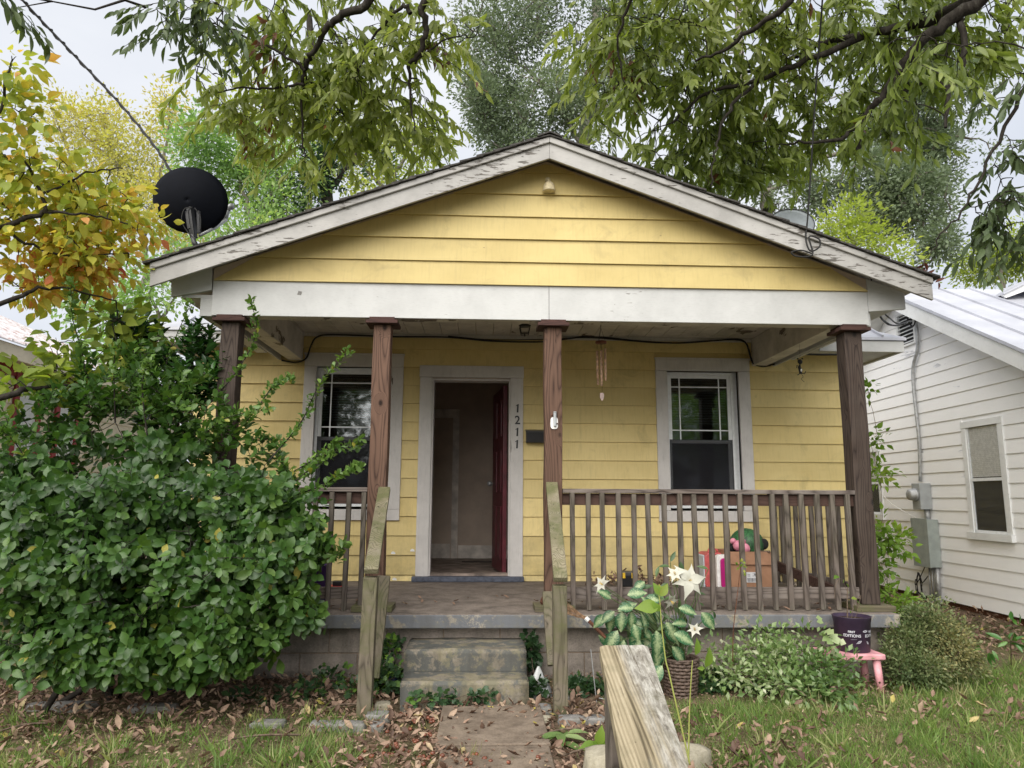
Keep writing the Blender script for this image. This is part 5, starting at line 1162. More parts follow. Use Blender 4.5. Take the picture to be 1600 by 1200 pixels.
while z < 3.7:
    z1 = z+NE; lim = lambda zz: (zPk-.1-zz)/NP
    a, b = max(S0, sP-lim(z1)), min(S1, sP+lim(z1))
    segs = [(a, b)]
    for (p_, q_, c_, d_) in (NWIN, NW2, VENT):
        if z+.03 < d_ and z1-.03 > c_: segs = [s_ for (u, v_) in segs for s_ in ([(u, p_), (q_, v_)] if u < p_ and v_ > q_ else [(u, v_)])]
    for (u, v_) in segs:
        if v_-u < .03: continue
        B = mb(); B.hexa([nw(u, -.019, z), nw(v_, -.019, z), nw(v_, 0, z), nw(u, 0, z), nw(u, -.006, z1-.001), nw(v_, -.006, z1-.001), nw(v_, 0, z1-.001), nw(u, 0, z1-.001)]); B.build('siding_board', 'white_neighbour_siding', NH)
    z = z1
B = mb(); V = [nw(S0, .001, -.4), nw(S1, .001, -.4), nw(S1, .001, nroof(S1)-.1), nw(sP, .001, zPk-.1), nw(S0, .001, nroof(S0)-.1)]
V2 = [nw(S0, .1, -.4), nw(S1, .1, -.4), nw(S1, .1, nroof(S1)-.1), nw(sP, .1, zPk-.1), nw(S0, .1, nroof(S0)-.1)]
B.add(V+V2, [(0, 1, 2, 3, 4), (9, 8, 7, 6, 5)]+[(i, i+5, (i+1) % 5+5, (i+1) % 5) for i in range(5)]); nbox(B, S0, S0+.1, .1, 9, -.4, nroof(S0)-.1); B.build('wall', 'white_neighbour_siding', NH)
B = mb(); nbox(B, S0+.02, S1-.02, .03, .2, -.8, -.402); B.build('foundation', 'rust_brown', NH)
def nslope(B, s0, s1, w0, w1, up0, up1):
    return B.hexa([nw(s0, w0, nroof(s0)+up0), nw(s1, w0, nroof(s1)+up0), nw(s1, w1, nroof(s1)+up0), nw(s0, w1, nroof(s0)+up0), nw(s0, w0, nroof(s0)+up1), nw(s1, w0, nroof(s1)+up1), nw(s1, w1, nroof(s1)+up1), nw(s0, w1, nroof(s0)+up1)])
OV = -.30
B = mb(); nslope(B, S0-.4, sP, OV, OV+.025, -.2, -.012); B.build('rake_board', 'white_neighbour_trim', NH)
B = mb(); nslope(B, sP+.001, S1+.4, OV, OV+.025, -.2, -.012); B.build('rake_board', 'white_neighbour_trim', NH)
B = mb(); nslope(B, S0-.4, sP, OV+.026, -.001, -.14, -.12); nslope(B, sP, S1+.4, OV+.026, -.001, -.14, -.12); B.build('soffit', 'white_neighbour_trim', NH)
w_ = OV-.02
while w_ < 9:
    B = mb(); nslope(B, S0-.45, sP, w_, w_+.437, 0, .012); nslope(B, S0-.45, sP, w_, w_+.022, .012, .04); B.build('roof_panel', 'metal_roof', NH); w_ += .44
B = mb(); nslope(B, sP+.001, S1+.45, OV-.02, 9, 0, .012); B.build('rear_roof', 'metal_roof', NH)
# small cross gable (white porch roof) further right on the front slope
def on_roof(px, py, lift=.0):
    d = _f+_r2*(px-800)/FPX-_u2*(py-600)/FPX; best = None
    for t_ in np.linspace(5, 30, 2500):
        p_ = CAMP+d*t_; s_ = float((p_-N0)@nd)
        if p_[2] < zPk-abs(s_-sP)*NP+lift: return p_
    return p_
g0 = on_roof(1566, 465, .05); Yg = g0[1]; gA = at(1566, 461, Yg); gB = at(1640, 425, Yg); gC = at(1714, 461, Yg)
for a, b in ((gA, gB), (gB, gC)):
    e_ = (b-a)/np.linalg.norm(b-a); mb().prism([(a[0], a[2]), (b[0], b[2]), (b[0], b[2]-.13), (a[0]+(.05 if b is gB else 0), a[2]-.13*(.3 if b is gB else 1))], Yg, Yg+.03).build('dormer_rake', 'white_neighbour_trim', NH)
    mb().prism([(a[0], a[2]+.002), (b[0], b[2]+.002), (b[0], b[2]+.022), (a[0], a[2]+.022)], Yg-.03, Yg+1.6).build('dormer_roof', 'metal_roof', NH)
mb().prism([(gA[0]+.15, gA[2]-.08), (gB[0], gB[2]-.14), (gC[0]-.15, gC[2]-.08)], Yg+.25, Yg+.3).build('dormer_wall', 'dark_metal', NH)
# windows of the white house
def nwindow(w, lab):
    s0, s1, z0, z1 = w; cw = .075; B = mb(); nbox(B, s0, s0+cw, -.03, .0005, z0+.08, z1-cw); W = B.build('window', 'white_neighbour_trim', NH); W['label'] = lab
    B = mb(); nbox(B, s1-cw, s1, -.03, .0005, z0+.08, z1-cw); nbox(B, s0, s1, -.034, .0005, z1-cw+.001, z1); B.build('casing', 'white_neighbour_trim', W)
    B = mb(); nbox(B, s0-.02, s1+.02, -.06, .0005, z0-.0, z0+.079); B.build('sill', 'white_neighbour_trim', W)
    zm = (z0+z1)/2-.0; a, b = s0+cw, s1-cw; B = mb()
    for za, zb in ((z0+.08, zm-.015), (zm+.015, z1-cw)):
        nbox(B, a, a+.03, -.018, -.001, za, zb); nbox(B, b-.03, b, -.018, -.001, za, zb)
    nbox(B, a, b, -.02, -.001, zm-.018, zm+.018); nbox(B, a, b, -.018, -.001, z0+.08, z0+.11); B.build('sash', 'vinyl_white', W)
    B = mb(); nbox(B, a+.03, b-.03, -.011, -.008, z0+.11, zm-.018); B.build('pane', 'thin_pane', W); B = mb(); nbox(B, a+.03, b-.03, -.011, -.008, zm+.018, z1-cw); B.build('pane', 'thin_pane', W)
    B = mb(); nbox(B, a+.03, b-.03, -.0012, -.0004, z0+.11, z1-cw); B.build('backing', 'dark_backing', W)
    B = mb(); zz_ = zm+.03; k_ = 0
    while zz_ < z1-cw-.02:
        th = .003 if zz_ < zm else .0205; nbox(B, a+.032, b-.032, -.006, -.002, zz_, zz_+th); zz_ += .0215
    tag(B.build('blind', 'blind_slat', W), kind='stuff')
nwindow(NWIN, 'white window with lowered blinds in the neighbouring wall'); nwindow(NW2, 'far window of the white house glimpsed behind the post and vine')
# louvred vent
vr = VENT; B = mb(); nbox(B, vr[0], vr[1], -.002, .0, vr[2], vr[3]); VN = B.build('gable_vent', 'black_plastic', NH)
B = mb(); nbox(B, vr[0], vr[0]+.035, -.04, -.002, vr[2], vr[3]); nbox(B, vr[1]-.035, vr[1], -.04, -.002, vr[2], vr[3]); nbox(B, vr[0]+.035, vr[1]-.035, -.04, -.002, vr[2], vr[2]+.03); nbox(B, vr[0]+.035, vr[1]-.035, -.04, -.002, vr[3]-.03, vr[3]); B.build('frame', 'white_neighbour_trim', VN)
for k_ in range(8):
    z0_ = vr[2]+.04+k_*.053; a, b = vr[0]+.036, vr[1]-.036; B = mb(); B.hexa([nw(a, -.045, z0_), nw(b, -.045, z0_), nw(b, -.039, z0_), nw(a, -.039, z0_), nw(a, -.006, z0_+.032), nw(b, -.006, z0_+.032), nw(b, -.002, z0_+.03), nw(a, -.002, z0_+.03)]); B.build('louvre', 'white_neighbour_trim', VN)
# electric meter, panel, conduit
def wp(px, py, w_=-.05): s_, z_ = on_wall(px, py, w_); return np.array(nw(s_, w_, z_))
cd = tag(mb().tube(smooth_path([wp(*a_, -.055) for a_ in ((1430, 478), (1431, 500), (1434, 528), (1433, 548), (1427, 572), (1427, 600), (1431, 640), (1436, 690), (1438, 752))], 5), .022, 10).build('conduit', 'galvanised', smooth=True, loc=wp(1438, 752)), 'bent grey electrical conduit running down the white clapboard wall', 'conduit')
def wbox(B, px0, px1, py0, py1, w0, w1):  # px on plane w1 (far), box out to w0
    s0, za = on_wall(px1, py0, w1); s1, _ = on_wall(px0, py0, w1); _, zb = on_wall(px1, py1, w1); return nbox(B, min(s0, s1), max(s0, s1), w0, w1, zb, za), (min(s0, s1), max(s0, s1), zb, za)
em = empty('electric_meter', wp(1445, 797), 'grey electric meter box with a round glass dial on the white wall', 'electric meter')
B, bb = wbox(mb(), 1441, 1454, 755, 796, -.17, -.02); B.build('meter_box', 'meter_grey', em, bevel=.006)
sc_, zc_ = (bb[0]+bb[1])/2, (bb[2]+bb[3])/2+.02; cpt = nw(sc_, -.17, zc_); mb().lathe([(.085, -.001), (.085, .03), (.075, .035), (.07, .09), (.05, .105), (.001, .107)], cpt, 20, (-nn_[0], -nn_[1], 0)).build('dial', 'galvanised', em, smooth=True)
mb().tube([wp(1448, 796, -.06), wp(1450, 815, -.06)], .035, 10).build('coupling', 'galvanised', em, smooth=True)
bp = empty('breaker_panel', wp(1450, 888), 'tall grey-green breaker panel below the electric meter', 'panel')
B, bb = wbox(mb(), 1441, 1466, 812, 886, -.16, -.02); B.build('cabinet', 'panel_green_grey', bp, bevel=.005)
B = mb(); nbox(B, bb[0]-.012, bb[1]+.006, -.175, -.1605, bb[2]-.005, bb[3]+.012); B.build('cover', 'panel_green_grey', bp, bevel=.004)
for k_, (a_, r_) in enumerate(((1452, .012), (1456, .012), (1460, .012), (1464, .026))):
    mb().tube([wp(a_, 887, -.06), wp(a_+2+k_*.5, 932+k_, -.06)], r_, 8).build('conduit', 'galvanised', bp, smooth=True)
for a_ in (1456, 1467): p_ = wp(a_, 935, -.06); mb().box(p_[0]-.03, p_[0]+.03, p_[1]-.035, p_[1]+.035, p_[2]-.09, p_[2]).build('fitting', 'galvanised', bp, bevel=.005)
cc = wp(1436, 915, -.08); P = []
for k_ in range(40): a_ = k_*.55; P.append(cc+np.array([0, .09*math.cos(a_)*(.7+.3*math.sin(k_)), .17*math.sin(a_)*(.75+.25*math.cos(k_*1.7))]))
P = [wp(1446, 884, -.08)]+P+[wp(1450, 900, -.08)]; cable('cable_coil', 'tangled loop of black cable hanging beside the breaker panel', P, .006, k_=3)
cable('white_wire', 'thin white wire running from the shrubs to below the meter', [wp(1375, 768, -.3), wp(1390, 785, -.2), wp(1410, 798, -.1), wp(1436, 812, -.03)], .006, 'white_plastic')
P = [wp(1431, 475, -.08)]+[wp(*a_, -.12) for a_ in ((1421, 482), (1417, 495), (1425, 510), (1430, 500), (1424, 477), (1418, 500), (1410, 507))]+[at(*a_, 1.0) for a_ in ((1393, 508), (1378, 498), (1370, 482), (1370, 475))]
cable('neighbour_service_cable', 'looping black cables between the eave and the louvred vent of the white house', P, .010)
cable('neighbour_service_cable', 'second black cable loop hanging left of the louvred vent', [wp(1425, 500, -.1)]+[at(*a_, 1.2) for a_ in ((1405, 506), (1390, 497), (1380, 487), (1377, 474))], .007)

# ================================================================== LEFT NEIGHBOUR
LH = empty('cream_house', (-7, 5, GZ), 'cream house with maroon trim and a rusty metal roof at far left', 'house')
LX = -6.35
z = -.4
while z < 2.5:
    mb().hexa([(LX, -1, z), (LX+.018, -1, z), (LX+.018, 9, z), (LX, 9, z), (LX, -1, z+.198), (LX+.006, -1, z+.198), (LX+.006, 9, z+.198), (LX, 9, z+.198)]).build('siding_board', 'cream_siding', LH); z += .2
mb().box(LX-8, LX-.001, -1, 9, -.5, 2.55).build('wall', 'cream_siding', LH)
mb().box(LX+.0, LX+.33, -1.3, 9.3, 2.50, 2.53).build('soffit', 'cream_siding', LH); mb().box(LX+.331, LX+.36, -1.3, 9.3, 2.47, 2.66).build('gutter', 'cream_siding', LH, bevel=.01)
mb().box(LX+.019, LX+.035, -1, 9, 2.36, 2.499).build('frieze', 'maroon_trim', LH)
rz0, sl_ = 2.665, .42; yy = -1.4
while yy < 9.3:
    xe = LX+.40; xr_ = xe-4.2; B = mb(); B.hexa([(xr_, yy, rz0+4.2*sl_), (xe, yy, rz0), (xe, yy+.247, rz0), (xr_, yy+.247, rz0+4.2*sl_), (xr_, yy, rz0+4.2*sl_+.012), (xe, yy, rz0+.012), (xe, yy+.247, rz0+.012), (xr_, yy+.247, rz0+4.2*sl_+.012)])
    B.hexa([(xr_, yy, rz0+4.2*sl_+.012), (xe, yy, rz0+.012), (xe, yy+.03, rz0+.012), (xr_, yy+.03, rz0+4.2*sl_+.012), (xr_, yy, rz0+4.2*sl_+.035), (xe, yy, rz0+.035), (xe, yy+.03, rz0+.035), (xr_, yy+.03, rz0+4.2*sl_+.035)]); B.build('roof_panel', 'rusty_metal_roof', LH); yy += .25
mb().hexa([(LX-3.8-4.2, -1.4, rz0), (LX-3.8, -1.4, rz0+4.2*sl_), (LX-3.8, 9.3, rz0+4.2*sl_), (LX-8, 9.3, rz0), (LX-8, -1.4, rz0+.02), (LX-3.8, -1.4, rz0+4.2*sl_+.02), (LX-3.8, 9.3, rz0+4.2*sl_+.02), (LX-8, 9.3, rz0+.02)]).build('rear_roof', 'rusty_metal_roof', LH)
def lp_(px, py): p_ = atx(px, py, LX+.02); return p_[1], p_[2]
for (pa, pb, ztop, zb_) in ((28, 72, 552, 700), (92, 130, 575, 700)):
    y0, z1_ = lp_(pa, ztop); y1, _ = lp_(pb, ztop); z0_ = z1_-1.35; B = mb(); B.box(LX+.019, LX+.05, y0, y1, z1_-.14, z1_); W = B.build('window', 'maroon_trim', LH); W['label'] = 'maroon framed window of the cream house'
    mb().box(LX+.019, LX+.048, y0, y0+.1, z0_, z1_-.141).build('casing', 'maroon_trim', W); mb().box(LX+.019, LX+.048, y1-.1, y1, z0_, z1_-.141).build('casing', 'maroon_trim', W)
    mb().box(LX+.019, LX+.03, y0+.1, y1-.1, z0_, z1_-.141).build('pane', 'pale_dish', W)

# ================================================================== TREES AND SHRUBS
# --- the overhanging oak: trunk outside the frame to the right, limbs reach over the porch
OK = empty('sawtooth_oak', (5.2, -2.6, GZ), 'big oak whose limbs and long hanging leaves arch over the house roof', 'tree')
B = mb(); trunk = smooth_path([(5.2, -2.6, -.9), (5.15, -2.5, .8), (5.0, -2.2, 2.2), (4.7, -1.7, 3.6), (4.2, -1.2, 4.7)], 5); B.tube(trunk, np.linspace(.34, .2, len(trunk)), 12, False)
j1 = np.array([4.2, -1.2, 4.7]); limbs = [trunk]
def oak_limb(start, pix, Ys, r0, r1):
    Ysv = np.interp(np.linspace(0, 1, len(pix)), np.linspace(0, 1, len(Ys)), Ys); P = [np.array(start)] if start is not None else []
    P += [at(x, y, Y) for (x, y), Y in zip(pix, Ysv)]; P = smooth_path(P, 6); P = [p_+RNG.normal(0, .008, 3) for p_ in P]; B.tube(P, np.linspace(r0, r1, len(P)), 8, False); limbs.append(P); return P
a_ = oak_limb(j1, [(1600, -60), (1532, 0), (1455, 51), (1414, 98), (1377, 152), (1347, 189), (1340, 235)], (-.9, .2), .068, .020)
oak_limb(a_[8], [(1465, 27), (1397, 44), (1347, 54), (1276, 71), (1205, 105), (1127, 118)], (-.4, .4), .05, .012)
oak_limb(at(1347, 58, -.2), [(1262, 94), (1195, 121), (1104, 147), (1050, 190)], (-.1, .3), .032, .01)
oak_limb(at(1195, 121, 0), [(1148, 159), (1127, 202), (1118, 240), (1110, 287)], (.0, .1), .018, .006)
oak_limb(at(1353, 182, .1), [(1313, 216), (1260, 222), (1229, 226)], (.1, .3), .022, .008)
oak_limb(at(1500, 30, -.6), [(1509, 67), (1499, 115), (1482, 142), (1478, 199)], (-.6, -.5), .028, .012)
oak_limb(at(1377, 152, .0), [(1420, 140), (1455, 125), (1482, 142)], (.0, -.3), .018, .01)
top = smooth_path([j1, (3.2, -1.3, 5.3), (1.9, -1.0, 5.45), (.6, -.8, 5.35), (-.6, -.6, 5.3), (-1.8, -.5, 5.15), (-2.8, -.4, 5.0)], 6); B.tube(top, np.linspace(.15, .03, len(top)), 10, False); limbs.append(top)
oak_limb(at(1275, -90, -1.0), [(1235, 0), (1178, 44), (1127, 81), (1087, 94)], (-.9, -.2), .03, .008)
oak_limb((-.3, -.62, 5.3), [(665, 0), (667, 44), (655, 84), (640, 105), (641, 148), (648, 202)], (-.4, .1), .034, .006)
oak_limb((-1.0, -.55, 5.25), [(577, 0), (530, 27), (506, 50), (486, 88), (476, 111), (472, 152), (472, 230)], (-.4, .2), .04, .007)
oak_limb(at(476, 108, -.1), [(439, 84), (370, 50), (310, 30)], (-.1, .1), .014, .006); oak_limb(at(472, 132, 0), [(422, 138), (371, 138), (330, 150)], (0, .2), .013, .005)
oak_limb(at(640, 20, -.4), [(631, 10), (587, 52), (560, 110)], (-.4, 0), .02, .006); oak_limb(at(648, 100, -.1), [(700, 60), (745, 55)], (-.1, .1), .01, .004)
oak_limb((2.4, -1.1, 5.45), [(1000, -60), (985, 0), (965, 60), (975, 130)], (-1.0, -.4), .02, .005)
hang = oak_limb((4.0, -1.35, 4.9), [(1625, 60), (1600, 135), (1566, 209), (1522, 294), (1482, 358), (1448, 402)], (-1.3, -.9), .022, .003)
RB = [(950, 45, 60, 95, 0.1, .5, 31), (1000, 120, 90, 110, 0.4, .6, 55), (1075, 60, 100, 90, 0.1, .6, 46), (1080, 190, 85, 80, 0.8, .6, 57), (1170, 130, 100, 80, 0.4, .6, 57), (1150, 232, 85, 50, 0.8, .5, 54), (1275, 190, 80, 62, 0.7, .5, 55), (1330, 90, 100, 80, 0.3, .6, 50), (1290, 10, 160, 50, -0.1, .6, 50), (1380, 180, 60, 60, 0.4, .4, 20), (1450, 60, 80, 70, -0.1, .5, 33), (1540, 45, 60, 55, -0.3, .4, 24), (1110, -20, 170, 50, -0.1, .6, 42), (1440, 95, 70, 50, -1.0, .25, 13), (1400, 150, 45, 40, -.7, .2, 7), (1480, -20, 150, 40, -0.3, .5, 20), (1030, 245, 45, 25, 0.8, .3, 11)]
LB = [(385, 150, 95, 55, 0.5, .5, 40), (450, 70, 110, 70, 0.1, .6, 48), (520, 140, 90, 80, 0.4, .5, 48), (600, 90, 90, 95, 0.1, .6, 50), (655, 180, 55, 45, 0.5, .4, 22), (560, 200, 70, 40, 0.7, .4, 22), (690, 50, 45, 60, 0.1, .4, 17), (400, 195, 60, 30, 0.7, .3, 11), (480, -30, 230, 40, -0.1, .5, 37), (470, 250, 26, 34, 0.5, .2, 6), (745, 55, 14, 12, 0.3, .2, 2)]
HB = [(1560, 330, 30, 45, -1.0, .3, 12), (1590, 255, 25, 50, -1.1, .3, 10), (1535, 350, 26, 22, -.9, .2, 5), (1590, 370, 28, 30, -1.0, .3, 9), (1590, 115, 25, 50, -1.2, .3, 8)]
P1, _c = blob_points(RB+LB); P2, _c = blob_points(HB+[(305, 30, 50, 40, -.4, .3, 26), (240, 5, 24, 14, -.5, .2, 4), (18, 8, 16, 12, -1.3, .2, 4)])
connect(limbs, P1, B, .008, -.08); connect(limbs, P2, B, .007, -.05)
L1 = droop_clusters(P1, 15, .36, .128, tint_mix(.12, .95, .6, .5), B=B); L2 = droop_clusters(P2, 11, .3, .12, tint_mix(.1, .9, .6), B=B)
x = RNG.random(len(L1[4])); dead = lown(L1[0]*3.1) > .62; L1[4][dead & (x < .45)] = 1.
B.build('trunk', 'bark', OK, smooth=True); leaves(OK, T_OAK, L1, 'oak_leaf', 250, 'crown'); leaves(OK, T_OAK, L2, 'dark_oak_leaf', 48, 'outer_foliage')

# --- dogwood at the left
DG = empty('dogwood_tree', (-4.75, -.9, GZ), 'autumn dogwood with orange, yellow and green leaves at the left edge', 'tree')
B = mb(); tr_ = smooth_path([(-4.75, -.9, -.55), (-4.7, -.85, .5), (-4.6, -.8, 1.3), (-4.55, -.7, 2.2), (-4.5, -.6, 3.2), (-4.4, -.6, 4.0)], 5); B.tube(tr_, np.linspace(.09, .03, len(tr_)), 9, False); limbs = [tr_]
for st_, pix, Ys, r0 in (((-4.55, -.7, 2.3), [(0, 354), (67, 332), (64, 303), (44, 263), (10, 200)], (-.8, -.7), .022), (at(67, 332, -.8), [(110, 333), (148, 337), (200, 350)], (-.8, -.5), .01), (at(64, 303, -.8), [(100, 290), (135, 270), (190, 262)], (-.7, -.4), .009),
                          ((-4.6, -.8, 1.7), [(0, 475), (50, 455), (110, 452), (180, 470)], (-.8, -.3), .02), ((-4.65, -.82, .95), [(0, 622), (45, 607), (100, 603), (150, 600)], (-.8, -.4), .028), ((-4.5, -.7, 3.3), [(-20, 200), (10, 120), (20, 90)], (-.9, -.9), .015), (at(0, 354, -.8), [(40, 380), (110, 400), (200, 395)], (-.7, -.3), .012)):
    P = [np.array(st_)]+[at(x, y, Y) for (x, y), Y in zip(pix, np.interp(np.linspace(0, 1, len(pix)), (0, 1), Ys))]; P = smooth_path(P, 5); P = [p_+RNG.normal(0, .006, 3) for p_ in P]; B.tube(P, np.linspace(r0, .005, len(P)), 6, False); limbs.append(P)
DB = [(25, 190, 35, 60, -.8, .25, 13), (12, 110, 18, 30, -.9, .2, 5), (60, 270, 60, 50, -.6, .4, 22), (60, 340, 75, 45, -.5, .5, 30), (150, 330, 60, 45, -.3, .5, 27), (60, 420, 75, 40, -.4, .5, 28), (150, 410, 70, 45, -.2, .5, 32), (200, 350, 30, 45, -.1, .4, 11), (-70, 300, 50, 150, -.8, .5, 28)]
P1, C1 = blob_points(DB); connect(limbs, P1, B, .006, -.05)
L1 = scatter_clusters(P1, C1, 13, .21, .09, lambda p_: np.clip(.46+.30*lown(p_, 1.1)-.10*(p_[:, 2]-2.8)*(p_[:, 2] > 2.8)+.42*np.exp(-((p_[:, 2]-2.3)/.55)**2)*(.35+.8*lown(p_+5, 1.5))+RNG.normal(0, .13, len(p_)), 0, 1), .4, .3)
L1[1][:, 2] -= .35
GB = [(60, 585, 60, 18, -.4, .4, 6), (140, 560, 60, 30, -.1, .5, 12), (180, 505, 45, 26, 0, .4, 9), (30, 610, 30, 22, -.6, .3, 5), (210, 540, 35, 40, 0, .3, 9), (120, 600, 50, 22, -.3, .3, 8)]
P2, C2 = blob_points(GB); connect(limbs, P2, B, .006, -.03); L2 = scatter_clusters(P2, C2, 10, .16, .105, tint_mix(.1, 1., .8, .5), .4, .4); L2[1][:, 2] -= .3
B.build('trunk', 'bark', DG, smooth=True); leaves(DG, T_DOG, L1, 'dogwood_leaf', 200, 'crown'); leaves(DG, T_DOG, L2, 'green_dogwood_leaf', 90, 'lower_foliage')

# --- the big shrub in front of the porch
SH = empty('large_shrub', (-2.6, -.75, GZ), 'large rounded green shrub with oval leaves covering the left end of the porch', 'shrub')
B = mb(); limbs = []
for k_ in range(12):
    bx = -2.7+random.gauss(0, .35); by = -.55+random.gauss(0, .15); e = at(random.uniform(60, 400), random.uniform(720, 880), random.uniform(-1.1, -.2)); m_ = (np.array([bx, by, GZ])+e)/2+RNG.normal(0, .1, 3)
    P = smooth_path([(bx, by, GZ-.03), m_, e], 6); B.tube(P, np.linspace(.022, .006, len(P)), 6, False); limbs.append(P)
whips = [([(420, 720), (470, 660), (500, 600), (545, 548)], -.6), ([(400, 800), (470, 745), (520, 705), (560, 690)], -.75), ([(420, 760), (500, 712), (530, 690)], -.7), ([(440, 780), (500, 760), (540, 735), (562, 728)], -.8), ([(350, 700), (400, 640), (430, 600), (455, 590)], -.4), ([(140, 640), (130, 560), (112, 490), (112, 440)], -.6), ([(250, 640), (262, 560), (300, 470)], -.2), ([(180, 660), (178, 580), (180, 540)], -.7), ([(60, 760), (30, 700), (0, 670)], -.9), ([(310, 650), (370, 580), (400, 520), (392, 470)], -.2), ([(450, 880), (520, 870), (540, 850)], -.9), ([(300, 700), (350, 655), (420, 640)], -.5), ([(230, 680), (222, 600), (236, 560)], -.8)]
WP = []; WA = []
for pix, Y in whips:
    P = smooth_path([at(x, y, Y+random.uniform(-.05, .05)) for x, y in pix], 6); B.tube(P, np.linspace(.006, .002, len(P)), 5, False); limbs.append(P)
    for i in range(3, len(P)):
        d_ = unit((P[i]-P[i-1])[None])[0]
        for s_ in range(2): WP.append(P[i]+RNG.normal(0, .01, 3)); WA.append(unit((d_*.5+RNG.normal(0, .5, 3)+np.array([0, -.1, .3]))[None])[0])
SB = [(50, 735, 70, 40, -.7, .4, 50), (150, 705, 85, 45, -.6, .5, 80), (270, 705, 75, 45, -.5, .5, 80), (380, 765, 65, 40, -.6, .4, 56), (70, 800, 110, 70, -.9, .5, 170), (200, 790, 120, 75, -.9, .5, 210), (340, 800, 120, 75, -.8, .5, 210), (440, 810, 75, 70, -.8, .45, 130), (80, 900, 110, 70, -1.1, .4, 160), (210, 900, 120, 80, -1.05, .45, 190), (340, 900, 110, 85, -1.0, .4, 170), (440, 900, 60, 80, -.95, .35, 90), (110, 990, 90, 45, -1.2, .3, 70), (230, 985, 100, 55, -1.15, .3, 90), (340, 985, 75, 55, -1.1, .3, 70), (410, 980, 45, 50, -1.05, .25, 40), (470, 950, 30, 35, -1.0, .2, 20), (30, 960, 50, 40, -1.2, .2, 26), (-60, 820, 100, 140, -1.0, .6, 160), (250, 1040, 60, 16, -1.0, .2, 16), (480, 850, 35, 50, -.85, .3, 36), (60, 1010, 60, 35, -1.2, .25, 44), (150, 1030, 70, 25, -1.15, .25, 40), (320, 1030, 50, 22, -1.1, .2, 22), (90, 1045, 80, 18, -1.25, .2, 30), (250, 1050, 80, 14, -1.1, .15, 24), (380, 1030, 50, 22, -1.0, .2, 20), (400, 800, 70, 60, -.8, .4, 70)]
TB = [(60, 665, 60, 34, -.7, .35, 30), (130, 630, 65, 40, -.6, .35, 46), (200, 615, 75, 48, -.5, .35, 70), (270, 590, 55, 50, -.3, .3, 44), (300, 640, 60, 42, -.4, .3, 44), (350, 670, 50, 34, -.4, .25, 26), (130, 570, 16, 40, -.5, .12, 8), (225, 550, 34, 40, -.3, .2, 22), (410, 705, 40, 30, -.4, .25, 18), (455, 735, 36, 30, -.5, .2, 14)]
P1, C1 = blob_points(SB); connect(limbs, P1[::3], B, .004, .02, 3)
ax_ = unit((P1-C1)*1.2+np.array([0, -.55, .25])+RNG.normal(0, .33, P1.shape)); WPa = np.array(WP); WAa = np.array(WA)
tf = tint_mix(.05, .9, .7, .35); k9 = lown(P1*3.6) > -.34+.25*RNG.random(len(P1)); P1, ax_ = P1[k9], ax_[k9]; L1 = rosettes(P1, ax_, 9, .092, tf, 1.0); L2 = rosettes(WPa, WAa, 4, .062, lambda p_: np.clip(.75+RNG.normal(0, .1, len(p_)), 0, 1), .8)
L1[1][:, 2] -= .3
P3, C3 = blob_points(TB); connect(limbs, P3, B, .004, .02, 3); L3 = rosettes(P3, unit((P3-C3)*.6+np.array([0, -.1, .8])+RNG.normal(0, .4, P3.shape)), 8, .080, tint_mix(.25, .95, .8, .4), .85)
yl = RNG.random(len(L1[4])) < .006; L1[4][yl] = 1.
Ls = cat([L1, L2, L3]); B.build('branches', 'bark', SH, smooth=True); leaves(SH, T_OBO, Ls, 'shrub_leaf', 300, 'foliage')
c = at(345, 900, -.35); 
# --- glossy laurel behind it
LA = empty('laurel_bush', (-3.2, .2, GZ), 'dark glossy laurel rising behind the large shrub beside the leftmost post', 'shrub')
B = mb(); limbs = []
for pix in ([(290, 700), (240, 620), (215, 560), (212, 490)], [(280, 690), (300, 600), (300, 540), (318, 510)], [(270, 700), (262, 600), (250, 540)]):
    P = smooth_path([np.array([-3.2, .2, GZ])]+[at(x, y, .1) for x, y in pix], 5); B.tube(P, np.linspace(.022, .006, len(P)), 6, False); limbs.append(P)
P1, C1 = blob_points([(215, 520, 32, 36, .1, .25, 38), (240, 570, 50, 40, .1, .3, 52), (310, 530, 26, 28, .1, .2, 24), (300, 590, 45, 40, .1, .3, 46), (250, 630, 70, 40, .1, .3, 50), (345, 560, 22, 30, .05, .15, 10)]); connect(limbs, P1, B, .005, .02)
B.build('branches', 'bark', LA, smooth=True); ax_ = unit((P1-C1)+np.array([0, -.3, .9])+RNG.normal(0, .3, P1.shape)); leaves(LA, T_LAU, rosettes(P1, ax_, 8, .125, tint_mix(.0, 1., .8, .5), .9), 'laurel_leaf', 200, 'foliage')

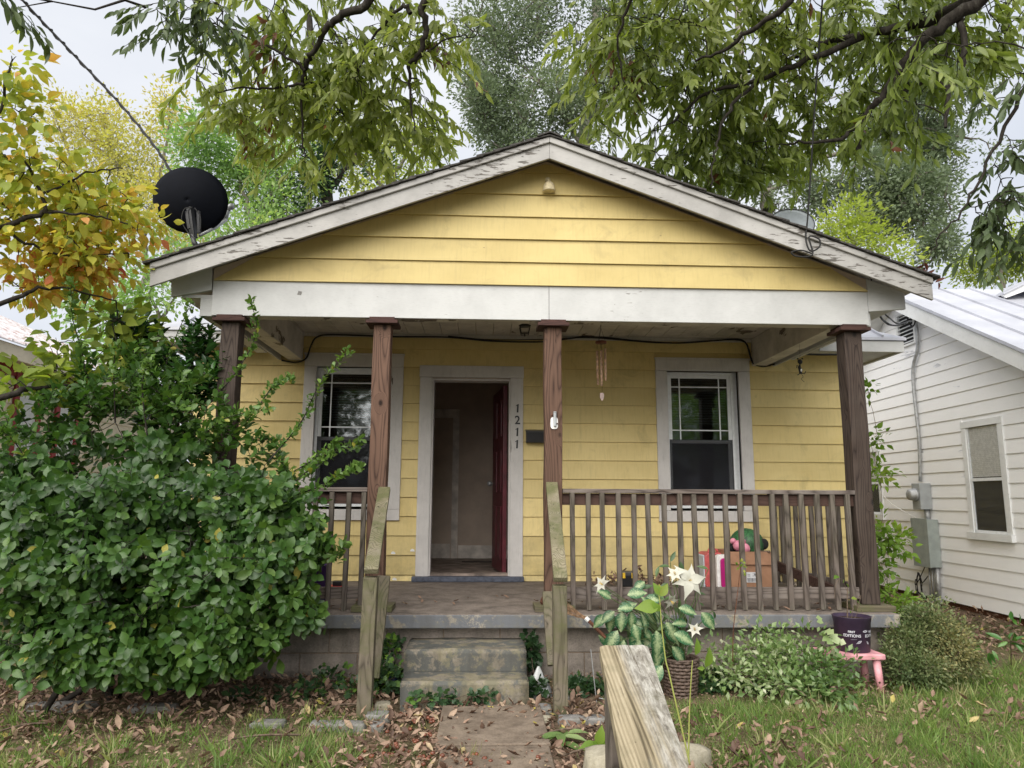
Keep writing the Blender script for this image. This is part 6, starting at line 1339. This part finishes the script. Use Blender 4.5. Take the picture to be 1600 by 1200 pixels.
# --- trees behind the houses
def bg_tree(nm, lab, base, stems_, blobs, leaf, size, per, rad, tint, bark='pale_bark', tmpl=T_SM, r_=.12, conn=.012, out=.5, every=1):
    root = empty(nm, (base[0], base[1], GZ), lab, 'tree', 'trees behind the houses'); B = mb(); limbs = []
    for pix, Ys, r0, r1 in stems_:
        P = [at(x, y, Y) for (x, y), Y in zip(pix, np.interp(np.linspace(0, 1, len(pix)), (0, 1), Ys))]; P = smooth_path(P, 5); P = [p_+RNG.normal(0, .03, 3) for p_ in P]; B.tube(P, np.linspace(r0, r1, len(P)), 7, False); limbs.append(P)
    b0 = limbs[0][0]; P = smooth_path([(base[0], base[1], GZ-.3), ((base[0]+b0[0])/2, (base[1]+b0[1])/2, (GZ+b0[2])/2), b0], 4); B.tube(P, np.linspace(stems_[0][2]*1.5, stems_[0][2], len(P)), 9, False); limbs.append(P)
    P1, C1 = blob_points(blobs); kk = lown(P1*(.8 if size > .11 else 1.5)) > (.02 if nm == 'willow_oak' else -.28); P1, C1 = P1[kk], C1[kk]; connect(limbs, P1[::every], B, conn, -.06, 3)
    B.build('trunk', bark, root, smooth=True); L = scatter_clusters(P1, C1, per, rad, size, tint, out, .35); leaves(root, tmpl, L, leaf, 0, 'crown'); return root
# grey-green oak filling the centre and right
S_ = [([(900, 330), (915, 200), (930, 60), (940, -150)], (16, 17), .28, .12), ([(915, 240), (860, 150), (800, 90)], (16, 16), .10, .04), ([(1200, 330), (1190, 250), (1160, 120), (1150, -60)], (15, 17), .22, .10), ([(1190, 270), (1300, 240), (1400, 200), (1480, 190)], (15, 14), .09, .03), ([(1195, 300), (1280, 280), (1400, 330)], (14, 14), .07, .02), ([(920, 180), (1000, 140), (1040, 60)], (16, 16), .08, .03)]
BB = [(800, 60, 95, 90, 15, 2.5, 372), (830, 170, 105, 60, 15, 2, 372), (770, 230, 55, 45, 14, 1.5, 140), (930, 80, 100, 100, 16, 2.5, 356), (900, 190, 60, 30, 15, 2, 93), (740, 180, 35, 80, 14, 1.5, 108), (1040, 60, 90, 100, 16, 2, 170), (1350, 200, 90, 60, 15, 2, 232), (1440, 170, 85, 70, 14, 2, 294), (1480, 250, 65, 60, 14, 1.5, 202), (1420, 320, 70, 55, 13, 1.5, 202), (1340, 290, 70, 50, 14, 1.5, 186), (1250, 300, 60, 40, 14, 2, 93), (1520, 120, 40, 60, 14, 1, 78), (850, -80, 160, 70, 16, 2.5, 248), (1480, 380, 40, 25, 12, 1, 53), (1150, 260, 90, 50, 15, 2, 140), (1400, 60, 110, 90, 15, 2, 170)]
bg_tree('willow_oak', 'tall grey-green oak with fine leaves behind the ridge of the yellow house', (2.5, 16), S_, BB, 'grey_oak_leaf', .12, 58, .52, tint_mix(0, 1, .35, .6), conn=.03)
bg_tree('yellow_tree', 'thin airy tree with yellow leaves against the sky at upper left', (-10.5, 12), [([(230, 420), (215, 330), (180, 240), (150, 170)], (13, 13), .07, .02), ([(225, 380), (245, 300), (262, 220), (268, 160)], (13, 13), .06, .02), ([(160, 400), (130, 300), (100, 220), (80, 170)], (13, 13), .05, .015), ([(215, 330), (190, 270), (120, 200)], (13, 12.5), .03, .01)],
        [(110, 190, 38, 45, 13, 1, 87), (170, 200, 42, 50, 13, 1, 102), (150, 270, 75, 50, 13, 1.2, 130), (215, 250, 55, 60, 13, 1.2, 130), (262, 170, 26, 40, 13, .8, 49), (250, 320, 60, 60, 12.5, 1.2, 145), (150, 350, 80, 60, 13, 1.2, 116), (300, 380, 55, 50, 12.5, 1, 102)], 'yellow_leaf', .105, 20, .42, tint_mix(0, 1, .5, .5), conn=.012)
bg_tree('pinnate_leaf_tree', 'light green tree with feathery leaves rising behind the black dish', (-5.2, 8), [([(400, 430), (390, 340), (370, 270), (350, 220)], (8.5, 8.5), .06, .02), ([(392, 360), (430, 290), (450, 240)], (8.5, 8.5), .04, .015)],
        [(320, 220, 45, 35, 8, .8, 87), (400, 240, 60, 45, 8.5, .8, 116), (350, 290, 70, 45, 8.5, .9, 130), (420, 320, 55, 45, 8.5, .9, 116), (300, 250, 26, 30, 8, .6, 38), (380, 370, 60, 35, 8, .8, 87), (460, 270, 40, 50, 9, .8, 58)], 'light_green_leaf', .10, 22, .42, tint_mix(0, 1, .6, .5), conn=.009)
bg_tree('ivy_clad_tree', 'dark ivy-wrapped trunk seen between the oak leaves left of the ridge', (-3.5, 9.5), [([(512, 400), (510, 320), (505, 220), (500, 120), (480, 20)], (9.5, 10), .16, .07), ([(508, 300), (560, 240), (600, 170)], (9.6, 9.6), .07, .03)],
        [(500, 250, 24, 70, 9.4, .35, 110), (540, 290, 30, 60, 9.4, .5, 70), (455, 330, 50, 50, 9.2, .6, 80), (510, 150, 30, 50, 9.6, .4, 50), (590, 270, 40, 50, 9.6, .6, 40)], 'ivy_leaf', .12, 14, .4, tint_mix(0, .8, .8, .5), 'bark', conn=.01)
bg_tree('lime_green_tree', 'bright lime green young tree just left of the roof ridge', (-1.7, 10), [([(600, 400), (610, 300), (640, 230), (690, 200)], (10, 10), .06, .02), ([(610, 310), (560, 250), (520, 200)], (10, 10.5), .05, .015)],
        [(640, 230, 70, 40, 10, .9, 102), (560, 250, 60, 50, 10.5, 1, 87), (680, 215, 35, 22, 10, .6, 35), (600, 310, 60, 40, 9.5, .8, 72), (540, 200, 80, 50, 11, 1, 72), (650, 290, 30, 30, 10, .6, 14), (420, 180, 90, 60, 11, 1, 87)], 'lime_leaf', .10, 18, .5, tint_mix(0, 1, .6, .5), conn=.008)
bg_tree('yellow_green_tree', 'yellow-green tree rising behind the pale dish on the right slope', (6.2, 10), [([(1340, 450), (1335, 390), (1320, 340)], (10, 10), .07, .02), ([(1338, 420), (1380, 370)], (10, 10), .04, .015)],
        [(1325, 345, 45, 30, 10, .8, 60), (1350, 390, 55, 30, 10, .8, 70), (1300, 370, 40, 30, 10, .8, 40), (1395, 410, 30, 20, 9.5, .6, 24)], 'lime_leaf', .12, 14, .45, tint_mix(0, .9, .6, .5), conn=.008)
bg_tree('distant_tree', 'distant autumn-tinged tree above the white house roof at the right edge', (14, 20), [([(1570, 470), (1565, 430), (1560, 400)], (20, 20), .12, .04)],
        [(1555, 410, 50, 25, 20, 1.2, 160), (1590, 400, 35, 32, 20, 1.2, 102), (1520, 420, 26, 16, 20, .8, 38), (1620, 390, 50, 50, 20, 1.2, 87)], 'lime_leaf', .15, 18, .8, tint_mix(.1, .9, .5, .5), conn=.015)
bg_tree('low_bush_behind', 'mixed brush filling the gap behind the cream house and the porch eave', (-7.2, 7), [([(250, 520), (240, 470), (230, 420)], (7, 7), .04, .015), ([(245, 500), (290, 440)], (7, 7), .03, .01)],
        [(240, 450, 60, 40, 7, .8, 116), (290, 420, 50, 45, 7.5, .8, 102), (180, 490, 50, 35, 7, .7, 72), (200, 560, 60, 40, 6.5, .6, 72), (120, 450, 70, 40, 8, .8, 87)], 'light_green_leaf', .11, 13, .45, tint_mix(0, 1, .7, .5), conn=.008)
# across the street, for the window reflections
for (x, y, s_, lf, lab) in ((-9, -24, 1., 'grey_oak_leaf', 'broad oak across the street, left of the opposite house'), (12, -25, 1.1, 'light_green_leaf', 'leafy tree across the street, right of the opposite house'), (3.5, -17.5, .75, 'oak_leaf', 'smaller tree by the far kerb of the street'), (-18, -20, 1.0, 'oak_leaf', 'tree down the street behind the camera')):
    root = empty('street_tree', (x, y, -1.4), lab, 'tree', 'trees across the street'); B = mb(); T = smooth_path([(x, y, -1.6), (x+.2, y, 1.5*s_), (x, y+.2, 4*s_), (x+.1, y, 6.5*s_)], 4); B.tube(T, np.linspace(.3*s_, .08, len(T)), 9, False)
    n = 320; c = np.array([x, y, 5.2*s_]); q = unit(RNG.normal(size=(n, 3)))*(RNG.random((n, 1))**.4); P1 = c+q*np.array([3.8, 3.4, 3.3])*s_; connect([T], P1[::3], B, .02, -.1, 3); B.build('trunk', 'bark', root, smooth=True)
    leaves(root, T_SM, scatter_clusters(P1, np.repeat(c[None], n, 0), 26, 1.0, .28, tint_mix(0, 1, .4, .5), .5, .3), lf, 0, 'crown')
OH = empty('opposite_house', (4, -24, -1.4), 'white gabled house across the street behind the camera', 'house')
mb().box(0, 9, -28, -22.5, -1.5, 1.9).build('wall', 'white_neighbour_siding', OH); mb().prism([(-.5, 1.9), (9.5, 1.9), (4.5, 4.1)], -28.3, -22.2).build('roof', 'shingle', OH)
for xx_ in (1.5, 6.2): mb().box(xx_, xx_+1.1, -22.49, -22.44, -.3, 1.2).build('window', 'window_dark', OH)

# ================================================================== SMALL PLANTS
def small_plant(nm, lab, base, blobs, leaf, size, per, rad, tint, tmpl=T_SM, keep=0, stemmat='twig', up=.5, nst=8, cat_='shrub', rest='foliage', out=.5):
    root = empty(nm, base, lab, cat_); B = mb(); P1, C1 = blob_points(blobs); limbs = [[np.array(base, float)+np.array([RNG.normal(0, .05), RNG.normal(0, .04), 0]), np.array(base, float)+np.array([RNG.normal(0, .08), RNG.normal(0, .05), .12])] for _ in range(nst)]
    connect(limbs, P1[::3], B, .003, -.04, 3); B.build('stems', stemmat, root); leaves(root, tmpl, scatter_clusters(P1, C1, per, rad, size, tint, out, up), leaf, keep, rest); return root
small_plant('boxwood_shrub', 'low dense olive-green shrub right of the porch corner', (*atz(1455, 1050, GZ)[:2], GZ), [(1450, 985, 36, 34, -.15, .2, 150), (1415, 1010, 34, 34, -.2, .18, 110), (1485, 1010, 34, 30, -.25, .2, 110), (1440, 1045, 50, 24, -.4, .18, 100), (1400, 1035, 22, 20, -.3, .12, 36), (1510, 1040, 30, 16, -.3, .12, 32), (1465, 950, 16, 14, -.1, .08, 14), (1430, 960, 14, 16, -.1, .08, 12), (1500, 985, 16, 16, -.2, .08, 12)], 'box_leaf', .026, 26, .085, tint_mix(0, 1, 2.2, .5), out=.7)
small_plant('periwinkle_patch', 'sprawling variegated periwinkle between the basket and the pink stool', (*atz(1190, 1060, GZ)[:2], GZ), [(1185, 1025, 50, 26, -.45, .2, 50), (1240, 1040, 60, 30, -.5, .22, 60), (1150, 1055, 40, 20, -.55, .15, 24), (1290, 1050, 38, 24, -.62, .15, 26), (1220, 1068, 66, 16, -.75, .16, 34), (1120, 1025, 36, 16, -.4, .12, 9), (1265, 1000, 40, 16, -.4, .12, 12), (1195, 992, 46, 12, -.4, .1, 9), (1315, 1072, 34, 20, -.8, .1, 14), (1330, 1040, 20, 14, -.8, .05, 4), (1280, 1085, 46, 10, -.9, .1, 10)], 'vinca_leaf', .048, 12, .12, tint_mix(0, 1.1, 2., .4), keep=0)
small_plant('climbing_vine', 'light green vine climbing between the right post and the white house', (4.05, 1.2, GZ), [(1366, 690, 10, 22, 1.2, .12, 10), (1372, 740, 14, 24, 1.2, .15, 16), (1372, 830, 16, 22, 1.2, .15, 22), (1395, 850, 26, 18, 1.2, .2, 26), (1372, 885, 12, 30, 1.2, .15, 22), (1385, 930, 14, 18, 1.0, .15, 12), (1358, 605, 8, 12, 1.2, .08, 4)], 'vine_leaf', .065, 6, .13, tint_mix(0, 1, 1.5, .5), T_DOG, 60, cat_='vine', nst=3)
small_plant('weedy_shrub', 'thin leafy weed growing at the right corner of the porch slab', (*atz(1400, 985, GZ)[:2], GZ), [(1400, 950, 16, 22, .3, .15, 16), (1420, 945, 18, 16, .3, .15, 10)], 'vine_leaf', .07, 6, .1, tint_mix(0, 1, 1.5, .5), T_LAU, 30, nst=3, cat_='weed')
small_plant('ivy_clump', 'ivy growing up the blocks left of the concrete steps', (*atz(605, 1075, GZ)[:2], GZ), [(605, 1058, 20, 18, -.35, .12, 36), (610, 1012, 13, 8, -.08, .03, 10), (560, 1070, 18, 12, -.4, .1, 12)], 'ivy_leaf', .05, 7, .06, tint_mix(0, 1, 2, .3), T_IVY, 60, cat_='ivy')
small_plant('ivy_clump', 'ivy at the right side of the concrete steps behind the plastic bag', (*atz(835, 1060, GZ)[:2], GZ), [(830, 1015, 9, 18, -.1, .06, 22), (838, 1075, 10, 12, -.5, .08, 14)], 'ivy_leaf', .05, 7, .06, tint_mix(0, 1, 2, .3), T_IVY, 40, cat_='ivy')
small_plant('ivy_clump', 'dark ivy carpet between the right handrail post and the basket', (*atz(960, 1080, GZ)[:2], GZ), [(905, 1078, 24, 12, -.4, .12, 36), (955, 1080, 36, 12, -.4, .12, 50), (1110, 1075, 30, 14, -.4, .12, 40), (1105, 1060, 22, 20, -.3, .1, 40), (1200, 1075, 50, 12, -.4, .12, 40)], 'ivy_leaf', .045, 7, .06, tint_mix(0, .95, 2, .3), T_IVY, 100, cat_='ivy')
small_plant('ivy_clump', 'row of small ivy sprigs along the foot of the lower step', (*atz(740, 1092, GZ)[:2], GZ), [(650+22*i, 1090, 8, 5, -.80, .03, 5) for i in range(6)], 'ivy_leaf', .04, 5, .03, tint_mix(.1, 1, 2, .3), T_IVY, 60, cat_='ivy')
small_plant('ivy_clump', 'ivy and seedlings under the right edge of the large shrub', (*atz(480, 1080, GZ)[:2], GZ), [(470, 1085, 40, 14, -.5, .15, 20), (395, 1095, 40, 10, -.6, .12, 16), (520, 1060, 30, 14, -.2, .08, 14)], 'ivy_leaf', .05, 6, .07, tint_mix(.1, 1, 2, .3), T_IVY, 60, cat_='ivy')
# low sprawling laurel twig bottom right, lily weed leaves, hosta-like tuft
small_plant('laurel_seedling', 'small glossy laurel branch reaching in from the right edge of the grass', (*atz(1590, 1060, GZ)[:2], GZ), [(1575, 1000, 22, 10, -.9, .1, 3), (1590, 985, 12, 10, -.9, .1, 2), (1545, 1012, 16, 6, -.9, .08, 2)], 'laurel_leaf', .085, 4, .06, tint_mix(.5, 1, 1, .4), T_LAU, 40, cat_='seedling', nst=2)
q = atz(880, 1150, GZ+.03); hp = empty('broad_leaf_weed', q, 'tuft of broad drooping green leaves beside the path, left of the handrail', 'weed'); n = 9
leaves(hp, T_LAU, (np.repeat(q[None], n, 0)+RNG.normal(0, .015, (n, 3)), unit(np.stack([np.cos(np.linspace(0, 6.3, n)), np.sin(np.linspace(0, 6.3, n))*.6-.3, np.full(n, .12)], 1)), np.tile([[0, -.2, 1.]], (n, 1)), RNG.uniform(.12, .17, n), RNG.random(n)*.5+.3), 'vinca_leaf', 8)
q = atz(935, 1165, GZ+.06); hp = empty('seedling', q, 'light green three-leaved seedling just left of the foreground handrail', 'seedling'); n = 4
leaves(hp, T_DOG, (np.repeat(q[None], n, 0), unit(np.array([[-1, -.3, .1], [.2, -.2, 1], [.8, -.4, .2], [-.3, -.5, .3]])), np.array([[0, -.6, 1.], [0, -1, .2], [0, -.6, 1], [0, -.7, .7]]), np.array([.11, .10, .09, .07]), np.array([.4, .6, .5, .5])), 'vine_leaf', 3)
mb().tube([q-np.array([0, 0, .09]), q], .002, 4).build('stem', 'vine_stem', hp)
# two tall pokeweed stalks right of the handrail
def stalk(lab, pix, Y, r_, lv):
    P = smooth_path([at(x, y, Y) for x, y in pix], 6); root = empty('tall_weed_stalk', P[0], lab, 'weed'); mb().tube(P, np.linspace(r_, r_*.5, len(P)), 6).build('stem', 'vine_stem', root, smooth=True)
    A = [(at(x, y, Y), np.array(d_, float), np.array(n_, float), s_, t_) for x, y, d_, n_, s_, t_ in lv]; A = tuple(np.array([a_[i] for a_ in A]) for i in range(5)); leaves(root, T_DOG, A, 'vine_leaf', len(lv)-1)
stalk('tall thin yellow-green weed stalk rising in front of the lilies', [(1078, 1195), (1068, 1150), (1054, 1090), (1045, 1050), (1040, 1030), (1034, 980), (1031, 940), (1029, 928)], -2.6, .004, [(1030, 948, (-1, -.2, .05), (.1, -.9, .5), .10, .6), (1031, 930, (-.35, -.1, .8), (.3, -1, 0), .055, .5), (1032, 932, (.4, -.1, .7), (-.3, -1, 0), .06, .7), (1030, 928, (.1, 0, 1), (0, -1, 0), .04, .9), (1031, 955, (-.5, -.3, .6), (.2, -1, 0), .05, .5)])
stalk('shorter weed stalk with a withered flower head right of the handrail', [(1076, 1190), (1077, 1120), (1080, 1060), (1082, 1032)], -2.5, .0035, [(1087, 1024, (.25, -.1, .95), (.7, -1, 0), .07, .5), (1102, 1043, (.4, -.1, .9), (.7, -1, .1), .085, .5), (1101, 1044, (-.8, 0, -.05), (0, -1, 0), .03, .5)])
# thin sapling before the railing
P = smooth_path([at(x, y, -.5) for x, y in ((1145, 1040), (1146, 985), (1152, 930), (1157, 890), (1160, 885))], 5); root = empty('thin_sapling', P[0], 'thin bare reddish sapling with a tuft of tiny leaves before the cardboard box', 'sapling'); mb().tube(P, np.linspace(.004, .0015, len(P)), 5).build('stem', 'rust_brown', root)
n = 18; pp = P[-1]+RNG.normal(0, .022, (n, 3)); leaves(root, T_DOG, (pp, unit(RNG.normal(size=(n, 3))+np.array([0, 0, .5])), unit(RNG.normal(size=(n, 3))+np.array([0, -1, .5])), np.full(n, .026), RNG.random(n)), 'vine_leaf', 12)
# leafy maple seedling by the stool
P = smooth_path([at(x, y, -.5) for x, y in ((1280, 1040), (1288, 1010), (1295, 985))], 4); root = empty('maple_seedling', P[0], 'pale green lobed seedling leaning against the dark pot', 'seedling'); mb().tube(P, .0025, 5).build('stem', 'green_stem', root)
n = 9; pp = np.array([at(x, y, -.5) for x, y in ((1282, 975), (1290, 985), (1300, 990), (1305, 1000), (1286, 995), (1295, 1010), (1278, 1000), (1290, 1020), (1300, 1015))]); leaves(root, T_IVY, (pp, unit(RNG.normal(size=(n, 3))*.4+np.array([.3, -.3, -.3])), unit(RNG.normal(size=(n, 3))*.3+np.array([0, -1, .6])), RNG.uniform(.06, .085, n), np.full(n, .62)+RNG.random(n)*.3), 'vinca_leaf', 8)

# withered sprig caught on the right end of the roof
q = at(1452, 425, -.2); dsp = empty('withered_sprig', q, 'withered reddish brown oak sprig hanging at the right tip of the roof edge', 'sprig'); P = smooth_path([at(1448, 400, -.2), at(1444, 412, -.2), at(1452, 430, -.2), at(1460, 440, -.2)], 4); mb().tube(P, .002, 4).build('twig', 'twig', dsp)
n = 16; pp = np.array([P[int(i)] for i in RNG.integers(0, len(P), n)])+RNG.normal(0, .02, (n, 3)); leaves(dsp, T_LAU, (pp, unit(RNG.normal(0, .6, (n, 3))+np.array([0, -.1, -.7])), unit(RNG.normal(size=(n, 3))+np.array([0, -1, .2])), RNG.uniform(.05, .09, n), .05+RNG.random(n)*.25), 'red_dead_leaf', 14)

# ================================================================== GROUND COVER
def in_house(x, y): return ((x > -2.6) & (x < 3.0) & (y > -.06)) | ((x > -3.4) & (x < 3.8) & (y > 1.8)) | ((x > 5.4) & (y > -1.2)) | ((x > -.85) & (x < .13) & (y > -.76))
gzv = np.vectorize(gz)
def ground_pts(n, x0, x1, y0, y1): x = RNG.uniform(x0, x1, n); y = y1-(y1-y0)*RNG.random(n); return x, y
# grass
def grass_dens(x, y):
    d = np.clip(.38+1.3*lown(np.stack([x, y, x*0], 1)*.55), 0, 1)
    right = (x > .55); d = np.where(right, np.clip(d+.45+(x-1.3)*.25-(y > -.75)*.7*(x < 2.7), 0, 1), np.clip(d*.9+(x < -1.0)*.25-(y > -.95)*.85, 0, 1)); d[(x > -.9) & (x < .5)] *= .10; d[(x > 4.2) & (y > .6)] *= .15
    return d
xs1, ys1 = ground_pts(210000, -4.4, 4.6, -2.9, .2); xs2, ys2 = ground_pts(26000, 2.6, 9, -2.9, 2.6); x = np.concatenate([xs1, xs2]); y = np.concatenate([ys1, ys2])
k_ = (~in_house(x, y)) & (RNG.random(len(x)) < grass_dens(x, y)); x, y = x[k_], y[k_]; n = len(x)
pos = np.stack([x, y, gzv(x, y)-.004], 1); d = unit(np.stack([RNG.normal(0, .45, n), RNG.normal(0, .45, n), np.full(n, .8)], 1)); clump = np.clip(.5+lown(pos*2.3), 0, 1.4)
g = empty('lawn_grass', (0, 0, GZ), None, None); bpy.data.objects.remove(g)
off = np.zeros(3)
me = leaf_mesh('grass', T_BLADE, pos, d, unit(RNG.normal(size=(n, 3))), (.028+.050*RNG.random(n)**1.3)*(.5+.6*clump), np.clip(.15+.8*RNG.random(n)**1.3+.15*lown(pos), 0, 1), 'grass_blade', off)
o = bpy.data.objects.new('grass', me); COL.objects.link(o); tag(o, 'uneven green lawn grass on both sides of the path', 'grass', kind='stuff')
# longer tufts
nt_ = 2600; tx = RNG.uniform(-4.4, 5.5, nt_); ty = RNG.uniform(-2.7, .3, nt_); k_ = (~in_house(tx, ty)) & (RNG.random(nt_) < grass_dens(tx, ty)*.9); tx, ty = tx[k_], ty[k_]; nt_ = len(tx); per = 14
bx_ = np.repeat(tx, per)+RNG.normal(0, .018, nt_*per); by_ = np.repeat(ty, per)+RNG.normal(0, .018, nt_*per); n = nt_*per; hh = np.repeat(RNG.uniform(.06, .17, nt_), per)*RNG.uniform(.6, 1.1, n)
pos = np.stack([bx_, by_, gzv(bx_, by_)-.004], 1); me = leaf_mesh('grass_tufts', T_BLADE, pos, unit(np.stack([RNG.normal(0, .5, n), RNG.normal(0, .5, n), np.full(n, .85)], 1)), unit(RNG.normal(size=(n, 3))), hh, np.repeat(RNG.uniform(.25, .95, nt_), per), 'grass_blade', off)
o = bpy.data.objects.new('grass_tufts', me); COL.objects.link(o); tag(o, 'longer tufts of grass standing out of the lawn', 'grass', kind='stuff')
# dead leaves
def litter_dens(x, y): return np.clip(.42+1.1*lown(np.stack([x, y, x*0+4], 1)*2.1)+.5*np.exp(-((x+.75)/.55)**2-((y+1.15)/.45)**2)+.3*np.exp(-((x-.4)/.4)**2)-((x < -.9)*(y < -1.25)*.18)+.8*lown(np.stack([x+3, y, x*0], 1)*.8)-(x > 1.2)*.10-(x < -1.6)*(y < -1.05)*.10+(x > 4.3)*(y > 0)*.5+((y > -1.05) & (x < -.8))*.6, .06, 1)
x1_, y1_ = ground_pts(21000, -4.4, 4.6, -2.9, .0); x2_, y2_ = ground_pts(9000, 3.6, 9, .2, 4); x = np.concatenate([x1_, x2_]); y = np.concatenate([y1_, y2_])
onp = (x > -.30+.08*np.sin(y*9)) & (x < .06) & (y < -.98)
k_ = (~in_house(x, y)) & (RNG.random(len(x)) < litter_dens(x, y)*np.where(onp, .10, 1)); x, y = x[k_], y[k_]; n = len(x)
ex = 220; xe = RNG.uniform(-.75, .12, ex); ye = RNG.normal(-.86, .07, ex); ye = np.minimum(ye, -.77); x = np.concatenate([x, xe]); y = np.concatenate([y, ye]); n = len(x)
sz = .020+.058*RNG.random(n)**1.7; pos = np.stack([x, y, gzv(x, y)+.010+.045*RNG.random(n)*(1+(x > .9))], 1); pos[n-ex:, 2] += .03*RNG.random(ex)
T_DEAD2 = leaf_template([0, .12, .20, .22, .13, 0], .5, -.8, 1, .05)
me = leaf_mesh('leaf_litter', T_DEAD if False else T_DEAD2, pos, unit(np.stack([RNG.normal(size=n), RNG.normal(size=n), RNG.normal(0, .28, n)], 1)), unit(np.stack([RNG.normal(0, .45, n), RNG.normal(0, .45, n), RNG.choice([1., -1.], n)], 1)), sz, np.clip(RNG.random(n)**1.0*.97, 0, 1), 'dead_leaf', off)
o = bpy.data.objects.new('leaf_litter', me); COL.objects.link(o); tag(o, 'brown dead leaves scattered over the yard and the foot of the steps', 'leaf litter', kind='stuff')
n = 36000; x = RNG.uniform(-4.4, 5, n); y = RNG.uniform(-2.9, .1, n); k_ = (~in_house(x, y)) & (RNG.random(n) < np.where((x > -.34) & (x < .1) & (y < -.95), .12, 1)); x, y = x[k_], y[k_]; n = len(x)
pos = np.stack([x, y, gzv(x, y)+.004+.012*RNG.random(n)], 1); pos[(x > -.5) & (x < .115) & (y < -.8), 2] += .03
me = leaf_mesh('litter_crumbs', T_SM, pos, unit(np.stack([RNG.normal(size=n), RNG.normal(size=n), RNG.normal(0, .4, n)], 1)), unit(np.stack([RNG.normal(0, .5, n), RNG.normal(0, .5, n), np.ones(n)], 1)), RNG.uniform(.008, .028, n), RNG.random(n)*.95, 'dead_leaf', off)
o = bpy.data.objects.new('litter_crumbs', me); COL.objects.link(o); tag(o, 'fine crumbs of broken leaf and bark on the soil', 'leaf litter', kind='stuff')
# leaf heap round the tool box on the porch and a few strays
n = 170; cx = at(1000, 900, 1.5)[0]; pos = np.stack([RNG.normal(cx, .2, n), RNG.normal(1.62, .1, n), np.abs(RNG.normal(0, .05, n))+.01], 1); pos[:, 1] = np.minimum(pos[:, 1], 1.85)
me = leaf_mesh('leaf_heap', T_DEAD, pos, unit(RNG.normal(size=(n, 3))), unit(RNG.normal(size=(n, 3))), RNG.uniform(.04, .09, n), RNG.random(n)*.8, 'dead_leaf', off); o = bpy.data.objects.new('leaf_heap', me); COL.objects.link(o); tag(o, 'heap of dead leaves against the yellow wall around the tool box', 'leaf heap', kind='stuff')
n = 60; pos = np.stack([RNG.uniform(-1.9, 2.6, n), RNG.uniform(-.05, .5, n), np.full(n, .008)], 1); pos[:, 1] = np.where(np.abs(pos[:, 0]+.4) < .5, pos[:, 1]+.3, pos[:, 1])
me = leaf_mesh('stray_leaves', T_DEAD, pos, unit(np.stack([RNG.normal(size=n), RNG.normal(size=n), np.zeros(n)], 1)), np.tile([[0, 0, 1.]], (n, 1)), RNG.uniform(.03, .07, n), .3+RNG.random(n)*.6, 'dead_leaf', off); o = bpy.data.objects.new('stray_leaves', me); COL.objects.link(o); tag(o, 'a few curled dead leaves lying on the porch floor', 'leaf litter', kind='stuff')
# twigs and litter sticks
TW = [((0, 1142), (75, 1130), 'pale twig at the left edge of the litter'), ((330, 1160), (470, 1148), 'long pale twig in the grass below the shrub'), ((880, 1180), (950, 1172), 'thick grey twig lying right of the path'), ((500, 1110), (560, 1100), 'thin twig above the long edging stone'), ((835, 1152), (915, 1138), 'short brown twig beside the broad leaf weed')]
for a, b, lab in TW:
    p_, q_ = atz(*a, GZ+.035), atz(*b, GZ+.045); m_ = (p_+q_)/2+np.array([0, .02, .01]); tag(mb().tube(smooth_path([p_, m_, q_], 4), .006, 5).build('fallen_twig', 'twig', smooth=True, loc=p_), lab, 'twig', 'fallen twigs')
# acorns
AC = mb().lathe([(.001, -.012), (.006, -.010), (.0095, -.003), (.0098, .003), (.007, .010), (.001, .013)], (0, 0, 0), 10)
me = bpy.data.meshes.new('acorn'); me.from_pydata(AC.v, [], AC.f); me.materials.append(M('acorn')); me.polygons.foreach_set('use_smooth', [True]*len(me.polygons))
for i in range(80):
    if i < 48: p_ = atz(random.gauss(665, 42), random.uniform(1108, 1198), GZ+.03)
    else: p_ = atz(random.uniform(560, 900), random.uniform(1100, 1195), GZ+.03)
    if p_[1] > -.8: continue
    o = bpy.data.objects.new('acorn', me); COL.objects.link(o); o.location = (p_[0], p_[1], gz(p_[0], p_[1])+random.uniform(.03, .044)); o.rotation_euler = (random.uniform(1, 2), random.uniform(-1, 1), random.uniform(0, 6)); s_ = random.uniform(.8, 1.15); o.scale = (s_, s_, s_)
    tag(o, 'small reddish brown acorn fallen on or beside the concrete path', 'acorn', 'acorns scattered by the path')

for o in sc.objects:
    if '_w' in o: del o['_w']
